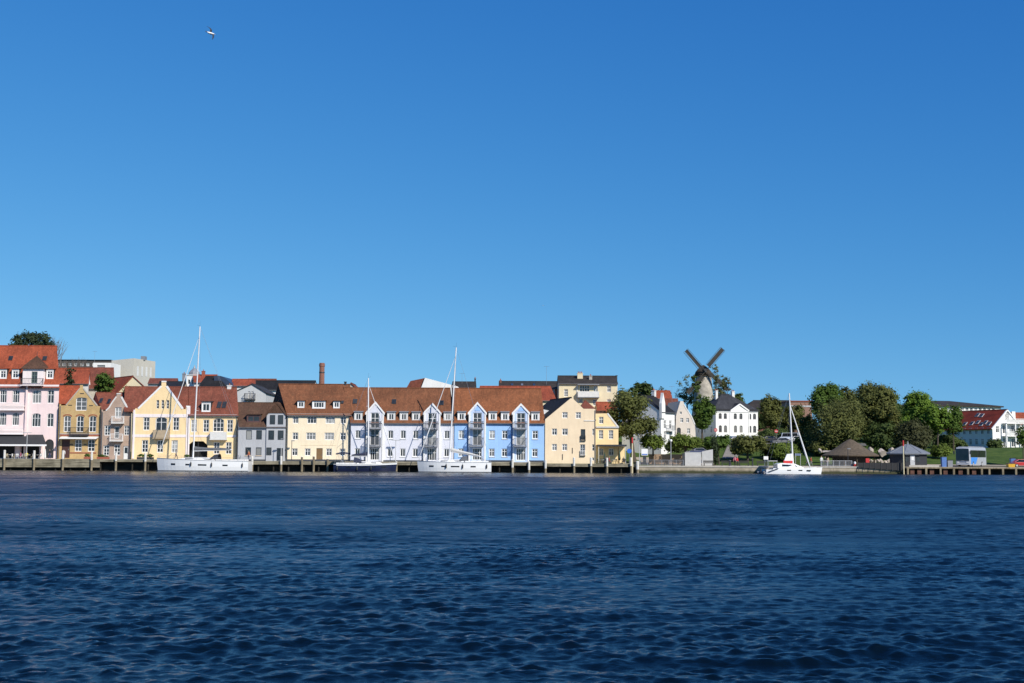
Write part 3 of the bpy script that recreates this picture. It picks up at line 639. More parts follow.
H.balcony(154.3, 170, 430.2, 438, 1.0, plain('tan_board', (.42, .33, .22)), plain('tan_board', (.42, .33, .22)), 8, solid=MATS['tan_board'])
H.balcony(211, 227.5, 431.8, 439, 1.0, OFFW, WHITE, 10, solid=OFFW)
H.dormer(205.5, 401.8, 412, 9, WHITE, TGREY, 2, 1); H.skylight(218.6, 405, 4, 6.5); H.skylight(223.8, 405, 4, 6.5)
H.chimney(228.5, 385, 390, 4, OFFW, 5, 1)
H.downpipe(188, 414, 458); H.downpipe(236.6, 414, 459)

# 5 grey house
H = House('town_house', 'narrow grey house with black windows and brown shingled gable', 238.3, 286, 461, 233, k=-.3, vref=435)
DKF = plain('dark_frame', (.05, .055, .06), .5)
for u in (249, 259, 271.6, 281): H.win(u, 435, 5.6, 9.2, 1, 1, frame=DKF, bar=False)
for u in (248.5, 259, 269): H.win(u, 451.3, 5.6, 7.6, 1, 1, frame=DKF, bar=False); H.sill(u, 455.5, 6.4, plain('tan_sill', (.5, .36, .2)))
H.door(280.5, 448, 461, 6.4, DARKM, glass=True)
h = H.lz(425.5); H.sink = 1
H.wall([(H.x0, -1), (H.x1, -1), (H.x1, H.lz(413.5)), (H.lx(266.5), H.lz(413.5)), (H.lx(266.5), h), (H.x0, h)], 8, GREYB, h - .05, ridge=H.lz(403.5, 4) - .1)
H.roof_x(h, H.lz(403, 4), 8, TBRN2, gutter=True, ovs=0)
hs_ = [rect_hole(H, 272.5, 419.6, 5.2, 9.2), rect_hole(H, 280.6, 419.6, 5.2, 9.2)]
H.gable_bay(266.6, 285.8, 413.8, 277, 402.6, .25, GREYB, TBRN2, [], trim=TBRN2)
for u in (272.5, 280.6): H.win(u, 419.6, 5.2, 9.2, 1, 1, frame=DKF, bar=False, hole=False, y=-.31)
for u in (271.6, 281): H.win(u, 435, 5.6, 9.2, 1, 1, frame=DKF, bar=False, hole=False, y=-.31)
H.win(280.5, 454.3, 6, 12.5, 1, 2, frame=DKF, bar=False, hole=False, y=-.31, name='shop_door')
H.win(269.6, 451.3, 5, 7.6, 1, 1, frame=DKF, bar=False, hole=False, y=-.31)
pd = MB(); xa, xb, xm = H.lx(267.6), H.lx(284.8), H.lx(277); z0, z1 = H.lz(413.2), H.lz(404.2); pd.prism([(xa, z0), (xb, z0), (xm, z1)], -.33, -.25); pd.build('shingle_pediment', TBRN2, H.root)
H.dormer(253.2, 414.6, 422.6, 13.6, plain('dark_red_wood', (.10, .05, .045)), TBRN2, 2, 1, frame=MATS['dark_red_wood'], inset=.9)
H.band(238.5, 266, 459.4, 461.6, PLINTH, .05, 'plinth')

# 6 cream house
H = House('town_house', 'cream three-storey house with orange-brown roof and white dormers beside a narrow grey house', 286.6, 350.2, 461, 232.6, k=-.5, vref=437)
for v in (420, 436.3, 452.2):
    for i, u in enumerate((295.3, 311.2, 329.5, 343)):
        three = i in (1, 2) and v < 450
        if v > 450 and i == 2: u = 329.5
        if v > 450 and i == 1: u = 308.2
        if v > 450: u -= .3
        if three: H.win(u + (.4 if v < 430 else -.3), v, 9.4, 7.3, 3, 2, glass=CURTAIN if (i, v) == (2, 420) else None)
        else: H.win(u, v, 5.8, 7.3, 2, 2)
H.door(319.8, 448.2, 461, 6.2, WOOD)
h = H.lz(413.6); H.wall(H.rect(h), 10, CREAM, h - .05, ridge=H.lz(385, 5) - .1)
H.roof_x(h, H.lz(384.5, 5), 10, TBRN, hipR=-1.6)
MB().add([(H.x0 - .06, -.02, h - 8), (H.x0 - .06, 10, h - 8), (H.x0 - .06, 10, h - .1), (H.x0 - .06, 5, H.lz(385.4, 5) - .1), (H.x0 - .06, -.02, h - .1)], [(0, 1, 2, 3, 4)]).shear(H.k).build('shaded_gable_panel', TSLATE, H.root)  # black sheet over the left end gable: its shade put into the colour
H.dormer(300.3, 400.8, 408.2, 7, WHITE, TBRN, 2, 1); H.dormer(318.2, 400.8, 408.8, 13.2, WHITE, TBRN, 4, 1); H.dormer(336, 401, 408.4, 6.6, WHITE, TBRN, 2, 1); H.skylight(341.6, 402.5, 3, 3)
H.band(286.8, 350, 459.4, 461.6, PLINTH, .05, 'plinth'); H.band(286.8, 350, 413.8, 414.8, OFFW, .1, 'cornice'); H.band(301, 336, 444.8, 445.3, CREAM2, .03)
H.chimney(344.5, 381.5, 388, 2, DARKM, 5, 0); H.downpipe(287.5, 414, 461); H.downpipe(349.6, 414, 461)

# 7 white-lilac and 8 blue apartment houses
def quay_block(name, label, u0, u1, wallm, baym, roofm, dorm, bays, cols, sky_, k, vr, arched):
    H = House(name, label, u0, u1, 461.6, 231.9, k=k, vref=437, sink=.2)
    for u in cols:
        H.win(u, 434.6, 5.4 if arched else 5.8, 8.2, 2, 1 if arched else 2, .12 if arched else 0, glass=CURTAIN if (not arched and u < 493) else None)
        H.win(u - .3, 452.6, 5.4 if arched else 5.8, 8, 2, 1 if arched else 2)
        for v in (438.9, 456.8): H.sill(u, v, 6.4)
    h = H.lz(421.2); H.wall(H.rect(h), 10, wallm, h - .05, ridge=H.lz(vr, 5) - .1)
    H.roof_x(h, H.lz(vr, 5), 10, roofm, hipL=(-1.0 if arched else 0))
    for ua, ub, um, va in bays:
        mid = (ua + ub) / 2; y = -.35
        holes = [rect_hole(H, mid, 420.6, 8.8, 15.4), rect_hole(H, mid, 437.6, 9.2, 16), rect_hole(H, mid, 454.4, 9.4, 12)]
        H.gable_bay(ua, ub, 412.3, um, va, .35, baym, roofm, holes, trim=WHITE)
        for (v, w, hh, c) in ((420.6, 8.8, 15.4, 0), (437.6, 9.2, 16, 1 if um % 2 < 1 else 0), (454.4, 9.4, 12, 0)):
            H.win(mid, v, w, hh, 2 if w < 9.3 else 4, 2, .12 if arched and v > 430 else 0, hole=False, y=-.24, glass=CURTAIN if c else None, name='balcony_door')
        for vt, vb in ((421.5, 428.6), (437.8, 446)): H.balcony(ua + 1.2, ub - 2.2, vt, vb, 1.25, GREYM, plain('railing_grey', (.12, .125, .14), .5), 26, yf=-.35)
        for uu in (ua + .5, ub - .5): MB().box(H.lx(uu) - .14, H.lx(uu) + .14, -.45, -.353, -.5, H.lz(412.5)).build('corner_post', WHITE, H.root)
        if not arched: MB().prism([(H.lx(um - 3.2), H.lz(411)), (H.lx(um + 3.2), H.lz(411)), (H.lx(um), H.lz(406.3))], -.42, -.353).build('gable_panel', BLUE, H.root)
    for u in dorm: H.dormer(u, 412.2, 421, 8.2, WHITE if not arched else LGREY if False else OFFW, GREYM, 2, 1, yf=.12, inset=.66)
    for u, v in sky_: H.skylight(u, v, 4.4, 4.8)
    H.band(u0 + .2, u1 - .2, 460.2, 462, PLINTH, .05, 'plinth')
    for ua, ub, um, va in bays: H.downpipe(ua - 1.2, 421, 461)
    return H
quay_block('apartment_house', 'pale lilac-white apartment house with two balcony gables under a rust-brown roof', 350.8, 453.6, LILAC, LILAC, TBRN, (358, 391, 403.6, 415.8, 447.6), ((366.5, 383.5, 375.3, 402.3), (424, 440.2, 432.5, 403.6)), (358, 390.6, 403.2, 415.8, 447), ((354.5, 402), (393.6, 402), (441.2, 403)), -.2, 388.2, True)
H = quay_block('apartment_house', 'sky blue apartment house with white balcony gables and bright orange-brown roof', 454.4, 544.2, BLUE, BLUEP, TORG, (461.5, 492.6, 505, 535.4), ((469, 485.6, 477.3, 402.8), (513, 528.8, 520.8, 404)), (461.5, 492.2, 504.9, 535.2), (), -.12, 388.8, False)
pw = MB(); pw.hexa([(H.x0 - .25, -.3, H.lz(421)), (H.x0 - .05, -.3, H.lz(421)), (H.x0 - .05 - .6, 5, H.lz(386.5, 5)), (H.x0 - .25 - .6, 5, H.lz(386.5, 5)), (H.x0 - .25, -.3, H.lz(419.5)), (H.x0 - .05, -.3, H.lz(419.5)), (H.x0 - .05 - .6, 5, H.lz(384.6, 5)), (H.x0 - .25 - .6, 5, H.lz(384.6, 5))]); pw.build('party_wall', DARKM, H.root)

# 9 cream gable
H = House('gabled_house', 'tall pale cream gabled house with black roof rising straight from the quay', 545, 595.6, 463.4, 231.8, k=-.32, vref=437)
for u, v, w, hh in ((564.9, 415.2, 5.4, 6), (578.3, 415.4, 5.2, 6.4), (554.4, 432, 5.2, 6.6), (564.9, 432, 5.8, 6.6), (554.4, 447.4, 5, 6.6), (564.6, 447.4, 5.2, 6.6)): H.win(u, v, w, hh, 2, 2)
for v in (432, 447.5): H.win(593.2, v, 2, 6.4, 1, 2)
H.win(583, 434.5, 4.6, 10.6, 1, 2, frame=DKF, name='balcony_door'); H.win(582.6, 449.8, 5, 10.8, 2, 2, frame=LGREY, name='balcony_door'); H.win(592.5, 459, 3, 3, 2, 1)
g = H.pts([(595.6, 409.6), (594.3, 408.8), (583.5, 408.8), (572.6, 398.2), (570.6, 398.4), (545.2, 419.4)])
H.wall([(H.x0, -1.2), (H.x1, -1.2)] + g, 11, CREAM2)
a, b, c = H.loc(545.2, 419.4), H.loc(571.6, 398.2), H.loc(595.6, 420)
H.roof_y(a[0], a[1], b[0], b[1], c[0], c[1], 11, TSLATE, y0=.15, ov=.15, drop=-.02)
H.dormer if False else None
d = MB(); x, z = H.lx(547.5, 5), H.lz(413.8, 5); d.prism([(x - 1.6, z - .8), (x + .4, z - .8), (x + .4, z + .5), (x - 1.6, z + .9)], 3.6, 7.0); d.build('dormer', OFFW, H.root)
H.balcony(580.4, 585.6, 435.5, 440.2, .25, DARKM, DARKM, 5); H.balcony(580, 585.2, 450.5, 455.4, .25, DARKM, WHITE, 5)
for u, v in ((562.5, 457), (572.4, 450.6)): MB().box(H.lx(u) - .06, H.lx(u) + .06, -.06, .003, H.lz(v + 2.8), H.lz(v - 2.8)).build('wall_anchor', DARKM, H.root)
H.band(584, 594.5, 420.2, 421, OFFW, .08, 'ledge'); H.downpipe(595.2, 410, 463)

# 10 golden yellow house behind the terrace
H = House('gabled_house', 'small golden yellow house with grey cornice beside the cafe terrace', 596, 618.4, 461.4, 237, vref=437)
H.win(601.2, 420.3, 4.6, 7, 2, 2); H.win(601, 434.6, 4.6, 9, 2, 3); H.win(611, 434.6, 4.6, 9, 2, 3); H.win(601.2, 452, 5, 7, 2, 2); H.win(611.2, 452, 5, 7, 2, 2)
g = H.pts([(618.4, 427.4), (607.5, 413.4), (594.8, 413.6)])
H.wall([(H.x0 - .3, -1), (H.x1, -1)] + g, 9, YEL2)
H.roof_x(H.lz(424), H.lz(411.5, 4.5), 9, TBRN2, xr=H.lx(607), gutter=False, ov=-.5)
H.coping([g[0], g[1]], OFFW, .3); H.band(596.2, 619, 426.4, 428, LGREY, .2, 'cornice')
e = MB(); e.box(H.lx(596.5), H.lx(625), -3.4, -.004, H.lz(445.4) - .18, H.lz(445.4) + .12); c = e.build('canopy', DARKM, H.root)
MB().box(H.lx(618.6), H.lx(624.6), -.2, 5, -.5, H.lz(445.4) - .2).build('side_wing', YEL2, H.root)
for u in (597.5, 624): MB().box(H.lx(u) - .04, H.lx(u) + .04, -3.3, -3.22, -.3, H.lz(445.4) - .18).build('canopy_post', OFFW, H.root)
# ------------------------------------------------------------------ houses behind the row
GREYW = plaster('grey_white_plaster', (0.52, 0.53, 0.53)); BEIGE = plaster('beige_concrete', (0.44, 0.42, 0.37)); CREAM3 = plaster('warm_cream_plaster', (0.72, 0.62, 0.42))
RBRICK = brickm('red_brick', (0.26, 0.085, 0.055), (0.2, 0.065, 0.045), (0.3, 0.26, 0.22)); TBLK = tiles('tarred_black_roof', (0.02, 0.02, 0.021)); TBLUE = plain('blue_black_metal', (0.035, 0.05, 0.085), .4, .15)
DKROOF = tiles('dark_brown_roof', (0.05, 0.042, 0.036), moss=.3)
simple_house('terraced_house', 'red roofed house half hidden behind the yellow brick gable and conifer', 52, 88, 392, 383, 368.6, 262, 12, OFFW, TRED, k=-.3)
H = simple_house('terraced_house', 'house with faded red roof and little grey gable behind the brick houses', 72, 114, 396, 388, 368, 268, 16, STONE, TRED2, k=-.35)
g = MB(); A, B, C = H.loc(75.5, 384), H.loc(81.2, 375), H.loc(88, 385); g.prism([(A[0], A[1] - 5), (C[0], C[1] - 5), C, B, A], -1.2, 3); g.build('gable_bay', STONE, H.root)
for p, q in ((A, B), (B, C)): pass
H.coping([A, B, C], OFFW, .3, -1.35, 3.0); H.win(80.5, 385, 4, 6, 2, 2, hole=False, y=-1.3)
gable_house('terraced_house', 'house with beige gable under a bright red roof beside the round bush', ((115.5, 394.5), (132.6, 376.6), (145, 388)), 420, 262, 12, CREAM3, TRED, [(128.5, 391, 3, 5)], k=-.8)
# concrete block
H = House('tower_block', 'plain beige concrete block standing taller than the red roofs', 111.3, 133.5, 400, 330, cat='building', vref=370, k=-.02)
zt = H.lz(358.2); x1 = H.lx(133.5); dx = H.lx(147.6) - x1
MB().add([(H.x0, 0, -4), (x1, 0, -4), (x1 + dx, 7, -4), (H.x0 + dx, 9, -4), (H.x0, 0, zt - .6), (x1, 0, zt), (x1 + dx, 7, zt - .3), (H.x0 + dx, 9, zt - .6)], [(0, 1, 5, 4), (1, 2, 6, 5), (2, 3, 7, 6), (3, 0, 4, 7), (4, 5, 6, 7)]).build('wall', BEIGE, H.root)
MB().box(H.lx(137), H.lx(141), 3, 5, zt - .3, zt + .8).build('roof_vent', GREYM, H.root)
for i in range(4):
    t0 = .15 + i * .2; a = Vector((x1 + dx * t0, 7 * t0, 0)); b = Vector((x1 + dx * (t0 + .08), 7 * (t0 + .08), 0)); n = Vector((7, -dx, 0)).normalized() * .05
    MB().hexa([a + n * -1 + Vector((0, 0, zt - 4.5)), a + n + Vector((0, 0, zt - 4.5)), b + n + Vector((0, 0, zt - 4.5)), b - n + Vector((0, 0, zt - 4.5)), a - n + Vector((0, 0, zt - 2)), a + n + Vector((0, 0, zt - 2)), b + n + Vector((0, 0, zt - 2)), b - n + Vector((0, 0, zt - 2))]).build('window', GREYW, H.root)
H = House('flat_roofed_building', 'low white building with dark glazed front left of the concrete block', 93, 110.8, 380, 320, cat='building', vref=370)
H.holes.append([(H.lx(97), H.lz(372)), (H.lx(105), H.lz(372)), (H.lx(105), H.lz(365)), (H.lx(97), H.lz(365))]); H.wall(H.rect(H.lz(362.8)), 8, WHITEP)
MB().box(H.lx(97), H.lx(105), .15, .2, H.lz(372), H.lz(365)).build('window', GLASS, H.root); MB().box(H.lx(105.4), H.lx(110.8), -.6, -.02, H.lz(380), H.lz(369)).build('side_box', TBLUE, H.root)
H = House('flat_roofed_building', 'long dark flat building on the skyline behind the bare trees', 40, 111, 372, 420, cat='building', vref=366)
for i in range(9): H.win(58 + i * 6, 364.5, 3.2, 3, 2, 1)
H.wall(H.rect(H.lz(360.2)), 14, plain('dark_cladding', (.07, .06, .055), .8)); MB().box(H.x0, H.x1, -.3, 14, H.lz(360.2) + .01, H.lz(359.6)).build('roof', DARKM, H.root)
simple_house('terraced_house', 'low long house with thin red roof line behind the ochre gable', 148, 176, 392, 383.4, 378.8, 300, 10, OFFW, TRED2, k=-.2)
simple_house('terraced_house', 'low house with black roof just behind the ochre gable', 158, 184, 392, 386.2, 381.8, 275, 10, CREAM3, TSLATE, k=-.2)
H = House('town_house', 'white tower house with grey pointed cupola behind the tall yacht mast', 186.4, 197, 392, 300, vref=380)
for u in (189, 193.2): H.win(u, 381.8, 2.4, 4.6, 1, 1, .3)
H.wall(H.rect(H.lz(375.4)), 5, WHITEP); z = H.lz(375.4); xm = H.lx(191.6)
MB().lathe([(1.35, 0), (1.3, .8), (.9, 1.3), (.25, 1.9), (.04, 2.6)], 8, (xm, 2.4, z)).build('cupola', GREYM, H.root); MB().box(H.x0 - .15, H.x1 + .15, -.15, 5.1, z, z + .18).build('cornice', OFFW, H.root)
H.chimney(184, 373.5, 380, 3, GREYM, 3, 1)
simple_house('terraced_house', 'orange roofed house above the black roof in mid row', 194, 218, 396, 382, 375, 296, 9, OFFW, TRED, k=-.3).chimney(203, 371, 376, 3, REDB, 4, 1)
H = simple_house('warehouse', 'house with broad tarred black roof behind the ochre house', 197, 229, 400, 389.5, 376.6, 280, 12, OFFW, TBLK, k=-.3, hipL=2.2, hipR=2.2)
# blue-black curved roof
H = House('warehouse', 'dark blue barrel-roofed building beside the tarred black roof', 214, 238, 402, 284, vref=388)
ar = [H.loc(u, v) for u, v in ((214, 376), (217, 375.4), (221, 376), (226, 378.6), (231, 383), (235, 388.5), (238, 394))]
MB().prism([(H.lx(214), -3), (H.lx(238), -3)] + ar[::-1], 0, 12).build('roof', TBLUE, H.root)
simple_house('terraced_house', 'small orange roof squeezed beside the white gable house', 232, 254, 398, 385.4, 379.4, 285, 10, OFFW, TRED, k=-.2)
H = gable_house('gabled_house', 'white gabled house with small dark balcony above the grey house', ((236.2, 391.4), (252, 384.4), (266, 393)), 412, 262, 12, GREYW, TGREY, [(249, 396, 2.2, 9), (252.2, 396, 2.2, 9)])
H.balcony(245, 255.5, 393.6, 399.4, 1.0, DARKM, DARKM, 14)
simple_house('terraced_house', 'house with red and black roof left of the brick chimney', 246, 274, 402, 388, 379.2, 300, 10, OFFW, TRED2, k=-.1)
H = simple_house('terraced_house', 'white house with black roof between white gable and cream house', 256, 277, 404, 389.4, 381, 284, 9, WHITEP, TBLK, [(268, 393, 3, 4), (266, 399, 3, 4), (271, 398.5, 3, 4)], k=-.2)
simple_house('terraced_house', 'long house with black roof ridge behind the cream house', 270, 312, 400, 390, 380.8, 310, 10, OFFW, TSLATE, k=0)
# brick chimney stack
p = at(321.5, 395, 300); c = thing('factory_chimney', 'tall round red brick chimney above the orange-brown roofs', 'chimney', p)
r_ = pxm(2.6, 300); hh = at(321.5, 363, 300).z - p.z
MB().lathe([(r_ * 1.15, -6), (r_ * 1.1, 0), (r_ * .98, hh - .9), (r_ * 1.12, hh - .8), (r_ * 1.15, hh - .3), (r_ * 1.0, hh - .25), (r_ * 1.0, hh), (r_ * .7, hh), (r_ * .7, hh - .8)], 20).build('shaft', RBRICK, c, smooth=False)
MB().lathe([(r_ * 1.04, hh * .68), (r_ * 1.08, hh * .69), (r_ * 1.08, hh * .71), (r_ * 1.04, hh * .72)], 20).build('iron_band', DARKM, c)
gable_house('gabled_house', 'tiny pink-brown gable top peeping over the lilac house roof', ((344, 390), (351, 383.6), (358, 390)), 400, 262, 8, STONE, TRED2)
# white slanted-roof hall
H = House('hall', 'modern white hall with sloping gable wall and brown roof behind the lilac house', 424, 458, 396, 262, cat='building', vref=385)
a, b, c = H.loc(419.5, 392), H.loc(425, 377.8), H.loc(458, 386.6)
MB().prism([(a[0], -3), (c[0], -3), c, b, a], 0, 9).build('wall', WHITEP, H.root)
d = MB(); L = H.loc(405, 390); T = H.loc(410, 380.6); d.add([(L[0], .5, L[1]), (a[0] - .02, .5, a[1]), (b[0] - .02, .5, b[1]), (T[0], 1.2, T[1]), (L[0], 9, L[1]), (a[0], 9, a[1]), (b[0], 9, b[1]), (T[0], 9, T[1])], [(0, 1, 2, 3), (4, 5, 6, 7), (3, 2, 6, 7), (0, 3, 7, 4)]); d.build('roof', TRED2, H.root)
H = simple_house('apartment_house', 'cream house with dark roof and rooftop aerial right of the white hall', 452, 475, 398, 387.4, 382, 290, 8, CREAM3, DKROOF, [(457, 391, 3, 4), (467, 391, 3, 4)]); H.chimney(475, 378.5, 386, 1.4, DARKM, 4, 1)
simple_house('terraced_house', 'house with second red roof ridge just above the blue house', 484, 556, 402, 400, 386.6, 262, 16, CREAM3, TRED, k=-.12)
# dark slate long house
H = simple_house('school', 'long red brick building with dark slate roof behind the blue house', 499, 560, 412, 388, 381.6, 285, 12, RBRICK, DKROOF, [(541, 393, 4, 6), (552, 392, 5, 7)], cat='building')
for u in (512, 522, 534): H.skylight(u, 385, 2.5, 3)
H.chimney(500.5, 380.4, 386, 2, RBRICK, 5, 1)
# cream apartment house
H = House('apartment_house', 'cream three-storey house with white balcony and dark roof above the gabled quay house', 559, 617.5, 420, 275, vref=395, sink=3)
H.win(566, 393, 4, 7.4, 2, 3)
for i in range(4): H.win(581 + i * 2.4, 388.6, 2.2, 6.6, 1, 2)
H.win(595.8, 389, 4, 6.5, 2, 2); H.win(609, 389, 4, 6, 2, 2); H.win(581, 400.6, 4, 5, 2, 2); H.win(595, 402.5, 4, 6.5, 2, 2); H.win(609, 402.5, 4, 6.5, 2, 2)
h = H.lz(383.4); H.wall(H.rect(h), 11, CREAM3, h - .1, ridge=H.lz(376.4, 5.5) - .1); H.roof_x(h, H.lz(376.2, 5.5), 11, DKROOF)
H.balcony(577.5, 599, 391.6, 397.2, 1.1, GREYM, WHITE, 20, solid=OFFW); H.band(577.5, 599, 384.4, 385.2, GREYM, 1.1, 'canopy'); H.band(576.6, 577.6, 384, 418, OFFW, .1, 'pilaster')
H.chimney(580, 373.2, 379, 5.4, CREAM3, 4, 3); H.chimney(590.6, 375.8, 381, 3, STONE, 3, 1); H.chimney(616.6, 375.2, 381, 1.4, DARKM, 5.5, 0)
# red roofs right of cream gable
simple_house('terraced_house', 'little house with dark red hipped roof behind the cream gable', 578, 598, 430, 411, 401.2, 262, 9, CREAM3, TRED2, hipL=1.6, hipR=2.2)
simple_house('terraced_house', 'small orange roofed house beside the big olive tree', 598, 618, 424, 412.6, 402.4, 268, 10, YEL2, TRED, k=0)

# ------------------------------------------------------------------ right of the big tree
# slate roofed white house, gable turned towards the tree
H = House('villa', 'tall white house with slate roof and pointed white gable pier beside the big tree', 661, 674.6, 440.5, 262, rz=R(52), vref=425, cat='house', sink=2)
h = H.lz(411.5); w = H.x1; dep = 9.5; hr = H.lz(396.4, 0) + .2
for (x, z) in ((w * .3, h * .55), (w * .7, h * .55), (w * .3, h * .18), (w * .7, h * .18)):
    H.holes.append([(x - .5, z - .9), (x + .5, z - .9), (x + .5, z + .9), (x - .5, z + .9)]); fm, pm = win_mesh(1.0, 1.8, 2, 2, 0, WHITE, GLASS, True); o = link('window', fm, H.root, (x, .1, z - .9)); link('pane', pm, o)
H.wall(H.rect(h), dep, WHITEP, h - .1, ridge=hr - .1); H.roof_x(h, hr, dep, TSLATE, ov=.3)
H.balcony(666, 672, 425.5, 430.5, .8, OFFW, GREYM, 8)
for j, y in enumerate((2.6, 4.8, 7)):
    for z in (h * .22, h * .62): fm, pm = win_mesh(1.0, 1.7, 2, 2, 0, WHITE, GLASS, True); o = link('window', fm, H.root, (H.x0 - .09, y, z - .8), R(-90)); link('pane', pm, o)
pr = MB(); zt = H.lz(393.2); pr.prism([(-.1, h - 1.5), (1.25, h - 1.5), (1.25, h + 1.6), (.75, zt - .7), (.55, zt), (.4, zt - .7), (-.1, h + 1.6)], -.3, .3); pr.build('gable_pier', WHITEP, H.root)
H.chimney(649 + 5, 391.5, 397.5, 3.4, OFFW, 5, 2)
simple_house('terraced_house', 'orange roofed house behind the white villa and baroque gable', 657, 672, 420, 398, 391, 300, 8, OFFW, TRED, k=0)
simple_house('terraced_house', 'dark red roofed house just left of the baroque cream gable', 666, 680, 430, 408.6, 399, 285, 9, OFFW, TRED2, k=0)
# baroque gable
H = House('gabled_house', 'narrow cream house with curved baroque gable near the windmill', 675, 695.6, 440.6, 272, rz=R(8), vref=425, sink=2)
H.win(680.8, 413, 2.2, 2.6, 1, 1); H.win(681.8, 420.3, 3, 4.4, 2, 2); H.win(687.6, 420.3, 2.8, 4.2, 2, 2); H.win(688.5, 431, 3, 5, 2, 2); H.door(678.8, 427.6, 436, 4, DARKM, .4)
g = H.pts([(695.6, 434), (694.8, 424.5), (691.4, 416.5), (688.2, 411.5), (685.6, 407.4), (684.2, 404.5), (683.4, 401.4), (680.4, 401), (679.6, 404), (678.6, 407.2), (677.2, 411.6), (676, 416.4)])
H.wall([(H.x0, -2), (H.x1, -2)] + g, 10, plaster('pinkish_cream', (.66, .58, .5))); A, B, C = g[-1], g[6], g[0]
H.coping(g[1:6], OFFW, .25)
H.roof_y(H.x0 + .1, H.lz(420), H.lx(682), H.lz(404.6), H.x1 - .1, H.lz(427), 10, TRED2, y0=.4, drop=.3, ov=0)
# white mansion
H = House('mansion', 'large white two-storey mansion with black hipped roof and pediment', 716, 758, 438.4, 288, rz=R(20), vref=424, sink=2)
for u in (720.3, 725.4, 735.4, 741, 749.8, 754.6):
    fr = plain('taupe_frame', (.25, .22, .2), .6)
    H.win(u, 416.3, 3.2, 5.8, 2, 2, .35, frame=fr, bar=False); H.win(u, 429, 3.2, 7, 2, 2, .4, frame=fr, bar=False)
h = H.lz(410.8); hr = h + 3.9; W = H.x1; dep = 10.5
ped = H.pts([(749, 411), (739.6, 404.2), (730, 411)])
H.wall([(0, -2), (W, -2), (W, h)] + ped + [(0, h)], .5, WHITEP)
MB().box(0, .3, .5, dep, -2, h).box(W - .3, W, .5, dep, -2, h).box(.3, W - .3, dep - .3, dep, -2, h).build('side_wall', WHITEP, H.root)
H.roof_x(h, hr, dep, TGREY, ov=-.52, hipL=4.6, hipR=4.6, gutter=False, ovs=.2)
r = MB(); 
for x0_, x1_ in ((-.25, ped[2][0]), (ped[0][0], W + .25)): r.box(x0_, x1_, -.3, .55, h - .05, h + .18)
r.build('eaves', TGREY, H.root)
pm_ = H.lx(739.6); H.roof_y(ped[2][0], h, pm_, ped[1][1], ped[0][0], h, 4.5, TGREY, y0=-.05, ov=.1, drop=-.02, th=.12)
H.coping([ped[2], ped[1], ped[0]], WHITE, .3, -.2, .1)
H.band(716, 758, 436.2, 438.6, plain('blue_plinth', (.05, .11, .24), .7), .05, 'plinth'); H.band(716.2, 757.8, 411, 412.2, WHITE, .12, 'cornice'); H.band(729.6, 730.6, 412.5, 436, WHITE, .08, 'pilaster'); H.band(748.6, 749.6, 412.5, 436, WHITE, .08, 'pilaster')
for y in (2, 5, 8):
    for z in (1.3, 4.2): fm, pm = win_mesh(.8, 1.5, 2, 2, 0, WHITE, GLASS, True); o = link('window', fm, H.root, (-.09, y, z), R(-90)); link('pane', pm, o)
H.chimney(716.6, 391, 397, 2.4, OFFW, 5.2, 2); H.chimney(733, 391.5, 397, 3, OFFW, 5.2, 2)
# long dark roofs behind the trees
simple_house('barracks', 'long building with dark roof behind the mansion and brown trees', 744, 800, 424, 409.5, 400.6, 352, 14, RBRICK, DKROOF, cat='building', hipL=4, hipR=1)
H = House('flat_roofed_building', 'low brick building with flat roof glimpsed between two big trees', 790, 812, 420, 330, cat='building', vref=408); H.wall(H.rect(H.lz(401.6)), 10, plain('pale_red_brick', (.28, .16, .12), .9, .2, 4)); MB().box(H.x0 - .2, H.x1 + .2, -.2, 10.2, H.lz(401.6), H.lz(400.6)).build('roof', REDB, H.root); H.band(790, 812, 405.5, 407, LGREY, .06)
# long white building behind the red roof
H = House('office_building', 'long white building with shallow dark roof on the hill behind the red roof', 926, 1001, 424, 372, rz=R(16), vref=410, cat='building')
h = H.lz(405.6)
for i in range(12): H.win(945 + i * 4.4, 409, 3.2, 3.6, 2, 1, glass=CURTAIN if i % 3 == 1 else None)
H.wall(H.rect(h), 16, WHITEP)
MB().add([(H.x0 - .6, -.6, h), (H.x1 + .6, -.6, h), (H.x1 + .6, 16.6, h), (H.x0 - .6, 16.6, h), (H.x0 + 3, 8, h + 1.7), (H.x1 - 12, 8, h + 1.7), (H.x0 - .6, -.6, h - .35), (H.x1 + .6, -.6, h - .35), (H.x1 + .6, 16.6, h - .35), (H.x0 - .6, 16.6, h - .35)], [(0, 1, 5, 4), (1, 2, 5), (2, 3, 4, 5), (3, 0, 4), (0, 1, 7, 6), (1, 2, 8, 7), (2, 3, 9, 8), (3, 0, 6, 9), (6, 7, 8, 9)]).build('roof', DKROOF, H.root)
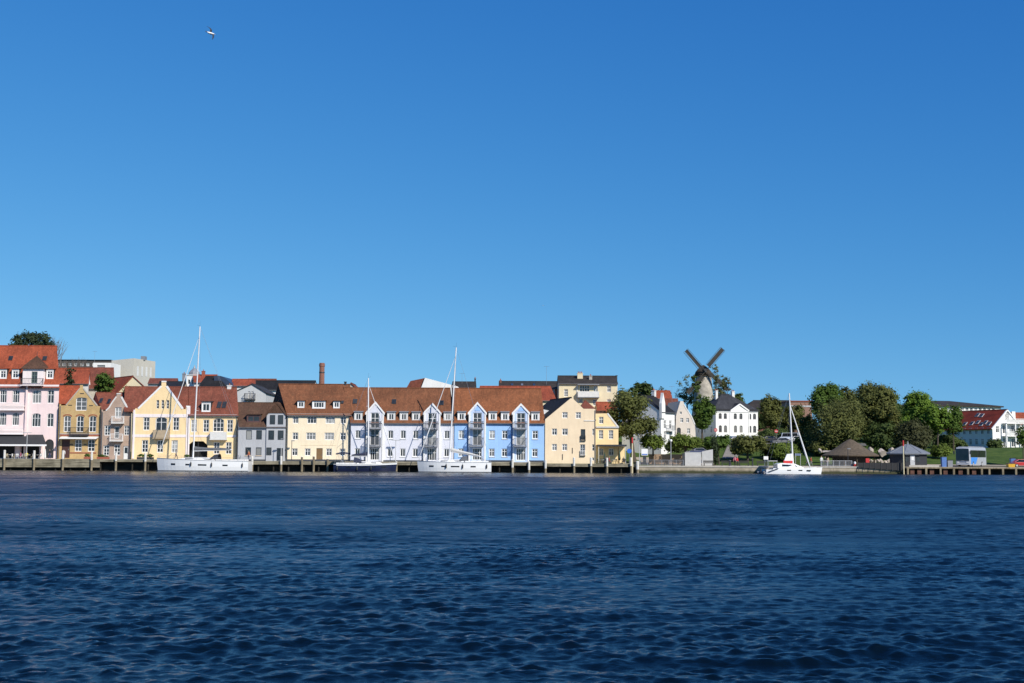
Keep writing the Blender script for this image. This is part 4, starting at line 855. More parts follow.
# red roofed apartment house: gable end faces the water, long side in shade
H = House('apartment_house', 'white apartment house with deep red roof and balconies on its bright gable', 993, 1022.6, 448.2, 300, rz=R(25), vref=435, sink=2)
a = (0.0, H.lz(428.6)); c = (H.x1, H.lz(428.6)); b = (H.x1 * .5, H.loc(1009.2, 410.2)[1])
for x, z, w_, hh in ((.17, 3.6, 1.1, 1.6), (.17, .8, 1.1, 1.6), (.5, 6.6, 1.3, 2.1), (.72, 6.6, 1.1, 2.1), (.42, 3.4, 1.5, 2.1), (.7, 3.4, 1.5, 2.1), (.42, .3, 1.5, 2.1), (.7, .3, 1.5, 2.1)):
    x *= H.x1; H.holes.append([(x - w_ / 2, z), (x + w_ / 2, z), (x + w_ / 2, z + hh), (x - w_ / 2, z + hh)]); fm, pm = win_mesh(w_, hh, 2, 1 if hh > 2 else 2, 0, WHITE, GLASS, True); o = link('window', fm, H.root, (x, .1, z)); link('pane', pm, o)
H.wall([(0, -2), (H.x1, -2), c, b, a], 17, WHITEP)
H.roof_y(a[0], a[1], b[0], b[1], c[0], c[1], 17.2, TDRED, y0=-.15, ov=.35, drop=-.02)
H.coping([(a[0] - .3, a[1] - .2), b, (c[0] + .3, c[1] - .2)], WHITE, .3, -.22, .05)
for z in (5.9, 2.9):
    xa, xb = H.x1 * .32, H.x1 * .92; bl = MB().box(xa, xb, -1.5, 0, z - .15, z).build('balcony', WHITE, H.root); rl = MB(); rl.box(xa, xb, -1.5, -1.42, z + .95, z + 1.05)
    for i in range(22): xx = xa + (xb - xa - .05) * i / 21; rl.box(xx, xx + .05, -1.48, -1.44, z, z + .95)
    rl.build('railing', WHITE, bl); MB().box(xa, xb, -1.44, -1.41, z + .1, z + .8).build('railing_panel', OFFW, bl)
for fx in (.32, .62, .92): MB().box(H.x1 * fx - .15, H.x1 * fx + .15, -1.4, -1.1, -2, 5.7).build('balcony_post', WHITE, H.root)
s_ = (b[1] - a[1]) / b[0]; cc = math.sqrt(1 + s_ * s_)
for y, t in ((2.0, .22), (3.5, .3), (4.2, .2), (6, .32), (7.6, .26), (9.8, .24), (6.5, .7), (8, .74)):
    x = b[0] * t; z = a[1] + s_ * x + .16; ww = .5; n = Vector((-s_, 0, 1)) / cc; dx, dz = .6 / cc, .6 * s_ / cc
    q = lambda e, k: [Vector((x - dx * k, y - ww * k, z - dz * k)) + n * e, Vector((x + dx * k, y - ww * k, z + dz * k)) + n * e, Vector((x + dx * k, y + ww * k, z + dz * k)) + n * e, Vector((x - dx * k, y + ww * k, z - dz * k)) + n * e]
    f_ = MB().hexa(q(-.1, 1) + q(.12, 1)).build('roof_window', LGREY, H.root); MB().hexa(q(0, .85) + q(.14, .85)).build('pane', GLASS, f_)
for i in range(8):
    for z in (.8, 3.3): fm, pm = win_mesh(.9, 1.5, 2, 2, 0, WHITE, GLASS, True); o = link('window', fm, H.root, (-.09, 1.2 + i * 1.9, z), R(-90)); link('pane', pm, o)
simple_house('terraced_house', 'house with bright orange roof at the far edge behind the white gable', 1012, 1034, 440, 424, 413, 330, 10, OFFW, TRED, k=0)

# ------------------------------------------------------------------ windmill
p = at(703.8, 412, 420); mill = thing('windmill', 'old white tower windmill with dark cap and lattice sails above the trees', 'windmill', p, R(4)); zz = lambda v: at(704.6, v, 420).z - p.z
MB().lathe([(4.2, -4), (3.8, 0), (3.1, zz(395)), (2.45, zz(374.5))], 24).build('tower', plain('weathered_whitewash', (.35, .32, .27), .9, .32, .8, bmp=.4), mill, smooth=True)
cp = MB().lathe([(2.75, zz(375) - .1), (2.85, zz(374)), (2.65, zz(372)), (2.0, zz(369.5)), (1.1, zz(367)), (.45, zz(365.6)), (.1, zz(365))], 20).build('cap', plain('tarred_thatch', (.045, .035, .025), .95, .3, 3), mill, smooth=True)
MB().box(-.5, .5, -2.9, -1.0, zz(371.6), zz(369.2)).build('windshaft_housing', DARKM, cp)
MB().lathe([(2.6, zz(376.4)), (3.0, zz(376.2)), (3.0, zz(375.6)), (2.6, zz(375.4))], 24).build('gallery_ring', plain('dark_wood', (.06, .045, .03), .9), mill)
hub = Vector((0, -3.3, zz(372))); MB().tube(hub + Vector((0, .8, 0)), hub + Vector((0, -.35, 0)), .42, .35, 12).build('hub', DARKM, mill)
SAIL = plain('grey_sail_timber', (.04, .036, .03), .85, .2)
for ang in (131, 49, 227, 317):
    d = Vector((math.cos(R(ang)), 0, math.sin(R(ang)))); n = Vector((-d.z, 0, d.x)); L = pxm(29, 416); s = MB(); s.bar(hub - d * .2, hub + d * L, .26, .26)
    lo, hi = L * .2, L * .99
    for o_ in (.75, 1.45, -.45): s.bar(hub + d * lo + n * o_, hub + d * hi + n * o_, .09, .09)
    for i in range(15): t = lo + (hi - lo) * i / 14; s.bar(hub + d * t - n * .48, hub + d * t + n * 1.48, .08, .08)
    s.bar(hub + d * lo + n * .55, hub + d * hi + n * .55, .05, 1.2 if ang != 131 else .8)
    s.build('sail', SAIL, mill)
for z, a in ((zz(386), -80), (zz(392), -110)):
    x, y = 2.75 * math.cos(R(a)), 2.55 * math.sin(R(a)); MB().box(x - .35, x + .35, y - .12, y + .5, z - .6, z + .6).build('window', GLASS, mill)
# ------------------------------------------------------------------ quay
X_ = lambda u, D=QY, v=462: at(u, v, D).x
def plankm(name, c, horiz=True, w=.22):
    m, t, b = new_mat(name); b.inputs['Roughness'].default_value = .9; b.inputs['Specular IOR Level'].default_value = .2
    v = coords(t, (.3, 1, 5) if horiz else (5, 1, .3)); f = noise(t, v, 1.0, 5, .7); f2 = noise(t, coords(t), .6, 4)
    a = ramp(t, f, [(.3, sc3(c, .5)), (.5, c), (.72, sc3(c, 1.5))])
    a = mixc(t, .8, a, ramp(t, f2, [(.35, (.55, .55, .5)), (.6, (1.05, 1.05, 1.0))]), 'MULTIPLY')
    t.links.new(a, b.inputs['Base Color']); bump(t, b, f, .6, .04); MATS[name] = m; return m
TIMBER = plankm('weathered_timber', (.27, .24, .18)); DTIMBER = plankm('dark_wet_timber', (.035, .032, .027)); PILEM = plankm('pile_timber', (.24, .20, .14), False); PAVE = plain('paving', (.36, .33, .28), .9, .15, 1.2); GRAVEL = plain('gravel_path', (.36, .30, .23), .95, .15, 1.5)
def slab(name, label, x0, x1, y0, y1, top, m): tag(MB().box(x0, x1, y0, y1, -2.5, top).build(name, m), label, None, None, 'structure')
xa, xb, xc, xd = X_(-140), X_(243), X_(544.6), X_(636.5)
slab('terrace', 'paved terrace in front of the pink hotel', xa, xb, QY + 1.6, 252, 2.0, PAVE)
slab('promenade', 'paved quay in front of the apartment houses', xb + .004, xc, QY + 1.6, 250, 1.79, PAVE)
slab('promenade', 'paved quay beside the cream gabled house', xc + .004, xd, QY + 1.6, 247, 1.57, PAVE)
slab('promenade', 'gravel promenade along the stone quay', xd + .004, X_(1200), QY + .62, 246.5, 1.29, GRAVEL)
def quay_section(label, x0, x1, top, fascia, cat='quay', plank=TIMBER, wall=False):
    q = thing('timber_quay', label, cat, ((x0 + x1) / 2, QY, 0)); c = (x0 + x1) / 2
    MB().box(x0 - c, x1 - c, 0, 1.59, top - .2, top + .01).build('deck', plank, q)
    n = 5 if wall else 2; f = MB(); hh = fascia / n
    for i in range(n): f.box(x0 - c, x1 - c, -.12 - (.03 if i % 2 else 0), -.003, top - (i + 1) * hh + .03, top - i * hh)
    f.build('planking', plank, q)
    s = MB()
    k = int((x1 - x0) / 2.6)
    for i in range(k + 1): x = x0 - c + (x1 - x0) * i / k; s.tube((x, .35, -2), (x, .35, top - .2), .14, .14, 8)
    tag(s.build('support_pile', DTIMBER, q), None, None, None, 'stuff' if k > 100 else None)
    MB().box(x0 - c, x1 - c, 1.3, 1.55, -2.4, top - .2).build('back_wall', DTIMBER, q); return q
quay_section('weathered plank-faced quay wall below the pink hotel terrace', xa, X_(100), 2.02, 1.5, wall=True)
quay_section('grey timber quay edge over dark water below the ochre yellow house', X_(100) + .01, xb, 1.95, .42)
quay_section('long timber quay edge below the cream, lilac and blue houses', xb + .01, xc, 1.8, .62)
quay_section('timber quay edge below the cream gabled house and cafe terrace', xc + .01, xd, 1.58, .55)
PW = plain('chalky_white', (.62, .6, .55), .8, .15, 2)
PILES = [(4, 450, 'white-topped pile before the awning, nearest the frame edge', 1), (33.7, 450.5, 'white-topped pile between the awning end and the arched door', 1), (62.5, 450.5, 'white-topped pile in front of the pink and brick house joint', 1),
 (91.3, 451.5, 'white-topped pile under the brick house window', 1), (115.6, 452.5, 'white-topped pile below the brown brick house', 1), (145, 453, 'white-topped pile at the bow of the white yacht', 1),
 (252, 456.3, 'pale pile at the stern of the white yacht', 1), (281, 456, 'pale pile below the grey house door', 1), (301.7, 456.5, 'pale pile below the cream house, west of its door', 0), (313.5, 456, 'pale pile just beside the cream house door', 0), (327.5, 458.5, 'short pile at the stern of the navy yacht', 0),
 (396.3, 461.5, 'short pile between navy yacht and second white yacht', 0), (512.5, 459, 'white pile below the second blue gable', 1), (529, 461.5, 'pile at the blue house beside the ladder', 1), (545.5, 460, 'pile where the blue and cream houses meet', 1),
 (574, 457.5, 'tall white pile below the middle of the cream gabled house', 1), (591, 457.5, 'dark-sided pile at the corner of the cream gabled house', 1), (607, 457.8, 'bright white pile in front of the cafe terrace', 1), (631, 457.5, 'thick white pile beside the red-topped marker', 1), (637.5, 461, 'stout pile at the end of the stone quay wall', 1)]
for u, vt, lab, wt in PILES:
    p = at(u, 470, QY - .45); t = at(u, vt, QY - .45).z; o = thing('mooring_pile', 'wooden mooring pile: ' + lab if False else lab, 'mooring pile', (p.x, p.y, 0), 0, 'mooring piles along the timber quay')
    r = .26 if u == 637.5 else .2
    MB().tube((0, 0, -2), (0, 0, t - (1.5 if wt else .1)), r, r, 10).build('pile', PILEM, o)
    if wt: MB().lathe([(r + .006, t - 1.5), (r + .006, t - .08), (r * .8, t)], 10).build('painted_top', PW, o)
    else: MB().lathe([(r + .006, t - .1), (r * .8, t)], 10).build('pile_cap', PW, o)
# stone quay
sw, t_, b_ = new_mat('quay_stone'); b_.inputs['Roughness'].default_value = .92
f = noise(t_, coords(t_), .9, 6, .7); sp = N(t_, 'ShaderNodeSeparateXYZ'); tcn = N(t_, 'ShaderNodeTexCoord'); t_.links.new(tcn.outputs['Object'], sp.inputs[0])
ad = N(t_, 'ShaderNodeMath', operation='MULTIPLY_ADD'); t_.links.new(f, ad.inputs[0]); ad.inputs[1].default_value = .5; t_.links.new(sp.outputs[2], ad.inputs[2])
st = ramp(t_, f, [(.3, (.25, .21, .155)), (.7, (.42, .36, .27))]); alg = ramp(t_, ad.outputs[0], [(.55, (1, 1, 1)), (.9, (0, 0, 0))])
t_.links.new(mixc(t_, alg, st, (.05, .052, .022)), b_.inputs['Base Color']); bump(t_, b_, f, .6, .08)
q = thing('stone_quay', 'pale stone quay wall with green algae along the waterline', 'quay wall', (X_(770), QY, 0)); c = X_(770)
MB().box(xd - c + .3, X_(903) - c, 0, .6, -2.4, 1.06).build('wall', sw, q); MB().box(xd - c + .3, X_(903) - c, -.08, .61, 1.06, 1.31).build('coping', STONE, q)
for i in range(1, 16): x = xd - c + .3 + i * 2.9; MB().box(x - .02, x + .02, -.015, 0, -.4, 1.05).build('joint', PILEM, q) if i % 3 == 0 else None
# black timber fence and pier on the far right
fz = thing('timber_fence', 'black timber screen on the quay beside the grey kiosk', 'fence', (X_(858), QY - .3, 0)); L = X_(903) - X_(858)
for i in range(8): MB().box(L * i / 8 + .02, L * (i + 1) / 8, 0, .12, 1.12 - .07 * i, 1.98).build('board_panel', plain('black_board', (.02, .02, .022), .8, .2, 3), fz)
for i in range(9): MB().box(L * i / 8 - .05, L * i / 8 + .05, -.06, -.003, .6, 2.03).build('post', DARKM, fz)
pr = thing('pier', 'low pier of pale posts and rusty sheet piles on the far side', 'pier', (X_(904), QY - 1.2, 0)); c = X_(904); L = X_(1120) - c
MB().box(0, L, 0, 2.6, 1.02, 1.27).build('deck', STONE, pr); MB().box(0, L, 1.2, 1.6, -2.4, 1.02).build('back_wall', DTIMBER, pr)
RUST = plain('rusty_steel', (.11, .05, .034), .9, .35, 2)
for u in (910.5, 917.5, 930, 943.5, 958.5, 972): MB().box(X_(u) - c - .36, X_(u) - c + .36, .25, .4, -2, 1.02).build('sheet_pile', RUST, pr)
for u in (905.5, 923.7, 938, 951.2, 965.2, 979, 986.6, 1000, 1013, 1027, 1041): MB().box(X_(u) - c - .17, X_(u) - c + .17, -.12, .22, -2, 1.02).build('post', PILEM, pr)
MB().box(0, L, -.1, -.003, 1.02, 1.27).build('edge_beam', PILEM, pr)

# ------------------------------------------------------------------ boats
HULLW = plain('white_gelcoat', (.80, .80, .79), .22, .02, 1.0); NAVY = plain('navy_gelcoat', (.012, .016, .045), .2, .1); NAVYC = plain('navy_canvas', (.02, .025, .055), .8, .2, 4); GREYC = plain('grey_sailcover', (.11, .115, .125), .8, .15, 4); ALU = plain('mast_white', (.74, .74, .74), .35, .04); TEAK = plain('teak_deck', (.34, .24, .15), .8, .15, 6); BOOT = plain('boot_stripe', (.03, .035, .05), .4); PALEC = plain('pale_sailcover', (.5, .49, .47), .8, .1, 4); WIRE = plain('steel_wire', (.4, .4, .41), .35, .05, metal=.6)
def hull_rings(L, B, fb_stern, fb_bow, draft=.55, n=22, stern=.80, rake=.35):
    out = []
    for i in range(n + 1):
        t = i / n; x = -L / 2 + L * t
        b = B / 2 * (stern + (1 - stern) * math.sin(min(1, t / .45) * math.pi / 2)) if t < .45 else B / 2 * max(0.02, (1 - ((t - .45) / .55) ** 2.3))
        z = fb_stern + (fb_bow - fb_stern) * t - .12 * math.sin(t * math.pi)
        d = draft * (1 - abs(2 * t - .9) ** 3 * .75)
        xs = x; r = rake * t ** 3
        out.append([(xs, -b, z), (xs - r * .4, -b * .99, z * .45), (xs - r * .8, -b * .94, 0), (xs - r * 1.2, -b * .42, -d * .8), (xs - r * 1.3, 0, -d), (xs - r * 1.2, b * .42, -d * .8), (xs - r * .8, b * .94, 0), (xs - r * .4, b * .99, z * .45), (xs, b, z)])
    return out
def beam_at(R_, x):
    for a, b in zip(R_, R_[1:]):
        if a[0][0] <= x <= b[0][0]:
            t = (x - a[0][0]) / (b[0][0] - a[0][0]); return a[8][1] * (1 - t) + b[8][1] * t, a[0][2] * (1 - t) + b[0][2] * t
    return R_[-1][8][1], R_[-1][0][2]
def yacht(label, u_bow, u_stern, v_wl, Y, mast_u, mast_top, mast_top_u, hullm, deckm, cover, boom_v=(450, 449.5), B=4.4, fb=(1.25, 1.55), jib=True, bimini=None, sprayhood=DARKM, stripe=None, jib_u=None):
    pb, ps = at(u_bow, v_wl, Y), at(u_stern, v_wl, Y); L = abs(pb.x - ps.x); s = 1 if pb.x > ps.x else -1
    cx = (pb.x + ps.x) / 2; o = thing('sailing_yacht', label, 'sailboat', (cx, Y, 0), 0 if s > 0 else math.pi, 'sailing boats moored along the quay')
    lx = lambda u, v=460: (at(u, v, Y).x - cx) * s
    Rg = hull_rings(L, B, fb[0], fb[1]); hb = MB(); hb.loft(Rg, cap=True); hull = hb.build('hull', hullm, o, smooth=False)
    dk = MB(); n = len(Rg)
    dk.add([(p[0][0], p[0][1] * .985, p[0][2] + .012) for p in Rg] + [(p[8][0], p[8][1] * .985, p[8][2] + .012) for p in Rg], [(i, i + 1, n + i + 1, n + i) for i in range(n - 1)]); dk.build('deck', deckm, o)
    ts = MB()
    for sd in (-1, 1):
        for a, b in zip(Rg, Rg[1:]): ts.bar((a[0][0], sd * a[8][1], a[0][2] + .03), (b[0][0], sd * b[8][1], b[0][2] + .03), .05, .07)
    ts.build('toe_rail', WIRE if hullm is HULLW else WHITE, hull)
    if stripe is not None:
        st_ = MB()
        for sd in (-1, 1):
            for a, b in zip(Rg[1:-1], Rg[2:]):
                k = lambda p, f: (p[0][0], sd * (p[8][1] * (.99 + .01 * f) + .015), p[0][2] * (.45 + .55 * f)); st_.quad(k(a, .72), k(b, .72), k(b, .93), k(a, .93))
        st_.build('sheer_stripe', stripe, hull, fix=False)
    bt = MB()
    for sd in (-1, 1):
        for a, b in zip(Rg[:-1], Rg[1:]):
            k = lambda p, z, f: (p[0][0] * (1 if True else 1), sd * (p[8][1] * f + .012), z); bt.quad(k(a, .02, .945), k(b, .02, .945), k(b, .13, .955), k(a, .13, .955))
    bt.build('boot_top', BOOT, hull, fix=False)
    for fx, wd in ((-.26, .9), (-.02, 1.5), (.14, .7), (.30, .8)):
        for sd in (-1, 1):
            x = fx * L; b0, z0 = beam_at(Rg, x - wd / 2); b1, z1 = beam_at(Rg, x + wd / 2); y0, y1 = sd * (b0 * .993 + .004), sd * (b1 * .993 + .004)
            MB().hexa([(x - wd / 2, y0 - .02 * sd, z0 * .52), (x + wd / 2, y1 - .02 * sd, z1 * .52), (x + wd / 2, y1 + .012 * sd, z1 * .52), (x - wd / 2, y0 + .012 * sd, z0 * .52), (x - wd / 2, y0 - .02 * sd, z0 * .66), (x + wd / 2, y1 - .02 * sd, z1 * .66), (x + wd / 2, y1 + .02 * sd, z1 * .66), (x - wd / 2, y0 + .02 * sd, z0 * .66)]).build('hull_window', GLASSV, hull)
    zd = lambda x: beam_at(Rg, x)[1]
    # coachroof
    secs = []
    for fx, w, h in ((-.14, .62, .05), (-.13, .62, .48), (.05, .58, .46), (.2, .45, .3), (.27, .34, .04)):
        x = fx * L; b = beam_at(Rg, x)[0]; z = zd(x); secs.append([(x, -b * w, z), (x, -b * w * .86, z + h), (x, 0, z + h * 1.12 + .02), (x, b * w * .86, z + h), (x, b * w, z)])
    cr = MB().loft(secs).build('coachroof', HULLW, o)
    for sd in (-1, 1):
        wq = [(secs[1][0][0] + .4, .5), (secs[3][0][0] - .3, .45)]; x0_, x1_ = wq[0][0], wq[1][0]; b0, b1 = beam_at(Rg, x0_)[0] * .585, beam_at(Rg, x1_)[0] * .47
        MB().hexa([(x0_, sd * (b0 - .05), zd(x0_) + .2), (x1_, sd * (b1 - .05), zd(x1_) + .16), (x1_, sd * (b1 + .03), zd(x1_) + .16), (x0_, sd * (b0 + .05), zd(x0_) + .2), (x0_, sd * (b0 - .1), zd(x0_) + .36), (x1_, sd * (b1 - .1), zd(x1_) + .25), (x1_, sd * (b1 + .01), zd(x1_) + .25), (x0_, sd * (b0 + .02), zd(x0_) + .36)]).build('cabin_window', GLASSV, cr)
    ck = MB(); x0_, x1_ = -.46 * L, -.15 * L
    for sd in (-1, 1): b = beam_at(Rg, -.3 * L)[0]; ck.box(x0_, x1_, min(sd * b * .62, sd * b * .78), max(sd * b * .62, sd * b * .78), zd(-.3 * L) - .1, zd(-.3 * L) + .32)
    ck.build('cockpit_coaming', HULLW, o)
    for sd in (-1, 1):
        x = -.38 * L; w_ = MB(); zc = zd(x) + .75
        pts = [(x, sd * .85 + .38 * math.cos(a), zc + .38 * math.sin(a)) for a in np.linspace(0, 2 * math.pi, 13)]; w_.path(pts, .022, 5)
        for a in (0, 1.05, 2.1): w_.tube((x, sd * .85 - .37 * math.cos(a), zc - .37 * math.sin(a)), (x, sd * .85 + .37 * math.cos(a), zc + .37 * math.sin(a)), .014, .014, 4)
        w_.tube((x + .1, sd * .85, zd(x)), (x + .1, sd * .85, zc), .09, .06, 8); w_.build('steering_wheel', WIRE, o)
    for fx in (-.44, -.12, .1):
        for sd in (-1, 1):
            x = fx * L; b_, z_ = beam_at(Rg, x); f_ = MB(); f_.lathe([(.02, .95), (.11, .85), (.13, .6), (.11, .3), (.02, .2)], 8).moved(Matrix.Translation((x, sd * (b_ + .12), z_ - 1.25))); f_.tube((x, sd * (b_ + .12), z_ - .3), (x, sd * b_ * .97, z_ + .05), .012, .012, 4); f_.build('fender', DARKM, o)
    # rig
    mx = lx(mast_u, 458); pt = at(mast_top_u, mast_top, Y); mt = Vector(((pt.x - cx) * s, 0, pt.z)); mb_ = Vector((mx, 0, zd(mx) + .3)); m = MB(); m.tube(mb_, mt, .145, .09, 10); mast = m.build('mast', ALU, o)
    rig = MB(); up = mt - mb_
    sp_ = MB()
    for f_ in (.36, .66):
        c = mb_ + up * f_; wsp = 1.25 * (1.1 - f_ * .45)
        for sd in (-1, 1): sp_.tube(c, c + Vector((-.25, sd * wsp, .05)), .035, .025, 6)
    sp_.build('spreaders' if False else 'spreader', ALU, mast)
    bow = Vector((Rg[-1][0][0] - .15, 0, Rg[-1][0][2])); ste = Vector((-L / 2 + .1, 0, Rg[0][0][2]))
    fs = mb_ + up * .93
    for sd in (-1, 1):
        b = beam_at(Rg, mx - .4)[0]; cp = Vector((mx - .4, sd * b * .93, zd(mx))); prev = cp
        for f_ in (.36, .66): t1 = mb_ + up * f_ + Vector((-.25, sd * 1.25 * (1.1 - f_ * .45), .05)); rig.tube(prev, t1, .012, .012, 4); prev = t1
        rig.tube(prev, mb_ + up * .95, .012, .012, 4)
        rig.tube(mt, ste + Vector((0, sd * B * .35, 0)), .011, .011, 4)
    rig.tube(bow, fs, .014, .014, 4); rig.build('standing_rigging', WIRE, o)
    if jib:
        a, b = bow + (fs - bow) * .03, bow + (fs - bow) * .97; j = MB(); mid = bow + (fs - bow) * .25; j.tube(a, mid, .04, .09, 8); j.tube(mid, b, .09, .03, 8); j.build('furled_jib', plain('pale_furled_sail', (.7, .7, .7), .7, .06, 5), o)
    bz = at(mast_u, boom_v[0], Y).z; be = (boom_v[2] - 0 if len(boom_v) > 2 else None); ex_ = lx(be) if be else -.36 * L; ez = at(mast_u, boom_v[1], Y).z
    bm = MB().tube((mx - .15, 0, bz), (ex_, 0, ez), .11, .1, 8).build('boom', ALU, o)
    secs = []
    for t, h in ((0, .75), (.1, .62), (.35, .45), (.7, .36), (1, .16)):
        x, z = mx - .2 + (ex_ + .3 - mx + .2) * t, bz + (ez - bz) * t; secs.append([(x, -.14, z + .06), (x, -.2, z + .06 + h * .45), (x, -.05, z + .06 + h), (x, .05, z + .06 + h), (x, .2, z + .06 + h * .45), (x, .14, z + .06)])
    MB().loft(secs).build('sail_cover', cover, bm)
    # sprayhood, bimini, rails
    xh = -.14 * L; b = beam_at(Rg, xh)[0] * .6; z = zd(xh) + .45; rings = []
    for x_, h in ((xh + .9, .05), (xh + .35, .62), (xh - .5, .78)): rings.append([(x_, b * math.cos(a), z - .15 + (h + .15) * math.sin(a) ** .6) for a in np.linspace(0, math.pi, 9)])
    MB().loft(rings, cap=False).build('sprayhood', sprayhood, o)
    if bimini is not None:
        x0_, x1_ = -.47 * L, -.27 * L; b = B * .36; z = zd(x0_) + 2.05; bb = MB()
        rings = [[(x_, b * math.cos(a), z + h - .2 + .25 * math.sin(a)) for a in np.linspace(0, math.pi, 7)] for x_, h in ((x0_, -.12), (x0_ + .5, 0), (x1_ - .5, .03), (x1_, -.1))]
        bb.loft(rings, cap=False); bi = bb.build('bimini', bimini, o); fr = MB()
        for x_ in (x0_ + .3, x1_ - .3):
            for sd in (-1, 1): fr.tube(((x0_ + x1_) / 2, sd * b, zd(x0_)), (x_, sd * b * .98, z - .2), .018, .018, 5)
        fr.build('bimini_frame', WIRE, bi)
    lf = MB(); N_ = 11; prev = {}
    for i in range(N_ + 1):
        x = -.48 * L + .95 * L * i / N_
        for sd in (-1, 1):
            b = beam_at(Rg, x)[0] * .95; z = zd(x); lf.tube((x, sd * b, z), (x, sd * b, z + .62), .016, .014, 5)
            if sd in prev:
                for f_ in (.32, .6): lf.tube((prev[sd][0], prev[sd][1], prev[sd][2] + f_), (x, sd * b, z + f_), .008, .008, 4)
            prev[sd] = (x, sd * b, z)
    lf.build('guard_rail', WIRE, o)
    mtp = MB().tube(mt, mt + Vector((0, 0, .9)), .012, .008, 4); mtp.tube(mt + Vector((0, 0, .1)), mt + Vector((.5, 0, .25)), .012, .012, 4); mtp.build('masthead_aerial', DARKM, mast)
    return o, Rg, lx
yacht('large white yacht with tall mast and black boom cover below the ochre house', 156.4, 250.2, 471.2, 226.2, 193, 326.5, 200, HULLW, TEAK, GREYC, (450.8, 449.6, 232), 4.7, (1.75, 2.25), stripe=None)
yacht('white yacht with pale grey boom cover in front of the blue house', 417, 491.3, 472.1, 226.2, 449.4, 347.5, 456.2, HULLW, HULLW, PALEC, (451.6, 456.6, 481), 4.2, (1.75, 1.95), sprayhood=GREYC)
yacht('navy blue hulled yacht with white stripe and navy canvas, shorter mast', 397, 334.5, 472, 226.4, 368.4, 378, 368.4, NAVY, TEAK, NAVYC, (456, 456, 350), 3.6, (1.3, 1.6), bimini=NAVYC, sprayhood=NAVYC, stripe=HULLW)
# catamaran
Y = 226.4; pb, ps = at(819.5, 474, Y), at(763.5, 474, Y); L = pb.x - ps.x; cx = (pb.x + ps.x) / 2; cat = thing('catamaran', 'white trimaran-like catamaran with red and white sail bag, moored alone at the stone quay', 'catamaran', (cx, Y, 0), 0, 'sailing boats moored along the quay'); cat['label'] = 'white catamaran with red-edged sail bag, moored alone at the stone quay'
lx = lambda u, v=465: at(u, v, Y).x - cx
for sd in (-1, 1):
    Rg = hull_rings(L, 1.15, .75, 1.2, .4, 20, .7, .3); h = MB().loft(Rg).moved(Matrix.Translation((0, sd * 2.1, 0))).build('hull', HULLW, cat)
    for fx in (-.1, .1, .25): MB().box(fx * L - .35, fx * L + .35, sd * 2.1 - .575, sd * 2.1 + .575, .55, .72).build('hull_window', GLASSV, h)
    MB().add([(-L / 2 + .6, sd * 2.1 - .6, .35), (-L / 2 + 2.4, sd * 2.1 - .59, .95), (-L / 2 + 1.8, sd * 2.1 - .59, .95), (-L / 2 + .1, sd * 2.1 - .6, .35)], [(0, 1, 2, 3)]).build('dark_flash', BOOT, h)
MB().box(-L * .36, L * .18, -1.7, 1.7, .6, .95).build('bridge_deck', HULLW, cat)
secs = [[(x, -w, .94), (x, -w * .9, .94 + h), (x, w * .9, .94 + h), (x, w, .94)] for x, w, h in ((-L * .28, 1.75, .75), (-L * .22, 1.75, .95), (L * .02, 1.7, .85), (L * .2, 1.3, .12))]
cab = MB().loft(secs).build('cabin', HULLW, cat)
for sd in (-1, 1): MB().hexa([(-L * .2, sd * 1.66 - .06, 1.3), (L * .08, sd * 1.5 - .06, 1.25), (L * .08, sd * 1.5 + .08, 1.25), (-L * .2, sd * 1.66 + .08, 1.3), (-L * .2, sd * 1.6 - .06, 1.66), (L * .03, sd * 1.5 - .06, 1.55), (L * .03, sd * 1.5 + .08, 1.55), (-L * .2, sd * 1.6 + .08, 1.66)]).build('cabin_window', GLASSV, cab)
mt = at(789.2, 393.2, Y); mx = lx(793, 462); mb_ = Vector((mx, 0, 1.5)); mt = Vector((mt.x - cx, 0, mt.z)); mast = MB().tube(mb_, mt, .15, .1, 10).build('mast', ALU, cat); up = mt - mb_
fs = mb_ + up * .84; bow = Vector((lx(810.4, 467), 0, .95)); j = MB(); j.tube(bow, bow + (fs - bow) * .2, .06, .15, 8); j.tube(bow + (fs - bow) * .2, fs, .15, .08, 8); j.build('furled_jib', MATS['pale_furled_sail'], cat)
MB().tube((L * .36, -2.1, .95), (L * .36, 2.1, .95), .1, .1, 8).build('cross_beam', ALU, cat)
rg = MB()
for sd in (-1, 1): rg.tube((mx - 1, sd * 2.4, .9), mb_ + up * .85, .012, .012, 4); rg.tube((-L * .47, sd * 2.1, .8), mt, .011, .011, 4)
rg.build('standing_rigging', WIRE, cat)
z0, z1 = at(790, 463.5, Y).z, at(790, 453.5, Y).z
xs0, xs1 = lx(784), lx(792.3)
RED = plain('red_canvas', (.5, .03, .03), .7, .1, 4)
bm = MB().tube((xs1, 0, z0 - .1), (lx(778), 0, z0 - .12), .1, .09, 8).build('boom', ALU, cat)
sb = MB(); sb.prism([(xs0, z0 + .45), (xs1, z0 + .5), (xs1 + .02, z1), (lx(787), z1 - .1)], -.16, .16); sb.build('sail_bag', HULLW, bm)
MB().box(xs0 - .1, xs1, -.17, .17, z0 - .02, z0 + .5).build('red_band', RED, bm)
MB().box(-L * .45, -L * .28, -1.6, 1.6, 2.2, 2.28).build('cockpit_roof', HULLW, cat)
for sx_ in (-.44, -.29):
    for sd in (-1, 1): MB().tube((sx_ * L, sd * 1.5, .95), (sx_ * L, sd * 1.5, 2.2), .03, .03, 6).build('roof_post', WIRE, cat)
dg = thing('dinghy', 'small grey inflatable dinghy behind the catamaran', 'dinghy', (cx - L / 2 - .5, Y - .2, .1), R(80)); tb = MB()
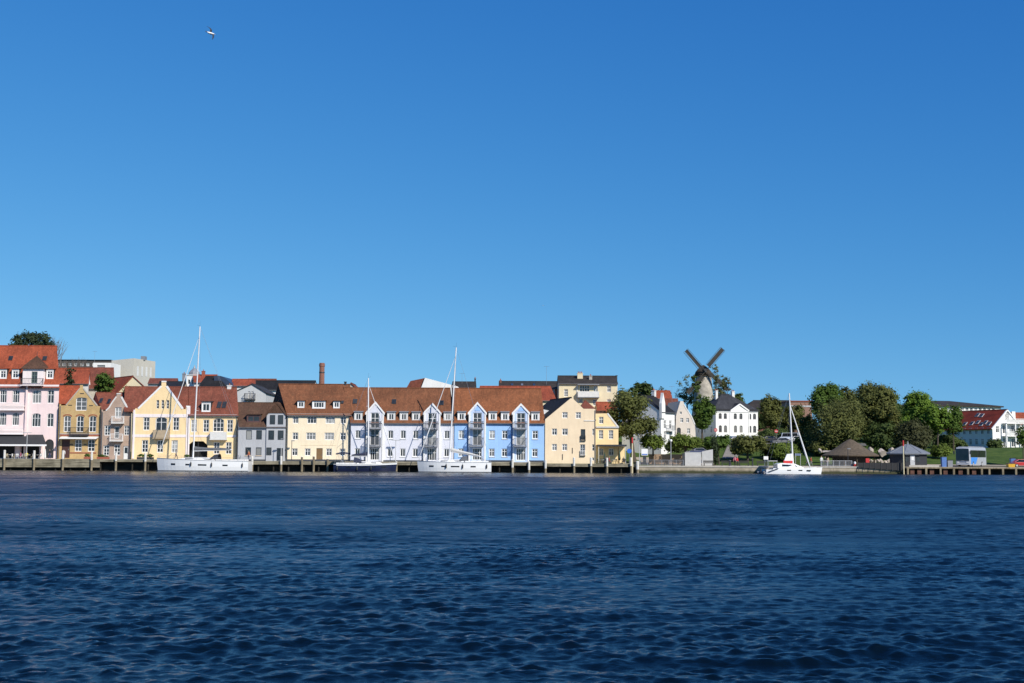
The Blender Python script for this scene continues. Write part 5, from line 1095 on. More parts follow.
tb.path([(1.0, -.5, .15), (-.9, -.5, .15)], .2, 8); tb.path([(1.0, .5, .15), (-.9, .5, .15)], .2, 8); tb.path([(1.0, -.5, .15), (1.45, 0, .22), (1.0, .5, .15)], .2, 8); tb.build('tube', GREYM, dg, smooth=True); MB().box(-.8, 1.0, -.4, .4, .02, .06).build('floor', DARKM, dg)
ob = MB().box(-1.15, -.9, -.14, .14, .25, .75).build('outboard', BLACKI, dg)
# patrol boat shape with white cabin moored behind the catamaran's stern
# ------------------------------------------------------------------ trees and shrubs
def leafm(name, c, var=.3, trans=.38):
    m = bpy.data.materials.new(name); m.use_nodes = True; t = m.node_tree; b = t.nodes['Principled BSDF']; out = t.nodes['Material Output']
    b.inputs['Roughness'].default_value = .7; b.inputs['Specular IOR Level'].default_value = .2
    f = noise(t, coords(t), .55, 3, .6); f2 = noise(t, coords(t), 3.5, 3, .7)
    a = ramp(t, f, [(.3, sc3(c, 1 - var)), (.5, c), (.7, (min(1, c[0] * (1 + var * 1.2)), min(1, c[1] * (1 + var)), c[2] * (1 + var * .4)))])
    a = mixc(t, .7, a, ramp(t, f2, [(.3, (.82, .82, .82)), (.7, (1.15, 1.15, 1.1))]), 'MULTIPLY'); t.links.new(a, b.inputs['Base Color'])
    tr = N(t, 'ShaderNodeBsdfTranslucent'); t.links.new(a, tr.inputs[0]); mx = N(t, 'ShaderNodeMixShader'); mx.inputs[0].default_value = trans
    t.links.new(b.outputs[0], mx.inputs[1]); t.links.new(tr.outputs[0], mx.inputs[2]); t.links.new(mx.outputs[0], out.inputs[0]); MATS[name] = m; return m
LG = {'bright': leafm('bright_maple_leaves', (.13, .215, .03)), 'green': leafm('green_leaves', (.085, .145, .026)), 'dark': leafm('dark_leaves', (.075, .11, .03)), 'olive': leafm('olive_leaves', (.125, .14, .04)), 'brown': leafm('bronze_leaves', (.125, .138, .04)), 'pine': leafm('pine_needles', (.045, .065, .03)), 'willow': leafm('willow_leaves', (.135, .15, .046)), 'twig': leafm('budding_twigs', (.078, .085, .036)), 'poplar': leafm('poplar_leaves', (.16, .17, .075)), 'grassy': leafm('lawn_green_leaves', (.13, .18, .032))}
BARK = plain('bark', (.075, .058, .042), .95, .3, 3, stretch=(3, 3, .7))
def crown_mesh(rg, lobes, nclump, nleaf, leaf, csize, flat=0.0, shell=.55):
    w = np.array([l[3] * l[4] * l[5] for l in lobes]) ** .67; w = w / w.sum()
    li = rg.choice(len(lobes), nclump, p=w); L = np.array(lobes)[li]
    d = rg.normal(size=(nclump, 3)); d /= np.linalg.norm(d, axis=1)[:, None]; r = (shell + (1 - shell) * rg.random(nclump) ** .7)[:, None]
    r = r * rg.uniform(.82, 1.06, (nclump, 1))
    cc = L[:, :3] + d * r * L[:, 3:6]
    cs = csize * rg.uniform(.6, 1.4, nclump); per = nleaf // nclump
    P = np.repeat(cc, per, 0) + rg.normal(size=(nclump * per, 3)) * np.repeat(cs, per)[:, None] * np.array([.6, .6, .42 if not flat else .18])
    n = len(P); li2 = np.repeat(li, per); ow_ = P - np.array(lobes)[li2, :3]; ow_ /= np.linalg.norm(ow_, axis=1)[:, None] + 1e-6; nrm = rg.normal(size=(n, 3)) * .36 + ow_ * .9; nrm[:, 2] = np.abs(nrm[:, 2]) * (1 + flat * 2) + .2; nrm /= np.linalg.norm(nrm, axis=1)[:, None]
    a = np.cross(nrm, rg.normal(size=(n, 3))); a /= np.linalg.norm(a, axis=1)[:, None]; b = np.cross(nrm, a)
    s = leaf * rg.uniform(.6, 1.4, (n, 1)); a = a * s; b = b * s * .6
    V = np.stack([P - a, P - b * .9, P + a, P + b], 1).reshape(-1, 3)
    return V, n
def build_leaves(name, V, n, m, parent):
    me = bpy.data.meshes.new(name); me.vertices.add(len(V)); me.vertices.foreach_set('co', V.astype(np.float32).ravel()); me.loops.add(n * 4); me.loops.foreach_set('vertex_index', np.arange(n * 4, dtype=np.int32)); me.polygons.add(n)
    me.polygons.foreach_set('loop_start', np.arange(0, n * 4, 4, dtype=np.int32)); me.polygons.foreach_set('loop_total', np.full(n, 4, np.int32)); me.update(); me.materials.append(m)
    o = bpy.data.objects.new(name, me); COL.objects.link(o)
    if parent is not None: o.parent = parent
    return o
_ts = [100]
def tree(name, label, u0, u1, v0, v1, D, mat, shape='round', base_v=None, u_tr=None, dens=1.0, leaf=.30, group='trees behind the quay', trunk=True, cat='tree', seed=None, tr=None, rdep=None):
    """crown spans photo columns u0..u1 and rows v0 (top)..v1 at distance D; trunk down to the ground"""
    _ts[0] += 1; rg = np.random.default_rng(seed or _ts[0]); uc = (u0 + u1) / 2; ut = u_tr if u_tr is not None else uc
    pt = at(ut, (v0 + v1) / 2, D); g = gz(pt.x, D) if base_v is None else at(ut, base_v, D).z
    o = thing(name, label, cat, (pt.x, D, g), 0, group); top, bot = at(uc, v0, D).z - g, at(uc, v1, D).z - g; cx = at(uc, (v0 + v1) / 2, D).x - pt.x
    rx = (u1 - u0) / 2 / F * D; rz = (top - bot) / 2; cz = (top + bot) / 2; ry = rdep or min(rx, 6.0)
    lobes = []
    if shape == 'round':
        lobes = [(cx, 0, cz, rx * .72, ry * .7, rz * .74)]
        for i in range(9):
            a = rg.uniform(0, 6.283); e = rg.uniform(-.5, 1.2); k = rg.uniform(.5, .68); q = rg.uniform(.3, .46); lobes.append((cx + rx * k * math.cos(a) * math.cos(e), ry * k * math.sin(a) * math.cos(e), cz + rz * .62 * math.sin(e), rx * q, ry * q, rz * q))
    elif shape == 'dome':
        lobes = [(cx, 0, bot + rz * .75, rx * .85, ry * .85, rz * .95)]
        for i in range(10):
            a = rg.uniform(0, 6.283); k = rg.uniform(.45, .7); h = rg.uniform(.25, 1.5); kk = k * math.sqrt(max(.1, 1 - (h / 2) ** 2)); q = rg.uniform(.28, .4); lobes.append((cx + rx * kk * math.cos(a), ry * kk * math.sin(a), bot + rz * h, rx * q, ry * q, rz * q * 1.1))
    elif shape == 'column':
        for i in range(6): t = (i + .5) / 6; k = .55 + .45 * math.sin(t * math.pi); lobes.append((cx + rg.uniform(-.25, .25) * rx, 0, bot + 2 * rz * t, rx * k * .85, ry * k * .85, rz * .25))
    elif shape == 'cone':
        for i in range(7): t = (i + .4) / 7; k = (1 - t) * .95 + .08; lobes.append((cx, 0, bot + 2 * rz * t, rx * k, ry * k, rz * .2))
    elif shape == 'pine':
        for i in range(15): a = rg.uniform(0, 6.283); t = rg.uniform(0, 1); k = (.25 + .75 * (1 - t)) * rg.uniform(.3, .8); q = rg.uniform(.26, .42); lobes.append((cx + rx * k * math.cos(a), ry * k * math.sin(a), bot + 2 * rz * (.1 + .8 * t), rx * q, ry * q, rz * .16))
    elif shape == 'sparse':
        for i in range(13): a = rg.uniform(0, 6.283); t = rg.uniform(0.05, .95); k = rg.uniform(.25, .75) * (1.15 - t * .7); q = rg.uniform(.2, .34); lobes.append((cx + rx * k * math.cos(a), ry * k * math.sin(a), bot + 2 * rz * t, rx * q, ry * q, rz * q * .75))
    elif shape == 'loose':
        lobes = [(cx, 0, cz, rx * .45, ry * .45, rz * .5)]
        for i in range(22): a = rg.uniform(0, 6.283); e = rg.uniform(-.9, 1.3); k = rg.uniform(.5, .8); q = rg.uniform(.2, .34); lobes.append((cx + rx * k * math.cos(a) * math.cos(e), ry * k * math.sin(a) * math.cos(e), cz + rz * k * 1.05 * math.sin(e), rx * q, ry * q, rz * q * .8))
    elif shape == 'parasol':
        lobes = [(cx, 0, cz, rx * .9, ry * .9, rz * .6)]
        for i in range(7): a = rg.uniform(0, 6.283); lobes.append((cx + rx * .6 * math.cos(a), ry * .6 * math.sin(a), cz + rz * rg.uniform(-.3, .4), rx * .38, ry * .38, rz * .5))
    vol = sum(l[3] * l[4] * l[5] for l in lobes) ** .67; nl = int(min(22000, max(500, vol * 230 * dens * (.3 / leaf) ** 1.4))); nc = max(30, nl // (26 if shape != 'sparse' else 20))
    V, n = crown_mesh(rg, lobes, nc, nl, leaf, max(.45, rx * .17), 1.0 if shape in ('pine',) else 0.0, .35 if shape in ('sparse', 'pine', 'column') else .6)
    build_leaves('crown', V, n, mat, o)
    if trunk:
        t = MB(); r = tr or max(.12, rx * .075); hb = bot + rz * .35; mid = Vector((cx * .35, 0, max(.6, bot * .6))); fork = Vector((cx * .7, 0, hb))
        t.tube((0, 0, -.6), mid, r * 1.25, r * .95, 8); t.tube(mid, fork, r * .95, r * .75, 8)
        for l in lobes[:9]:
            c = Vector(l[:3]); m_ = fork + (c - fork) * .5 + Vector((0, 0, rz * .05)); t.tube(fork, m_, r * .5, r * .3, 6); t.tube(m_, c + Vector((0, 0, l[5] * .4)), r * .3, r * .1, 5)
        t.build('trunk', BARK, o)
    return o
tree('olive_tree', 'big loose olive-green tree at the end of the house row, white villa behind', 603, 656, 383, 446, 243, LG['olive'], 'loose', 459, 634, 2.3, .25, tr=.42, seed=21, rdep=5)
tree('pine_tree', 'dark spreading pine rising above the pink hotel roof', 7, 58, 327, 374, 285, LG['pine'], 'loose', dens=1.5, leaf=.3, tr=.35, rdep=5.5, seed=8)
def bare_tree(label, u, vt, vb, D, w):
    p = at(u, vb, D); g = gz(p.x, D); o = thing('bare_tree', label, 'tree', (p.x, D, g), 0, 'bare trees on the skyline'); rg = random.Random(int(u * 7)); t = MB(); H_ = at(u, vt, D).z - g; W = pxm(w, D)
    def br(p0, d, L, r, k):
        p1 = p0 + d * L; t.tube(p0, p1, r, r * .6, 5)
        if k:
            for _ in range(4 if k > 1 else 3): nd = (d + Vector((rg.uniform(-.6, .6), rg.uniform(-.6, .6), rg.uniform(0, .4)))).normalized(); br(p0 + d * L * rg.uniform(.5, 1), nd, L * rg.uniform(.55, .75), r * .55, k - 1)
    br(Vector((0, 0, 0)), Vector((0, 0, 1)), H_ * .42, .3, 5); t.build('trunk', plain('grey_bark', (.16, .13, .11), .95, .2), o)
bare_tree('bare grey tree just right of the pine on the skyline', 64, 345, 372, 300, 10); bare_tree('second bare tree, nearer the concrete block', 75.5, 349, 372, 300, 10)
tree('conifer', 'small dark conifer between the red roofs and pink hotel', 63, 76, 364, 392, 255, LG['pine'], 'cone', dens=1.6, leaf=.25)
tree('round_bush', 'dense round green tree behind the brown brick house', 93, 117, 372, 400, 256, LG['green'], 'round', dens=2.0, leaf=.25)
tree('small_tree', 'small leafy tree beside the beige gable behind the rooftops', 124, 132, 385, 400, 258, LG['green'], 'round', dens=1.5, leaf=.22)
# around the windmill
tree('poplar', 'thin leafy poplar growing close on the windmill tower, sail side', 675, 699, 371, 412, 428, LG['poplar'], 'loose', dens=.7, leaf=.26)
tree('poplar', 'slim poplar standing between windmill and mansion roof', 711, 722, 365, 408, 410, LG['poplar'], 'column', dens=.9, leaf=.24)
tree('poplar', 'broader loose poplar nearest the mansion chimney', 718, 734, 371, 408, 409, LG['poplar'], 'loose', dens=.9, leaf=.24)
tree('ivy_bush', 'dark ivy climbing the foot of the windmill tower', 690, 703, 376, 404, 411, LG['dark'], 'column', dens=.8, leaf=.4, trunk=False, cat='bush')
tree('round_bush', 'bush at the skyline right of the mansion chimneys', 728, 745, 393, 412, 330, LG['dark'], 'round', dens=1.5, leaf=.3)
tree('leafy_tree', 'dense dark green tree between the baroque gable and the mansion', 688, 716, 394, 437, 276, LG['green'], 'round', dens=2.2, leaf=.25)
tree('leafy_tree', 'far dark tree on the skyline left of the white villa chimney', 629, 654, 380, 408, 330, LG['dark'], 'round', dens=1.6, leaf=.35)
tree('leafy_tree', 'low dark tree behind the slate roof of the villa', 650, 672, 388, 408, 335, LG['dark'], 'round', dens=1.4, leaf=.35)
# small trees and shrubs along the promenade
tree('linden_tree', 'clipped small tree with bright leaves beside the white notice board', 640, 666, 431.5, 451, 246, LG['grassy'], 'parasol', dens=2.0, leaf=.22, group='small trees along the promenade')
tree('linden_tree', 'clipped small tree behind the lamp post and concrete block', 668, 703, 432.5, 451, 246.6, LG['grassy'], 'parasol', dens=2.0, leaf=.22, group='small trees along the promenade')
tree('linden_tree', 'dark clipped tree between the concrete block and the grass bank', 703, 730, 433.5, 453, 249, LG['green'], 'parasol', dens=2.0, leaf=.22, group='small trees along the promenade', u_tr=719)
tree('yew', 'narrow dark yew beside the concrete block', 710.5, 719.5, 438, 463, 243, LG['pine'], 'column', dens=2.0, leaf=.18, group='small trees along the promenade')
tree('hawthorn', 'wide low hawthorn on the grass in front of the mansion', 729, 766, 434.5, 457, 254, LG['olive'], 'parasol', dens=2.2, leaf=.24, group='small trees along the promenade')
# right-hand wood
tree('beech_tree', 'bronze-green tree right behind the mansion corner', 756, 784, 393, 438, 300, LG['brown'], 'round', dens=1.8, leaf=.27)
tree('beech_tree', 'green-bronze tree behind the catamaran mast', 776, 806, 399, 440, 304, LG['olive'], 'round', dens=1.8, leaf=.27)
tree('beech_tree', 'dark tree filling the gap left of the big willow', 798, 822, 411, 446, 296, LG['dark'], 'round', dens=1.8, leaf=.27)
tree('leafy_tree', 'dark green tree crown rising behind the big willow', 806, 846, 382.5, 430, 290, LG['green'], 'round', dens=1.8, leaf=.27)
tree('willow', 'huge domed olive willow in front of the wood', 803, 869, 390, 450, 264, LG['willow'], 'dome', dens=2.2, leaf=.21, rdep=6.5, tr=.5)
tree('oak_tree', 'tall bronze oak with open crown right of the willow', 842, 902, 381, 446, 284, LG['brown'], 'loose', dens=3.4, leaf=.27, tr=.5, rdep=6)
tree('oak_tree', 'deep green oak filling in behind the bronze oak', 852, 906, 396, 448, 292, LG['dark'], 'round', dens=1.8, leaf=.27)
tree('maple_tree', 'brightest green maple, tallest of the maples', 898, 936, 391.5, 440, 272, LG['bright'], 'round', dens=2.0, leaf=.25)
tree('maple_tree', 'bright maple with bare trunk near the red roofed house', 925, 951, 400, 440, 268, LG['bright'], 'round', dens=2.0, leaf=.27, u_tr=936.5)
tree('maple_tree', 'darker maple partly covering the red roofed house', 942, 964, 404.5, 442, 276, LG['green'], 'round', dens=2.0, leaf=.25)
tree('shrub', 'dark round shrub at the willow foot beside the boulders', 862, 900, 420, 450, 260, LG['dark'], 'dome', dens=2.0, leaf=.24, cat='shrub', group='shrubs under the wood')
tree('shrub', 'dense brownish shrub behind the grey kiosk', 893, 934, 417, 450, 257, LG['twig'], 'dome', dens=2.6, leaf=.22, cat='shrub', group='shrubs under the wood')
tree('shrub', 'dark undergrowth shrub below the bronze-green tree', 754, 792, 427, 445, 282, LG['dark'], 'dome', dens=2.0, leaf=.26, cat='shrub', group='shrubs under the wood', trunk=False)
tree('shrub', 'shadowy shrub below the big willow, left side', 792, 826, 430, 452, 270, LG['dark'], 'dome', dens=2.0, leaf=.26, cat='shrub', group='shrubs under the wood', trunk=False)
tree('shrub', 'low sunny bush on the grass behind the catamaran', 768, 800, 441, 457, 256, LG['grassy'], 'dome', dens=2.0, leaf=.22, cat='shrub', group='shrubs under the wood', trunk=False)
tree('shrub', 'low bush on the bank beside the mansion road', 758, 782, 444, 456, 258, LG['olive'], 'dome', dens=2.0, leaf=.22, cat='shrub', group='shrubs under the wood', trunk=False)
tree('shrub', 'dark hedge clump beneath the maples', 930, 968, 434, 452, 282, LG['dark'], 'dome', dens=1.6, leaf=.26, cat='shrub', group='shrubs under the wood', trunk=False)
tree('small_tree', 'leafy young tree at the frame edge beside the white balconies', 1015, 1030, 424, 452, 250, LG['green'], 'round', dens=1.4, leaf=.22, u_tr=1023)
tree('shrub', 'bush under the balconies of the red roofed house', 985, 1004, 438, 450, 290, LG['dark'], 'dome', dens=1.4, leaf=.24, cat='shrub', group='shrubs under the wood', trunk=False)

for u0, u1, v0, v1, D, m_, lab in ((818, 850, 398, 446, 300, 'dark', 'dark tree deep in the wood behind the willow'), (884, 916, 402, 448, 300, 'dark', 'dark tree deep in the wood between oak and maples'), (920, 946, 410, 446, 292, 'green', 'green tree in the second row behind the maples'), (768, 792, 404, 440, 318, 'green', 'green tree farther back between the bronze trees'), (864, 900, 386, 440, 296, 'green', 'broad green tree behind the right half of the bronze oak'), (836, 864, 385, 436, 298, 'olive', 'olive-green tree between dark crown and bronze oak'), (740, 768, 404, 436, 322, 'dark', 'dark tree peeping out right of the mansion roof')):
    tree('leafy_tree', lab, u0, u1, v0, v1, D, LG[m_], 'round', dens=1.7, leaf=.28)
for u0, u1, v0, v1, D, m_, lab in ((826, 862, 438, 453, 262, 'dark', 'low dark bushes at the willow trunk, above the conical roof'), (930, 952, 443, 455, 262, 'grassy', 'sunny low bush between kiosk and coach'), (806, 830, 440, 452, 262, 'olive', 'olive bush left of the conical roof'), (662, 690, 441, 451, 256, 'dark', 'dark hedge below the baroque gable'), (700, 722, 438, 450, 268, 'dark', 'dark hedge in the shade of the mansion side wall'), (742, 760, 441, 450, 262, 'green', 'green hedge along the mansion road')):
    tree('hedge', lab, u0, u1, v0, v1, D, LG[m_], 'dome', dens=2.0, leaf=.22, cat='hedge', group='hedges and bushes on the bank', trunk=False)
# ------------------------------------------------------------------ paths and lawns on the bank
def draped(name, label, poly_fn, m, n=24, k=8, dz=.14):
    mb = MB(); P = []
    for i in range(n + 1):
        t = i / n; (xa, ya), (xb, yb) = poly_fn(t)
        for j in range(k + 1): s = j / k; x, y = xa + (xb - xa) * s, ya + (yb - ya) * s; P.append((x, y, gz(x, y) + dz))
    mb.add(P, [(i * (k + 1) + j, i * (k + 1) + j + 1, (i + 1) * (k + 1) + j + 1, (i + 1) * (k + 1) + j) for i in range(n) for j in range(k)])
    return tag(mb.build(name, m, smooth=True, fix=False), label, None, None, 'structure')
ASPH = plain('worn_asphalt', (.11, .108, .10), .9, .2, 1.0)
draped('plaza', 'gravel square behind the stone quay', lambda t: ((X_(637, 246) + t * 15, 246.4), (X_(637, 246) + t * 15.5, 259)), GRAVEL, 14)
draped('road', 'asphalt drive climbing the bank to the mansion', lambda t: ((X_(722, 258) + t * (X_(731, 284) - X_(722, 258)), 258 + t * 26), (X_(722, 258) + 3 + t * (X_(731, 284) - X_(722, 258) + .6), 258 + t * 26)), plain('gravelled_drive', (.22, .2, .175), .9, .15, 1.0))
draped('road', 'asphalt lane running along the foot of the wood', lambda t: ((50 + t * 26, 276 - t * 2), (50.5 + t * 26, 280 - t * 2)), ASPH, 40)
draped('path', 'sandy path in front of the coach', lambda t: ((X_(960) + t * 30, 246.4), (X_(960) + t * 30, 250)), GRAVEL, 20)

# ------------------------------------------------------------------ pavilion, kiosk, walls, rocks
p = at(850.5, 455, 243); g = gz(p.x, 243); pav = thing('pavilion', 'open pavilion with broad dark brown conical thatched roof', 'pavilion', (p.x, 243, g)); ez = at(850.5, 455.6, 243).z - g; az = at(853, 439.2, 243).z - g; r = pxm(27.5, 243)
MB().lathe([(r, ez - .12), (r, ez + .1), (r * .62, ez + (az - ez) * .36), (r * .3, ez + (az - ez) * .74), (r * .1, az - .15), (.05, az)], 28).build('roof', plain('brown_thatch', (.095, .072, .048), .95, .3, 2.5, stretch=(1, 1, .4), bmp=.6), pav)
for i in range(12): a = i * math.pi / 6; MB().tube((r * .86 * math.cos(a), r * .86 * math.sin(a), -.4), (r * .86 * math.cos(a), r * .86 * math.sin(a), ez), .13, .13, 8).build('post', MATS['dark_wood'], pav)
MB().lathe([(r * .62, -.4), (r * .62, ez)], 20).build('inner_wall', plain('dark_boarding', (.05, .042, .035), .9, .25, 3), pav)
D = 232.4; p = at(912.5, 466.5, D); kz = 1.29; ki = thing('kiosk', 'octagonal dark grey kiosk with grey hipped roof and pale door', 'kiosk', (p.x, D + 2.4, kz)); ez = at(912, 453.6, D).z - kz; az = at(912, 444, D + 2.4).z - kz; r = pxm(19.8, D)
KG = plain('charcoal_boards', (.022, .024, .03), .75, .2, 3, stretch=(4, 4, .4))
def octa(rr_, z): return [(rr_ * math.cos(math.pi / 8 + i * math.pi / 4), rr_ * .8 * math.sin(math.pi / 8 + i * math.pi / 4), z) for i in range(8)]
MB().loft([octa(r * .93, -.2), octa(r * .93, ez)]).build('wall', KG, ki)
rf = MB().loft([octa(r * 1.1, ez - .12), octa(r * 1.1, ez + .08), octa(r * .12, az - .1), octa(.08, az)]).build('roof', plain('zinc_roof', (.16, .175, .20), .55, .15, 2), ki)
rb = MB()
for i in range(8):
    a, b = Vector(octa(r * 1.1, ez + .1)[i]), Vector(octa(r * .12, az - .08)[i]); rb.tube(a, b, .06, .05, 5)
rb.build('ridge_rib', MATS['zinc_roof'], rf); MB().tube((0, 0, az - .2), (0, 0, az + .55), .12, .03, 8).build('finial', LGREY, rf)
yf = -r * .93 * .8 * math.cos(math.pi / 8)
dr = MB().box(-.42, .42, yf - .06, yf + .02, -.1, 2.05).build('door', LGREY, ki); MB().box(-.2, .22, yf - .075, yf - .055, 1.2, 1.8).build('notice', WHITE, dr); MB().box(.3, .35, yf - .11, yf - .06, .9, 1.05).build('handle', GREYM, dr)
MB().box(-1.25, -.7, yf - .03, yf + .02, .9, 1.7).build('window', GLASS, ki); MB().box(.7, 1.25, yf - .03, yf + .02, .9, 1.7).build('window', GLASS, ki)
MB().box(-r * .35, r * .35, yf - .02, yf + .02, ez - .25, ez - .12).build('fascia', LGREY, ki)
kb = tag(MB().box(p.x - 1.9, p.x + 3.4, QY - .9, QY - .6, 1.27, 1.62).build('kerb_wall', STONE), 'low pale concrete upstand in front of the grey kiosk', 'low wall')
CONC = plain('pale_concrete', (.46, .46, .45), .9, .1, 1.4, bmp=.3)
D = 233.5; a, b = at(685, 464, D), at(701.3, 464, D); cb = thing('concrete_wall', 'square pale grey concrete screen standing on the promenade', 'wall', ((a.x + b.x) / 2, D, 1.29)); W = (b.x - a.x) / 2; zt = at(693, 452, D).z - 1.29
MB().box(-W, W, 0, .6, -.2, zt - .08).build('panel', CONC, cb); MB().box(-W - .04, W + .04, -.04, .64, zt - .08, zt).build('coping', LGREY, cb); MB().box(-W - .45, -W - .004, .1, .5, -.2, zt - .2).build('side_post', DARKM, cb)
D = 240; a, b = at(702, 462, D), at(713, 462, D); z0, z1, z2 = 1.25, at(702, 451.5, D).z, at(713, 449.3, D).z
tag(MB().prism([(a.x, z0), (b.x, z0), (b.x, z2), (a.x, z1)], D, D + .4).build('ramp_wall', CONC), 'sloping grey concrete ramp wall beside the yew', 'wall')
D = 247; a, b = at(649, 456, D), at(684, 456, D); tag(MB().box(a.x, b.x, D, D + .35, gz(a.x, D) - .3, at(660, 454.2, D).z).build('garden_wall', brickm('tan_brick', (.34, .22, .14), (.28, .18, .12), (.3, .27, .22))), 'low tan brick garden wall beneath the clipped trees', 'garden wall')
ROCK = plain('pale_granite', (.40, .34, .29), .9, .3, 1.6, bmp=.6)
def rock(label, u, v, w, h, D, group, seed):
    rg = random.Random(seed); p = at(u, v + h / 2, D); g = gz(p.x, D); r = pxm(w, D) / 2; H_ = pxm(h, D)
    bm = bmesh.new(); bmesh.ops.create_icosphere(bm, subdivisions=2, radius=1)
    pl = [(Vector((rg.gauss(0, 1), rg.gauss(0, 1), rg.gauss(0, 1))).normalized(), rg.uniform(.38, .8)) for _ in range(14)]
    for v_ in bm.verts:
        for n_, d_ in pl:
            e = v_.co.dot(n_) - d_
            if e > 0: v_.co -= n_ * e
        v_.co.x *= r * 1.15; v_.co.y *= r * .8; v_.co.z = v_.co.z * H_ * .62 + H_ * .35
    me = bpy.data.meshes.new('boulder'); bm.to_mesh(me); bm.free(); me.materials.append(ROCK); o = bpy.data.objects.new('boulder', me); COL.objects.link(o); o.location = (p.x, D, p.z)
    tag(o, label, 'boulder', group)
for i, (u, v, w, h, lab) in enumerate(((829, 451.5, 14, 6, 'broad pale boulder left of the conical roof'), (820, 450, 7, 5, 'smaller pale boulder farthest left of the conical roof'), (871.5, 449, 8, 6, 'upright pale boulder just right of the conical roof'), (882, 451, 11, 10, 'large pale boulder right of the conical roof'), (891.5, 449.5, 9, 9, 'pinkish boulder between conical roof and kiosk'), (897, 453, 7, 7, 'boulder half behind the kiosk roof'))): rock(lab, u, v, w, h, 251.5, 'big boulders on the bank', 31 + i)
for i in range(17):
    u = 835 + i * 3.6; rock('pale stone in the low row along the promenade under the conical roof', u, 460 + (i % 3) * .5, 4.2 + (i * 7 % 3) * .7, 4 + (i % 2), 247.2, 'low stone row below the conical roof', 60 + i)

# ------------------------------------------------------------------ street furniture
def post_thing(name, label, cat, u, vb, vt, D, r=.06, m=None, group=None, base=None):
    p = at(u, vb, D); g = base if base is not None else gz(p.x, D); o = thing(name, label, cat, (p.x, D, g), 0, group); h = at(u, vt, D).z - g; MB().tube((0, 0, -.2), (0, 0, h), r, r * .8, 8).build('post', m or GREYM, o); return o, h
def lamp(label, u, vt, D, base, kind):
    o, h = post_thing('lamp_post', label, 'lamp post', u, 460, vt, D, .065, LGREY if kind != 'dark' else DARKM, 'lamp posts along the quay', base)
    if kind == 'tee': MB().box(-.75, .75, -.12, .12, h - .02, h + .12).build('lamp_head', LGREY, o)
    elif kind == 'globe': MB().lathe([(.02, h - .05), (.22, h + .1), (.26, h + .28), (.16, h + .46), (.02, h + .5)], 12).build('lamp_globe', WHITE, o)
    else: MB().box(-.1, .5, -.14, .14, h - .03, h + .12).build('lamp_head', GREYM, o)
lamp('pale lamp post in front of the black hotel awning', 26.3, 433, 231.5, 2.0, 'tee'); lamp('lamp post before the grey house door', 281, 439, 230.6, 1.79, 'arm'); lamp('thin dark lamp post beside the grey and cream house joint', 291.5, 441, 231.2, 1.79, 'dark'); lamp('T-headed lamp post before the lilac house', 395.6, 440.5, 230.6, 1.79, 'tee'); lamp('white globe lamp post by the clipped trees', 671, 442, 231.5, 1.29, 'globe'); lamp('grey lamp post beside the red-topped marker', 639.5, 443, 233, 1.29, 'arm'); lamp('slim lamp post beyond the kiosk fence', 848, 449, 236, 1.29, 'dark')
def marker(label, u, vt, vr, D, base):
    o, h = post_thing('harbour_marker', label, 'harbour marker', u, 468, vt, D, .13, plain('cream_paint', (.62, .55, .36), .7, .12), 'red topped harbour markers', base); z = h - (at(u, vt, D).z - at(u, vr, D).z); MB().tube((0, 0, z), (0, 0, h + .02), .14, .13, 10).build('red_top', RED, o)
marker('cream marker post with red top beside the cafe terrace', 632.3, 437.5, 443.2, QY - .3, 0); marker('cream marker post with red top beside the black fence', 903.7, 440.5, 446, QY - .9, 0)
o, h = post_thing('round_sign', 'blue round sign on a post at the cafe terrace', 'sign', 629.3, 462, 448.5, 231.5, .04, GREYM, None, 1.57); MB().tube((0, -.07, h - .45), (0, -.04, h - .45), .42, .42, 18).build('sign_plate', plain('sign_blue', (.03, .13, .5), .5, .05), o)
D = 233; o = thing('notice_board', 'white notice board on a dark foot by the gravel square', 'notice board', (at(644.6, 462, D).x, D, 1.29)); zt, zb = at(644, 449, D).z - 1.29, at(644, 455.4, D).z - 1.29; MB().box(-.58, .58, -.08, .08, zb, zt).build('board', WHITE, o); MB().box(-.3, .3, -.1, .1, -.1, zb).build('foot', DARKM, o)
MB().box(-.5, .5, -.1, -.083, zb + .1, zb + .28).build('blue_stripe', MATS['sign_blue'], o)
def no_entry(label, u, v, D):
    o, h = post_thing('traffic_sign', label, 'traffic sign', u, v + 8, v - 1.6, D, .035, GREYM, 'red round traffic signs'); pl = MB().tube((0, -.07, h - .3), (0, -.04, h - .3), .38, .38, 18).build('sign_plate', RED, o); MB().box(-.26, .26, -.085, -.071, h - .36, h - .24).build('white_bar', WHITE, pl)
no_entry('red traffic sign beside the mansion corner', 715.8, 430.2, 279); no_entry('red traffic sign on the lane beneath the bronze-green tree', 776.3, 431.4, 276)
D = 238; o = thing('information_sign', 'low white information sign on the grass edge near the catamaran', 'sign', (at(766, 462, D).x, D, 1.28)); zt, zb = at(766, 456.3, D).z - 1.28, at(766, 459.6, D).z - 1.28; MB().box(-.42, .42, -.04, .04, zb, zt).build('board', WHITE, o); MB().tube((-.3, 0, -.1), (-.3, 0, zb), .04, .04, 6).build('leg', GREYM, o); MB().tube((.3, 0, -.1), (.3, 0, zb), .04, .04, 6).build('leg', GREYM, o)
o = thing('information_sign', 'blue-grey sign panel on posts behind the catamaran cabin', 'sign', (at(798, 462, 236).x, 236, 1.28)); zt = at(798, 453.5, 236).z - 1.28; MB().box(-.55, .55, -.03, .03, zt - .4, zt).build('board', plain('slate_blue', (.12, .16, .26), .5, .1), o); MB().tube((.45, 0, -.1), (.45, 0, zt), .045, .045, 6).build('leg', LGREY, o); MB().tube((-.45, 0, -.1), (-.45, 0, zt), .045, .045, 6).build('leg', LGREY, o)
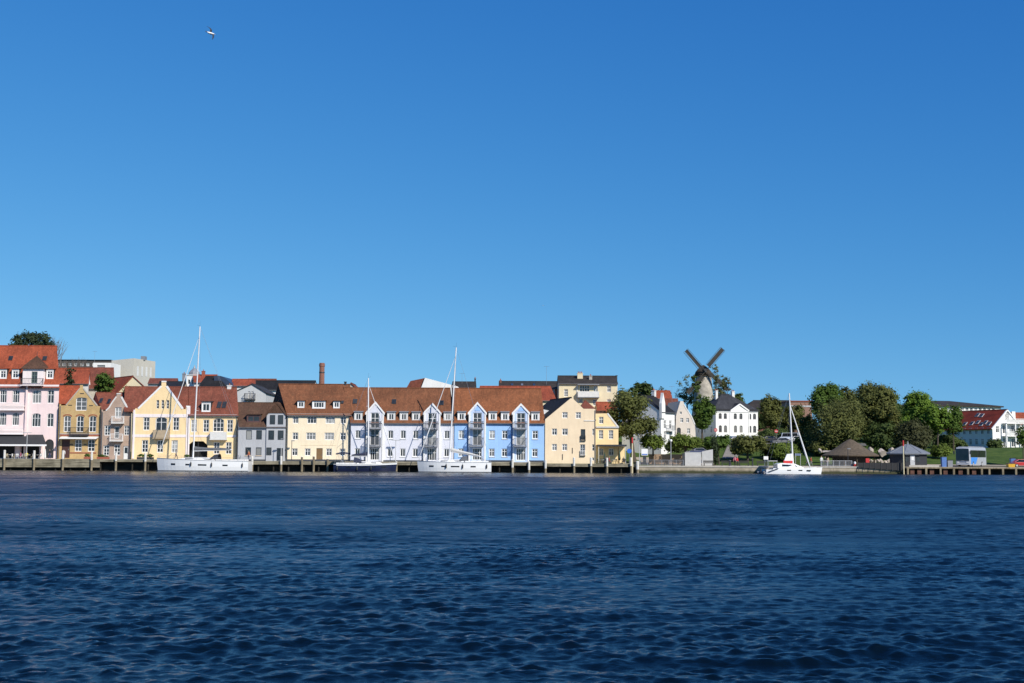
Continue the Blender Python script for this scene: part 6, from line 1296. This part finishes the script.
BEN = plain('dark_bench_wood', (.03, .028, .026), .8, .2, 4)
def bench():
    o = thing('bench', 'x', 'bench', (0, 0, 0), 0, 'dark benches facing the water')
    s = MB()
    for i in range(3): s.box(-.95, .95, -.25 + i * .17, -.11 + i * .17, .42, .47)
    s.build('seat', BEN, o); b = MB()
    for i in range(3): b.box(-.95, .95, .26 + i * .03, .30 + i * .03, .55 + i * .14, .66 + i * .14)
    b.build('backrest', BEN, o)
    for sx_ in (-.8, .8): MB().box(sx_ - .05, sx_ + .05, -.22, .30, 0, .42).build('leg', DARKM, o)
    return o
b0 = bench()
for i, (u, lab) in enumerate(((660, 'dark bench nearest the white notice board'), (677, 'dark bench just left of the concrete screen'), (708.5, 'dark bench in front of the yew'), (726.5, 'dark bench before the grass bank, left of the couple'), (744, 'dark bench right of the couple on the promenade'), (762, 'dark bench nearest the catamaran stern'))):
    o = b0 if i == 0 else copy_tree(b0); q = at(u, 462, 236.5); o.location = (q.x, 236.5, 1.29); o['label'] = lab
def railing(label, u0, u1, y, base, h, m, n):
    x0, x1 = X_(u0), X_(u1); o = thing('railing', label, 'railing', (x0, y, base)); L = x1 - x0; r = MB(); r.tube((0, 0, h), (L, 0, h), .035, .035, 6); r.tube((0, 0, .15), (L, 0, .15), .025, .025, 6)
    k = int(L / .16)
    for i in range(k): x = L * (i + .5) / k; r.box(x - .012, x + .012, -.012, .012, .15, h)
    r.build('bars', m, o)
    for i in range(n + 1): x = L * i / n; MB().tube((x, 0, -.1), (x, 0, h + .05), .045, .045, 6).build('post', m, o)
railing('pale grey railing along the quay edge before the gravel square', 640.5, 684, QY + .75, 1.31, 1.0, GREYM, 6); railing('pale grey railing along the quay edge right of the catamaran', 822, 853, QY + .75, 1.31, 1.0, LGREY, 5)
o = thing('lifebuoy_stand', 'red lifebuoy stand on the quay near the black fence', 'lifebuoy', (X_(869), QY + 1, 1.31)); MB().box(-.07, .07, -.05, .05, 0, 1.3).build('post', WHITE, o); MB().box(-.32, .32, -.16, .08, .7, 1.45).build('case', RED, o)
o = thing('bollard', 'red and white bollard at the end of the black fence', 'bollard', (X_(855.3), QY + .35, 1.31)); MB().lathe([(.22, -.02), (.2, .5), (.2, .7)], 12).build('shaft', RED, o); MB().lathe([(.21, .45), (.21, .62), (.2, .78), (.1, .86)], 12).build('white_band', WHITE, o)
o = thing('black_bollard', 'black cast bollard on the stone quay edge before the bench', 'bollard', (X_(730), QY + .35, 1.31)); MB().lathe([(.2, 0), (.15, .15), (.15, .75), (.28, .85), (.25, 1.0), (.05, 1.05)], 12).build('shaft', DARKM, o)
o = thing('black_bollard', 'slim black bollard right of the couple, on the lawn edge', 'bollard', (X_(752.5, 235), 235, 1.28)); MB().lathe([(.17, 0), (.14, .2), (.14, 1.25), (.19, 1.3), (.1, 1.45)], 12).build('shaft', DARKM, o)
def bin_(name, label, u, w, h, D, m, base=1.29):
    o = thing(name, label, 'bin', (X_(u, D), D, base)); MB().loft([[(-w, -w, 0), (w, -w, 0), (w, w, 0), (-w, w, 0)], [(-w * 1.12, -w * 1.12, h), (w * 1.12, -w * 1.12, h), (w * 1.12, w * 1.12, h), (-w * 1.12, w * 1.12, h)]]).build('body', m, o); MB().box(-w * 1.18, w * 1.18, -w * 1.18, w * 1.18, h, h + .1).build('lid', DARKM, o)
BLUEB = plain('bin_blue', (.08, .17, .42), .5, .1); YELB = plain('bin_yellow', (.62, .36, .03), .5, .1)
bin_('recycling_bin', 'tall blue recycling bin between kiosk and coach', 943.6, .38, 1.75, 233.5, BLUEB); bin_('recycling_bin', 'blue recycling bin behind the yellow box at the far edge', 1012.6, .36, 1.55, 235, BLUEB); bin_('grit_box', 'yellow grit box near the far edge of the pier', 1010.5, .55, .62, 230.8, YELB); bin_('electric_cabinet', 'grey cabinet left of the coach', 949.5, .42, 1.15, 233.8, GREYM)

# ------------------------------------------------------------------ coach and cars
def wheel(par, x, y, r, w=.25):
    t = MB().tube((x, y - w / 2, r), (x, y + w / 2, r), r, r, 16).build('wheel', plain('tyre', (.02, .02, .02), .9), par); MB().tube((x, y - w / 2 - .01, r), (x, y + w / 2 + .01, r), r * .6, r * .6, 12).build('rim', LGREY, t)
D = 233.4; p = at(957, 468, D); back = Vector((.56, .83, 0)).normalized(); rz = math.atan2(back.y, back.x); co = thing('coach', 'white and blue touring coach with dark windscreen parked on the quay', 'coach', (p.x + 1.2, D + .4, 1.29), rz)
W_, Lc, Hc = 1.27, 12.0, 3.65; BW = plain('coach_white', (.60, .62, .66), .3, .04); BS = plain('coach_silver', (.36, .38, .42), .3, .08)
rings = []
for x, s_, zb, zt in ((0, .93, .4, Hc - .25), (.25, 1, .33, Hc - .06), (1.2, 1, .3, Hc), (Lc - .3, 1, .3, Hc), (Lc, .96, .42, Hc - .15)): rings.append([(x, -W_ * s_, zb), (x, -W_ * s_, zt - .5), (x, -W_ * s_ * .9, zt - .08), (x, 0, zt), (x, W_ * s_ * .9, zt - .08), (x, W_ * s_, zt - .5), (x, W_ * s_, zb)])
MB().loft(rings).build('body', BS, co)
MB().loft([[(-.08, -W_ * .91, 1.15), (-.08, W_ * .91, 1.15), (-.04, W_ * .88, Hc - .35), (-.04, -W_ * .88, Hc - .35)], [(.1, -W_ * .91, 1.15), (.1, W_ * .91, 1.15), (.1, W_ * .88, Hc - .35), (.1, -W_ * .88, Hc - .35)]]).build('windscreen', GLASSV, co)
MB().box(.5, Lc - .4, -.9, .9, Hc, Hc + .06).build('roof_panel', plain('coach_roof', (.5, .52, .55), .4, .05), co)
for sd in (-1, 1):
    y0, y1 = sorted((sd * (W_ - .02), sd * (W_ + .012))); MB().box(.55, Lc - .5, y0, y1, 1.75, Hc - .62).build('side_window', GLASSV, co)
    MB().add([(.7, sd * (W_ + .01), .5), (4.2, sd * (W_ + .01), .5), (5.6, sd * (W_ + .01), 1.72), (.9, sd * (W_ + .01), 1.72)], [(0, 1, 2, 3)]).build('blue_panel', plain('coach_blue', (.05, .24, .68), .35, .05), co)
    MB().box(-.05, .02, sd * .85 - .2, sd * .85 + .2, .75, .95).build('headlight', WHITE, co); MB().box(-.35, -.15, sd * 1.45 - .1, sd * 1.45 + .1, 2.3, 2.85).build('mirror', DARKM, co)
    for x in (2.4, 8.6): wheel(co, x, sd * (W_ - .1), .5)
MB().box(-.02, .02, -W_ * .85, W_ * .85, .42, .6).build('bumper', BW, co)
MB().box(-.01, .02, -.3, .3, 1.05, 1.2).build('number_plate', WHITE, co)
def car(label, x, y, rz, c, z=None, name='parked_car', van=False, L=4.3):
    o = thing(name, label, 'van' if van else 'car', (x, y, gz(x, y) + .14 if z is None else z), rz, 'cars parked on the bank'); W = .86; m = plain('car_paint_%d' % (hash(c) % 99991), c, .3, .05)
    prof = [(-.5, .32), (-.5, .62), (-.485, .82), (-.2, .9), (.22, .92), (.44, .8), (.5, .62), (.5, .32)] if not van else [(-.5, .3), (-.5, 1.0), (-.3, 1.05), (.3, 1.05), (.45, 1.05), (.5, .9), (.5, .3)]
    lo = [[(a * L, s_ * W * (.96 if z_ < .5 or z_ > .85 else 1), z_) for a, z_ in prof] for s_ in (-1, 1)]; MB().loft([lo[0], lo[1]]).build('body', m, o)
    top = [(-.28, .9), (-.16, 1.38), (.2, 1.42), (.4, .92)] if not van else [(-.42, 1.05), (-.36, 1.9), (.48, 1.95), (.495, 1.05)]
    r1 = [[(a * L, s_ * W * (.93 if z_ < 1.1 else .76), z_) for a, z_ in top] for s_ in (-1, 1)]; MB().loft(r1).build('cabin', m, o)
    for s_ in (-1, 1):
        q = [(a * L * .93, s_ * (W * (.93 if z_ < 1.1 else .78) + .008), z_ * (1.03 if z_ < 1.1 else .97)) for a, z_ in top]; MB().add(q, [(0, 1, 2, 3)]).build('side_window', GLASSV, o)
        for x_ in (-.31, .31): wheel(o, x_ * L, s_ * (W - .08), .31, .2)
        MB().box(-L * .505, -L * .485, s_ * .62 - .14, s_ * .62 + .14, .58, .74).build('headlight', WHITE, o); MB().box(L * .485, L * .505, s_ * .62 - .14, s_ * .62 + .14, .6, .76).build('tail_light', RED, o)
    a, b = top[0], top[1]; MB().add([(a[0] * L - .012, -W * .85, a[1] + .03), (a[0] * L - .012, W * .85, a[1] + .03), (b[0] * L - .012, W * .7, b[1] - .05), (b[0] * L - .012, -W * .7, b[1] - .05)], [(0, 1, 2, 3)]).build('windscreen', GLASSV, o)
    return o
def pxy(u, D): return at(u, 440, D).x, D
for lab, u, D, rz, c, v_ in (('dark blue car parked before the mansion steps', 735, 276, .2, (.03, .05, .11), 0), ('silver car at the right end of the mansion', 755.5, 278, .1, (.42, .43, .45), 0), ('pale blue van on the lane behind the mast', 788, 279, .15, (.40, .46, .56), 1), ('white car on the lane right of the mast', 796.5, 277.5, .1, (.6, .6, .6), 0), ('dark car in the shade under the bronze-green tree', 769, 277.5, .1, (.03, .03, .035), 0), ('small dark blue car parked below the baroque gable', 697.5, 262, .3, (.03, .045, .12), 0), ('grey car on the lane close to the red traffic sign', 781.5, 275, .1, (.16, .165, .18), 0)): car(lab, *pxy(u, D), rz, c, van=bool(v_))
car('red car at the far edge of the pier road', at(1022.5, 466, 233).x, 233, math.pi, (.45, .03, .03), 1.29)

# ------------------------------------------------------------------ people
SKIN = plain('skin', (.50, .30, .21), .6, .06); HAIRS = {'dark': plain('dark_hair', (.03, .022, .018), .7), 'fair': plain('fair_hair', (.30, .21, .11), .7), 'grey': plain('grey_hair', (.35, .34, .33), .7)}
def cloth(c): return plain('cloth_%02d%02d%02d' % tuple(int(x * 99) for x in c), c, .85, .12, 6)
def person(label, x, y, z, rz, top, bot, hair='dark', h=1.74, pose='stand', group=None):
    o = thing('person', label, 'person', (x, y, z), rz, group); k = h / 1.74
    J = {'pel': (0, 0, .93), 'wst': (0, .01, 1.08), 'chest': (0, 0, 1.32), 'neck': (0, 0, 1.48), 'nk2': (0, -.01, 1.55), 'head': (0, -.02, 1.64), 'crn': (0, -.01, 1.72), 'nose': (0, -.105, 1.62)}
    rad = {'pel': .15, 'wst': .125, 'chest': .15, 'neck': .06, 'nk2': .055, 'head': .092, 'crn': .07, 'nose': .018}
    E = [('pel', 'wst'), ('wst', 'chest'), ('chest', 'neck'), ('neck', 'nk2'), ('nk2', 'head'), ('head', 'crn'), ('head', 'nose')]
    sit = pose == 'sit'; walk = .16 if pose == 'walk' else .0
    for s_, q in ((1, 'l'), (-1, 'r')):
        sw_ = walk * s_
        if sit: pts = [('hip', (.10 * s_, 0, .90), .095), ('kne', (.12 * s_, -.42, .90), .065), ('ank', (.12 * s_, -.44, .50), .042), ('toe', (.13 * s_, -.58, .47), .035)]
        else: pts = [('hip', (.10 * s_, 0, .88), .10), ('kne', (.11 * s_, -.03 - sw_ * .7, .49), .066), ('ank', (.11 * s_, .02 - sw_ * 1.6, .08), .045), ('toe', (.13 * s_, -.14 - sw_ * 1.6, .035), .034)]
        arm = [('sho', (.19 * s_, 0, 1.42), .062), ('elb', (.25 * s_, .02 + sw_ * .6, 1.14), .044), ('wri', (.24 * s_, -.10 + sw_ * .8, .90), .03), ('pal', (.235 * s_, -.13 + sw_ * .8, .83), .032)]
        for n_, c_, r_ in pts + arm: J[n_ + q] = c_; rad[n_ + q] = r_
        E += [('pel', 'hip' + q), ('hip' + q, 'kne' + q), ('kne' + q, 'ank' + q), ('ank' + q, 'toe' + q), ('chest', 'sho' + q), ('sho' + q, 'elb' + q), ('elb' + q, 'wri' + q), ('wri' + q, 'pal' + q)]
        for f_ in range(4):
            J['f%d%s' % (f_, q)] = (.235 * s_ + (f_ - 1.5) * .006, -.10 - f_ * .018 + sw_ * .8, .74 + abs(f_ - 1.5) * .008); rad['f%d%s' % (f_, q)] = .0085; E.append(('pal' + q, 'f%d%s' % (f_, q)))
        J['th' + q] = (.20 * s_, -.165 + sw_ * .8, .79); rad['th' + q] = .009; E.append(('pal' + q, 'th' + q))
    dz = -.45 if sit else 0
    names = list(J); me = bpy.data.meshes.new('body'); me.from_pydata([(J[n][0] * k, J[n][1] * k, (J[n][2] + dz) * k) for n in names], [(names.index(a), names.index(b)) for a, b in E], []); b = bpy.data.objects.new('body', me); COL.objects.link(b)
    md = b.modifiers.new('skin', 'SKIN'); sv = me.skin_vertices[0].data
    for i, n in enumerate(names): sv[i].radius = (rad[n] * k * (1.15 if n in ('chest', 'pel', 'wst') else 1), rad[n] * k * (.8 if n in ('chest', 'pel', 'wst') else 1)); sv[i].use_root = (n == 'pel')
    sb = b.modifiers.new('sub', 'SUBSURF'); sb.levels = sb.render_levels = 1
    dg = bpy.context.evaluated_depsgraph_get(); m2 = bpy.data.meshes.new_from_object(b.evaluated_get(dg)); bpy.data.objects.remove(b); m2.materials.clear()
    for mm in (SKIN, top, bot, DARKM): m2.materials.append(mm)
    for pl in m2.polygons:
        c = pl.center / k; zz_ = c.z - dz; hand = abs(c.x) > .17 and zz_ < .93 and not sit or (sit and abs(c.x) > .19 and zz_ < .92 and c.y > -.2)
        pl.material_index = 0 if zz_ > 1.49 or hand else 1 if (zz_ > .98 or abs(c.x) > .17 and zz_ > .9) else 3 if zz_ < .07 + (.44 if sit else 0) else 2; pl.use_smooth = True
    body = bpy.data.objects.new('body', m2); COL.objects.link(body); body.parent = o
    hb = MB().lathe([(.02, .12), (.075, .09), (.1, .03), (.098, -.03), (.085, -.075)], 12).moved(Matrix.Translation((0, .015 * k, (1.655 + dz) * k))); hb.build('hair', HAIRS[hair], o, smooth=True)
    return o
Pp = lambda u, D: at(u, 460, D).x
BLK = cloth((.02, .02, .024)); WHT = cloth((.75, .75, .73)); REDC = cloth((.5, .03, .04)); NAV = cloth((.03, .04, .10)); YLC = cloth((.7, .6, .1)); GRC = cloth((.18, .19, .2)); TAN = cloth((.4, .3, .2)); PNK = cloth((.6, .2, .25))
person('person in white shirt and dark trousers standing on the quay by the railing', Pp(821.5, 230.8), 230.8, 1.31, .3, WHT, NAV, 'fair', 1.82)
person('person in black jacket beside the white-shirted person on the quay', Pp(825.3, 231), 231, 1.31, -.3, BLK, BLK, 'dark', 1.72)
person('person in tan jacket right of the pair on the quay', Pp(828, 231.4), 231.4, 1.31, .5, TAN, GRC, 'dark', 1.68)
person('person in red top crouching distance from the quay edge, left of the bench', Pp(737.3, 231), 231, 1.31, .6, REDC, BLK, 'fair', 1.6)['label'] = 'person in red top with dark trousers near the quay edge'
person('person in dark coat with pink scarf behind the red-topped person', Pp(735, 234.5), 234.5, 1.29, -.4, PNK, BLK, 'dark', 1.78, 'walk')['label'] = 'person in pink top walking just behind the red-topped person'
person('person in red jacket strolling behind the catamaran bow', Pp(811, 234), 234, 1.29, 1.2, REDC, GRC, 'dark', 1.72, 'walk')
person('person in black strolling left of the red jacket', Pp(807, 234.4), 234.4, 1.29, 1.2, BLK, NAV, 'grey', 1.74, 'walk')
person('person in white standing at the brick house entrance', Pp(63.5, 232.5), 232.5, 2.0, .2, WHT, GRC, 'dark', 1.75)
person('person in dark clothes beside the arched hotel door', Pp(49.5, 235), 235, 2.0, .2, BLK, NAV, 'dark', 1.75)
person('person in grey walking past the ochre yellow house', Pp(176, 231), 231, 2.0, 1.3, GRC, NAV, 'dark', 1.75, 'walk')
person('person in red at the stern of the white yacht on the quay', Pp(248.6, 230.9), 230.9, 1.9, -.5, cloth((.55, .16, .06)), NAV, 'fair', 1.72)

# cafe furniture on the hotel and corner terraces
def cafe_set(x, y, z, n, m, lab, seed, diners=()):
    t = thing('cafe_table', 'round cafe table ' + lab, 'table', (x, y, z), 0, 'cafe tables on the terraces'); MB().lathe([(.38, .70), (.38, .735)], 16).build('table_top', WHITE, t); MB().tube((0, 0, .03), (0, 0, .7), .035, .035, 8).build('stem', DARKM, t); MB().lathe([(.24, 0), (.22, .03)], 12).build('foot', DARKM, t)
    for i in range(n):
        a = 6.283 * i / n + seed; c = thing('cafe_chair', 'cafe chair drawn up to the table ' + lab, 'chair', (x + .72 * math.cos(a), y + .72 * math.sin(a), z), a - math.pi / 2, 'cafe chairs on the terraces')
        MB().box(-.22, .22, -.22, .22, .43, .46).build('seat', m, c); b = MB(); 
        for j in range(4): b.box(-.2 + j * .12, -.16 + j * .12, .2, .23, .46, .86)
        b.box(-.22, .22, .195, .235, .8, .9); b.build('backrest', m, c)
        for sx_ in (-.19, .19):
            for sy_ in (-.19, .19): MB().tube((sx_, sy_, 0), (sx_, sy_, .43), .016, .016, 6).build('leg', m, c)
        if i in diners: person('person seated at the table ' + lab, c.location.x, c.location.y, z + .0, a - math.pi / 2, diners[i][0], diners[i][1], diners[i][2], 1.72, 'sit', 'diners on the terraces')
BEIG = plain('beige_rattan', (.5, .42, .28), .8, .15, 6)
cafe_set(Pp(9, 232), 232, 2.0, 3, BEIG, 'before the leftmost awning bay', .3); cafe_set(Pp(17, 233), 233, 2.0, 3, WHITE, 'by the first pink pillar', .9, {0: (PNK, NAV, 'dark')}); cafe_set(Pp(28, 232), 232, 2.0, 3, BEIG, 'beside the pale lamp post', .2, {1: (YLC, NAV, 'fair')}); cafe_set(Pp(38, 232.6), 232.6, 2.0, 3, WHITE, 'near the awning end', 1.4, {2: (BLK, GRC, 'dark')})
cafe_set(Pp(602, 232), 232, 1.57, 3, DARKM, 'nearest the cream gabled house', .4, {0: (NAV, BLK, 'dark')}); cafe_set(Pp(613, 232.2), 232.2, 1.57, 3, DARKM, 'in the middle of the corner terrace', 1.1, {1: (REDC, GRC, 'fair')}); cafe_set(Pp(622, 232), 232, 1.57, 3, DARKM, 'nearest the blue round sign', .8, {2: (BLK, NAV, 'grey')})
def parasol_shut(label, u, D, vt, m, base):
    o, h = post_thing('parasol', label, 'parasol', u, 462, vt, D, .03, GREYM, 'closed parasols', base); MB().lathe([(.05, h), (.13, h - .5), (.2, h - 1.5), (.12, h - 1.75), (.06, h - 1.8)], 10).build('folded_canopy', m, o)
GRN = plain('dark_green_canvas', (.03, .06, .04), .8); parasol_shut('closed dark green parasol at the golden house', 604.5, 233, 452.5, GRN, 1.57); parasol_shut('closed dark green parasol at the terrace middle', 619.5, 233.2, 450.5, GRN, 1.57); parasol_shut('closed cream parasol by the arched hotel door', 44.8, 232.5, 449, OFFW, 2.0)
def planter(label, u0, u1, D, base, hh, m=None):
    x0, x1 = X_(u0, D), X_(u1, D); o = thing('planter', label, 'planter', ((x0 + x1) / 2, D, base), 0, 'planted boxes along the fronts'); W = (x1 - x0) / 2; MB().box(-W, W, -.25, .25, 0, .4).build('box', m or DARKM, o)
    V, n = crown_mesh(np.random.default_rng(int(u0)), [(0, 0, .4 + hh / 2, W * .95, .3, hh / 2)], 30, 700, .09, .12); build_leaves('foliage', V, n, LG['green'], o)
planter('clipped box hedge planter left of the ochre house window', 137, 145, 231.5, 2.0, .55); planter('clipped box hedge planter right of its twin at the ochre house', 146.2, 153.5, 231.5, 2.0, .55); planter('planter with shrub before the brick house', 84, 90, 233, 2.0, .5, REDB); planter('planter with red wood box before the brown brick house', 97, 109, 232.2, 2.0, .4, REDB); planter('dark planter with shrub near the ochre archway', 184, 189, 231.5, 2.0, .5)

# ------------------------------------------------------------------ aerials, gulls
def aerial(label, u, vb, vt, D):
    p = at(u, vb, D); o = thing('roof_aerial', label, 'aerial', p, 0, 'rooftop aerials'); h = at(u, vt, D).z - p.z; MB().tube((0, 0, -1.5), (0, 0, h), .035, .02, 5).build('mast', GREYM, o); r = MB(); r.tube((-.6, 0, h - .1), (.6, 0, h - .1), .02, .02, 4)
    for i in range(5): x = -.5 + i * .25; r.tube((x, -.3, h - .1), (x, .3, h - .1), .012, .012, 4)
    r.build('antenna_rods', GREYM, o)
aerial('rooftop aerial on the dark slate roof', 546.5, 382, 366, 288); aerial('rooftop aerial above the cream house right of the white hall', 462, 382, 373, 293); aerial('rooftop aerial left of the concrete block', 94.5, 363, 351, 322); aerial('rooftop aerial above the dark red roof near the windmill', 672, 399, 386, 288)
def gull(label, u, v, D, span, dark, tilt, yaw, wm):
    p = at(u, v, D); o = thing('seagull', label, 'seagull', p, yaw, 'gulls in flight'); o.rotation_euler = (tilt, 0, yaw); k = span / 1.2; rg = []
    for x, r_, z in ((-.32, .012, .02), (-.24, .035, .015), (-.1, .075, 0), (.06, .085, 0), (.18, .06, .015), (.24, .048, .03), (.30, .04, .035), (.335, .016, .03), (.375, .008, .022)): rg.append([(x * k, r_ * k * math.cos(a), z * k + r_ * k * math.sin(a)) for a in np.linspace(0, 2 * math.pi, 11)[:-1]])
    b = MB(); b.loft(rg)
    b.mat(1)
    for s_ in (-1, 1):
        pr = [(.10, .05, .03, .17), (.14, .22, .13, .16), (.10, .40, .11, .13), (.02, .56, .04, .08), (-.06, .64, 0, .02)]; rings = [[(x * k, s_ * y * k, (z + .012) * k), ((x - c * .5) * k, s_ * y * k, (z + .016) * k), ((x - c) * k, s_ * y * k, z * k), ((x - c * .5) * k, s_ * y * k, (z - .006) * k)] for x, y, z, c in pr]; b.loft(rings)
    b.mat(1).hexa([(-.3 * k, -.02 * k, .01 * k), (-.3 * k, .02 * k, .01 * k), (-.44 * k, .06 * k, .02 * k), (-.44 * k, -.06 * k, .02 * k), (-.3 * k, -.02 * k, .03 * k), (-.3 * k, .02 * k, .03 * k), (-.44 * k, .06 * k, .03 * k), (-.44 * k, -.06 * k, .03 * k)])
    b.build('body', [plain('white_feathers', (.78, .77, .74), .7, .05), wm], o, smooth=True); MB().lathe([(.001, -.02), (.014, 0), (.001, .05)], 6).moved(Matrix.Translation((.385 * k, 0, .02 * k)) @ Matrix.Rotation(math.pi / 2, 4, 'Y')).build('beak', YELB, o)
gull('gull with white body and dark wings flying high above the houses', 210.3, 33.2, 70, .95, 1, R(60), R(52), plain('dark_feathers', (.035, .034, .036), .8, .2)); gull('tiny distant dark gull high above the blue house', 543, 305.5, 260, .7, 1, R(10), R(70), MATS['dark_feathers'])
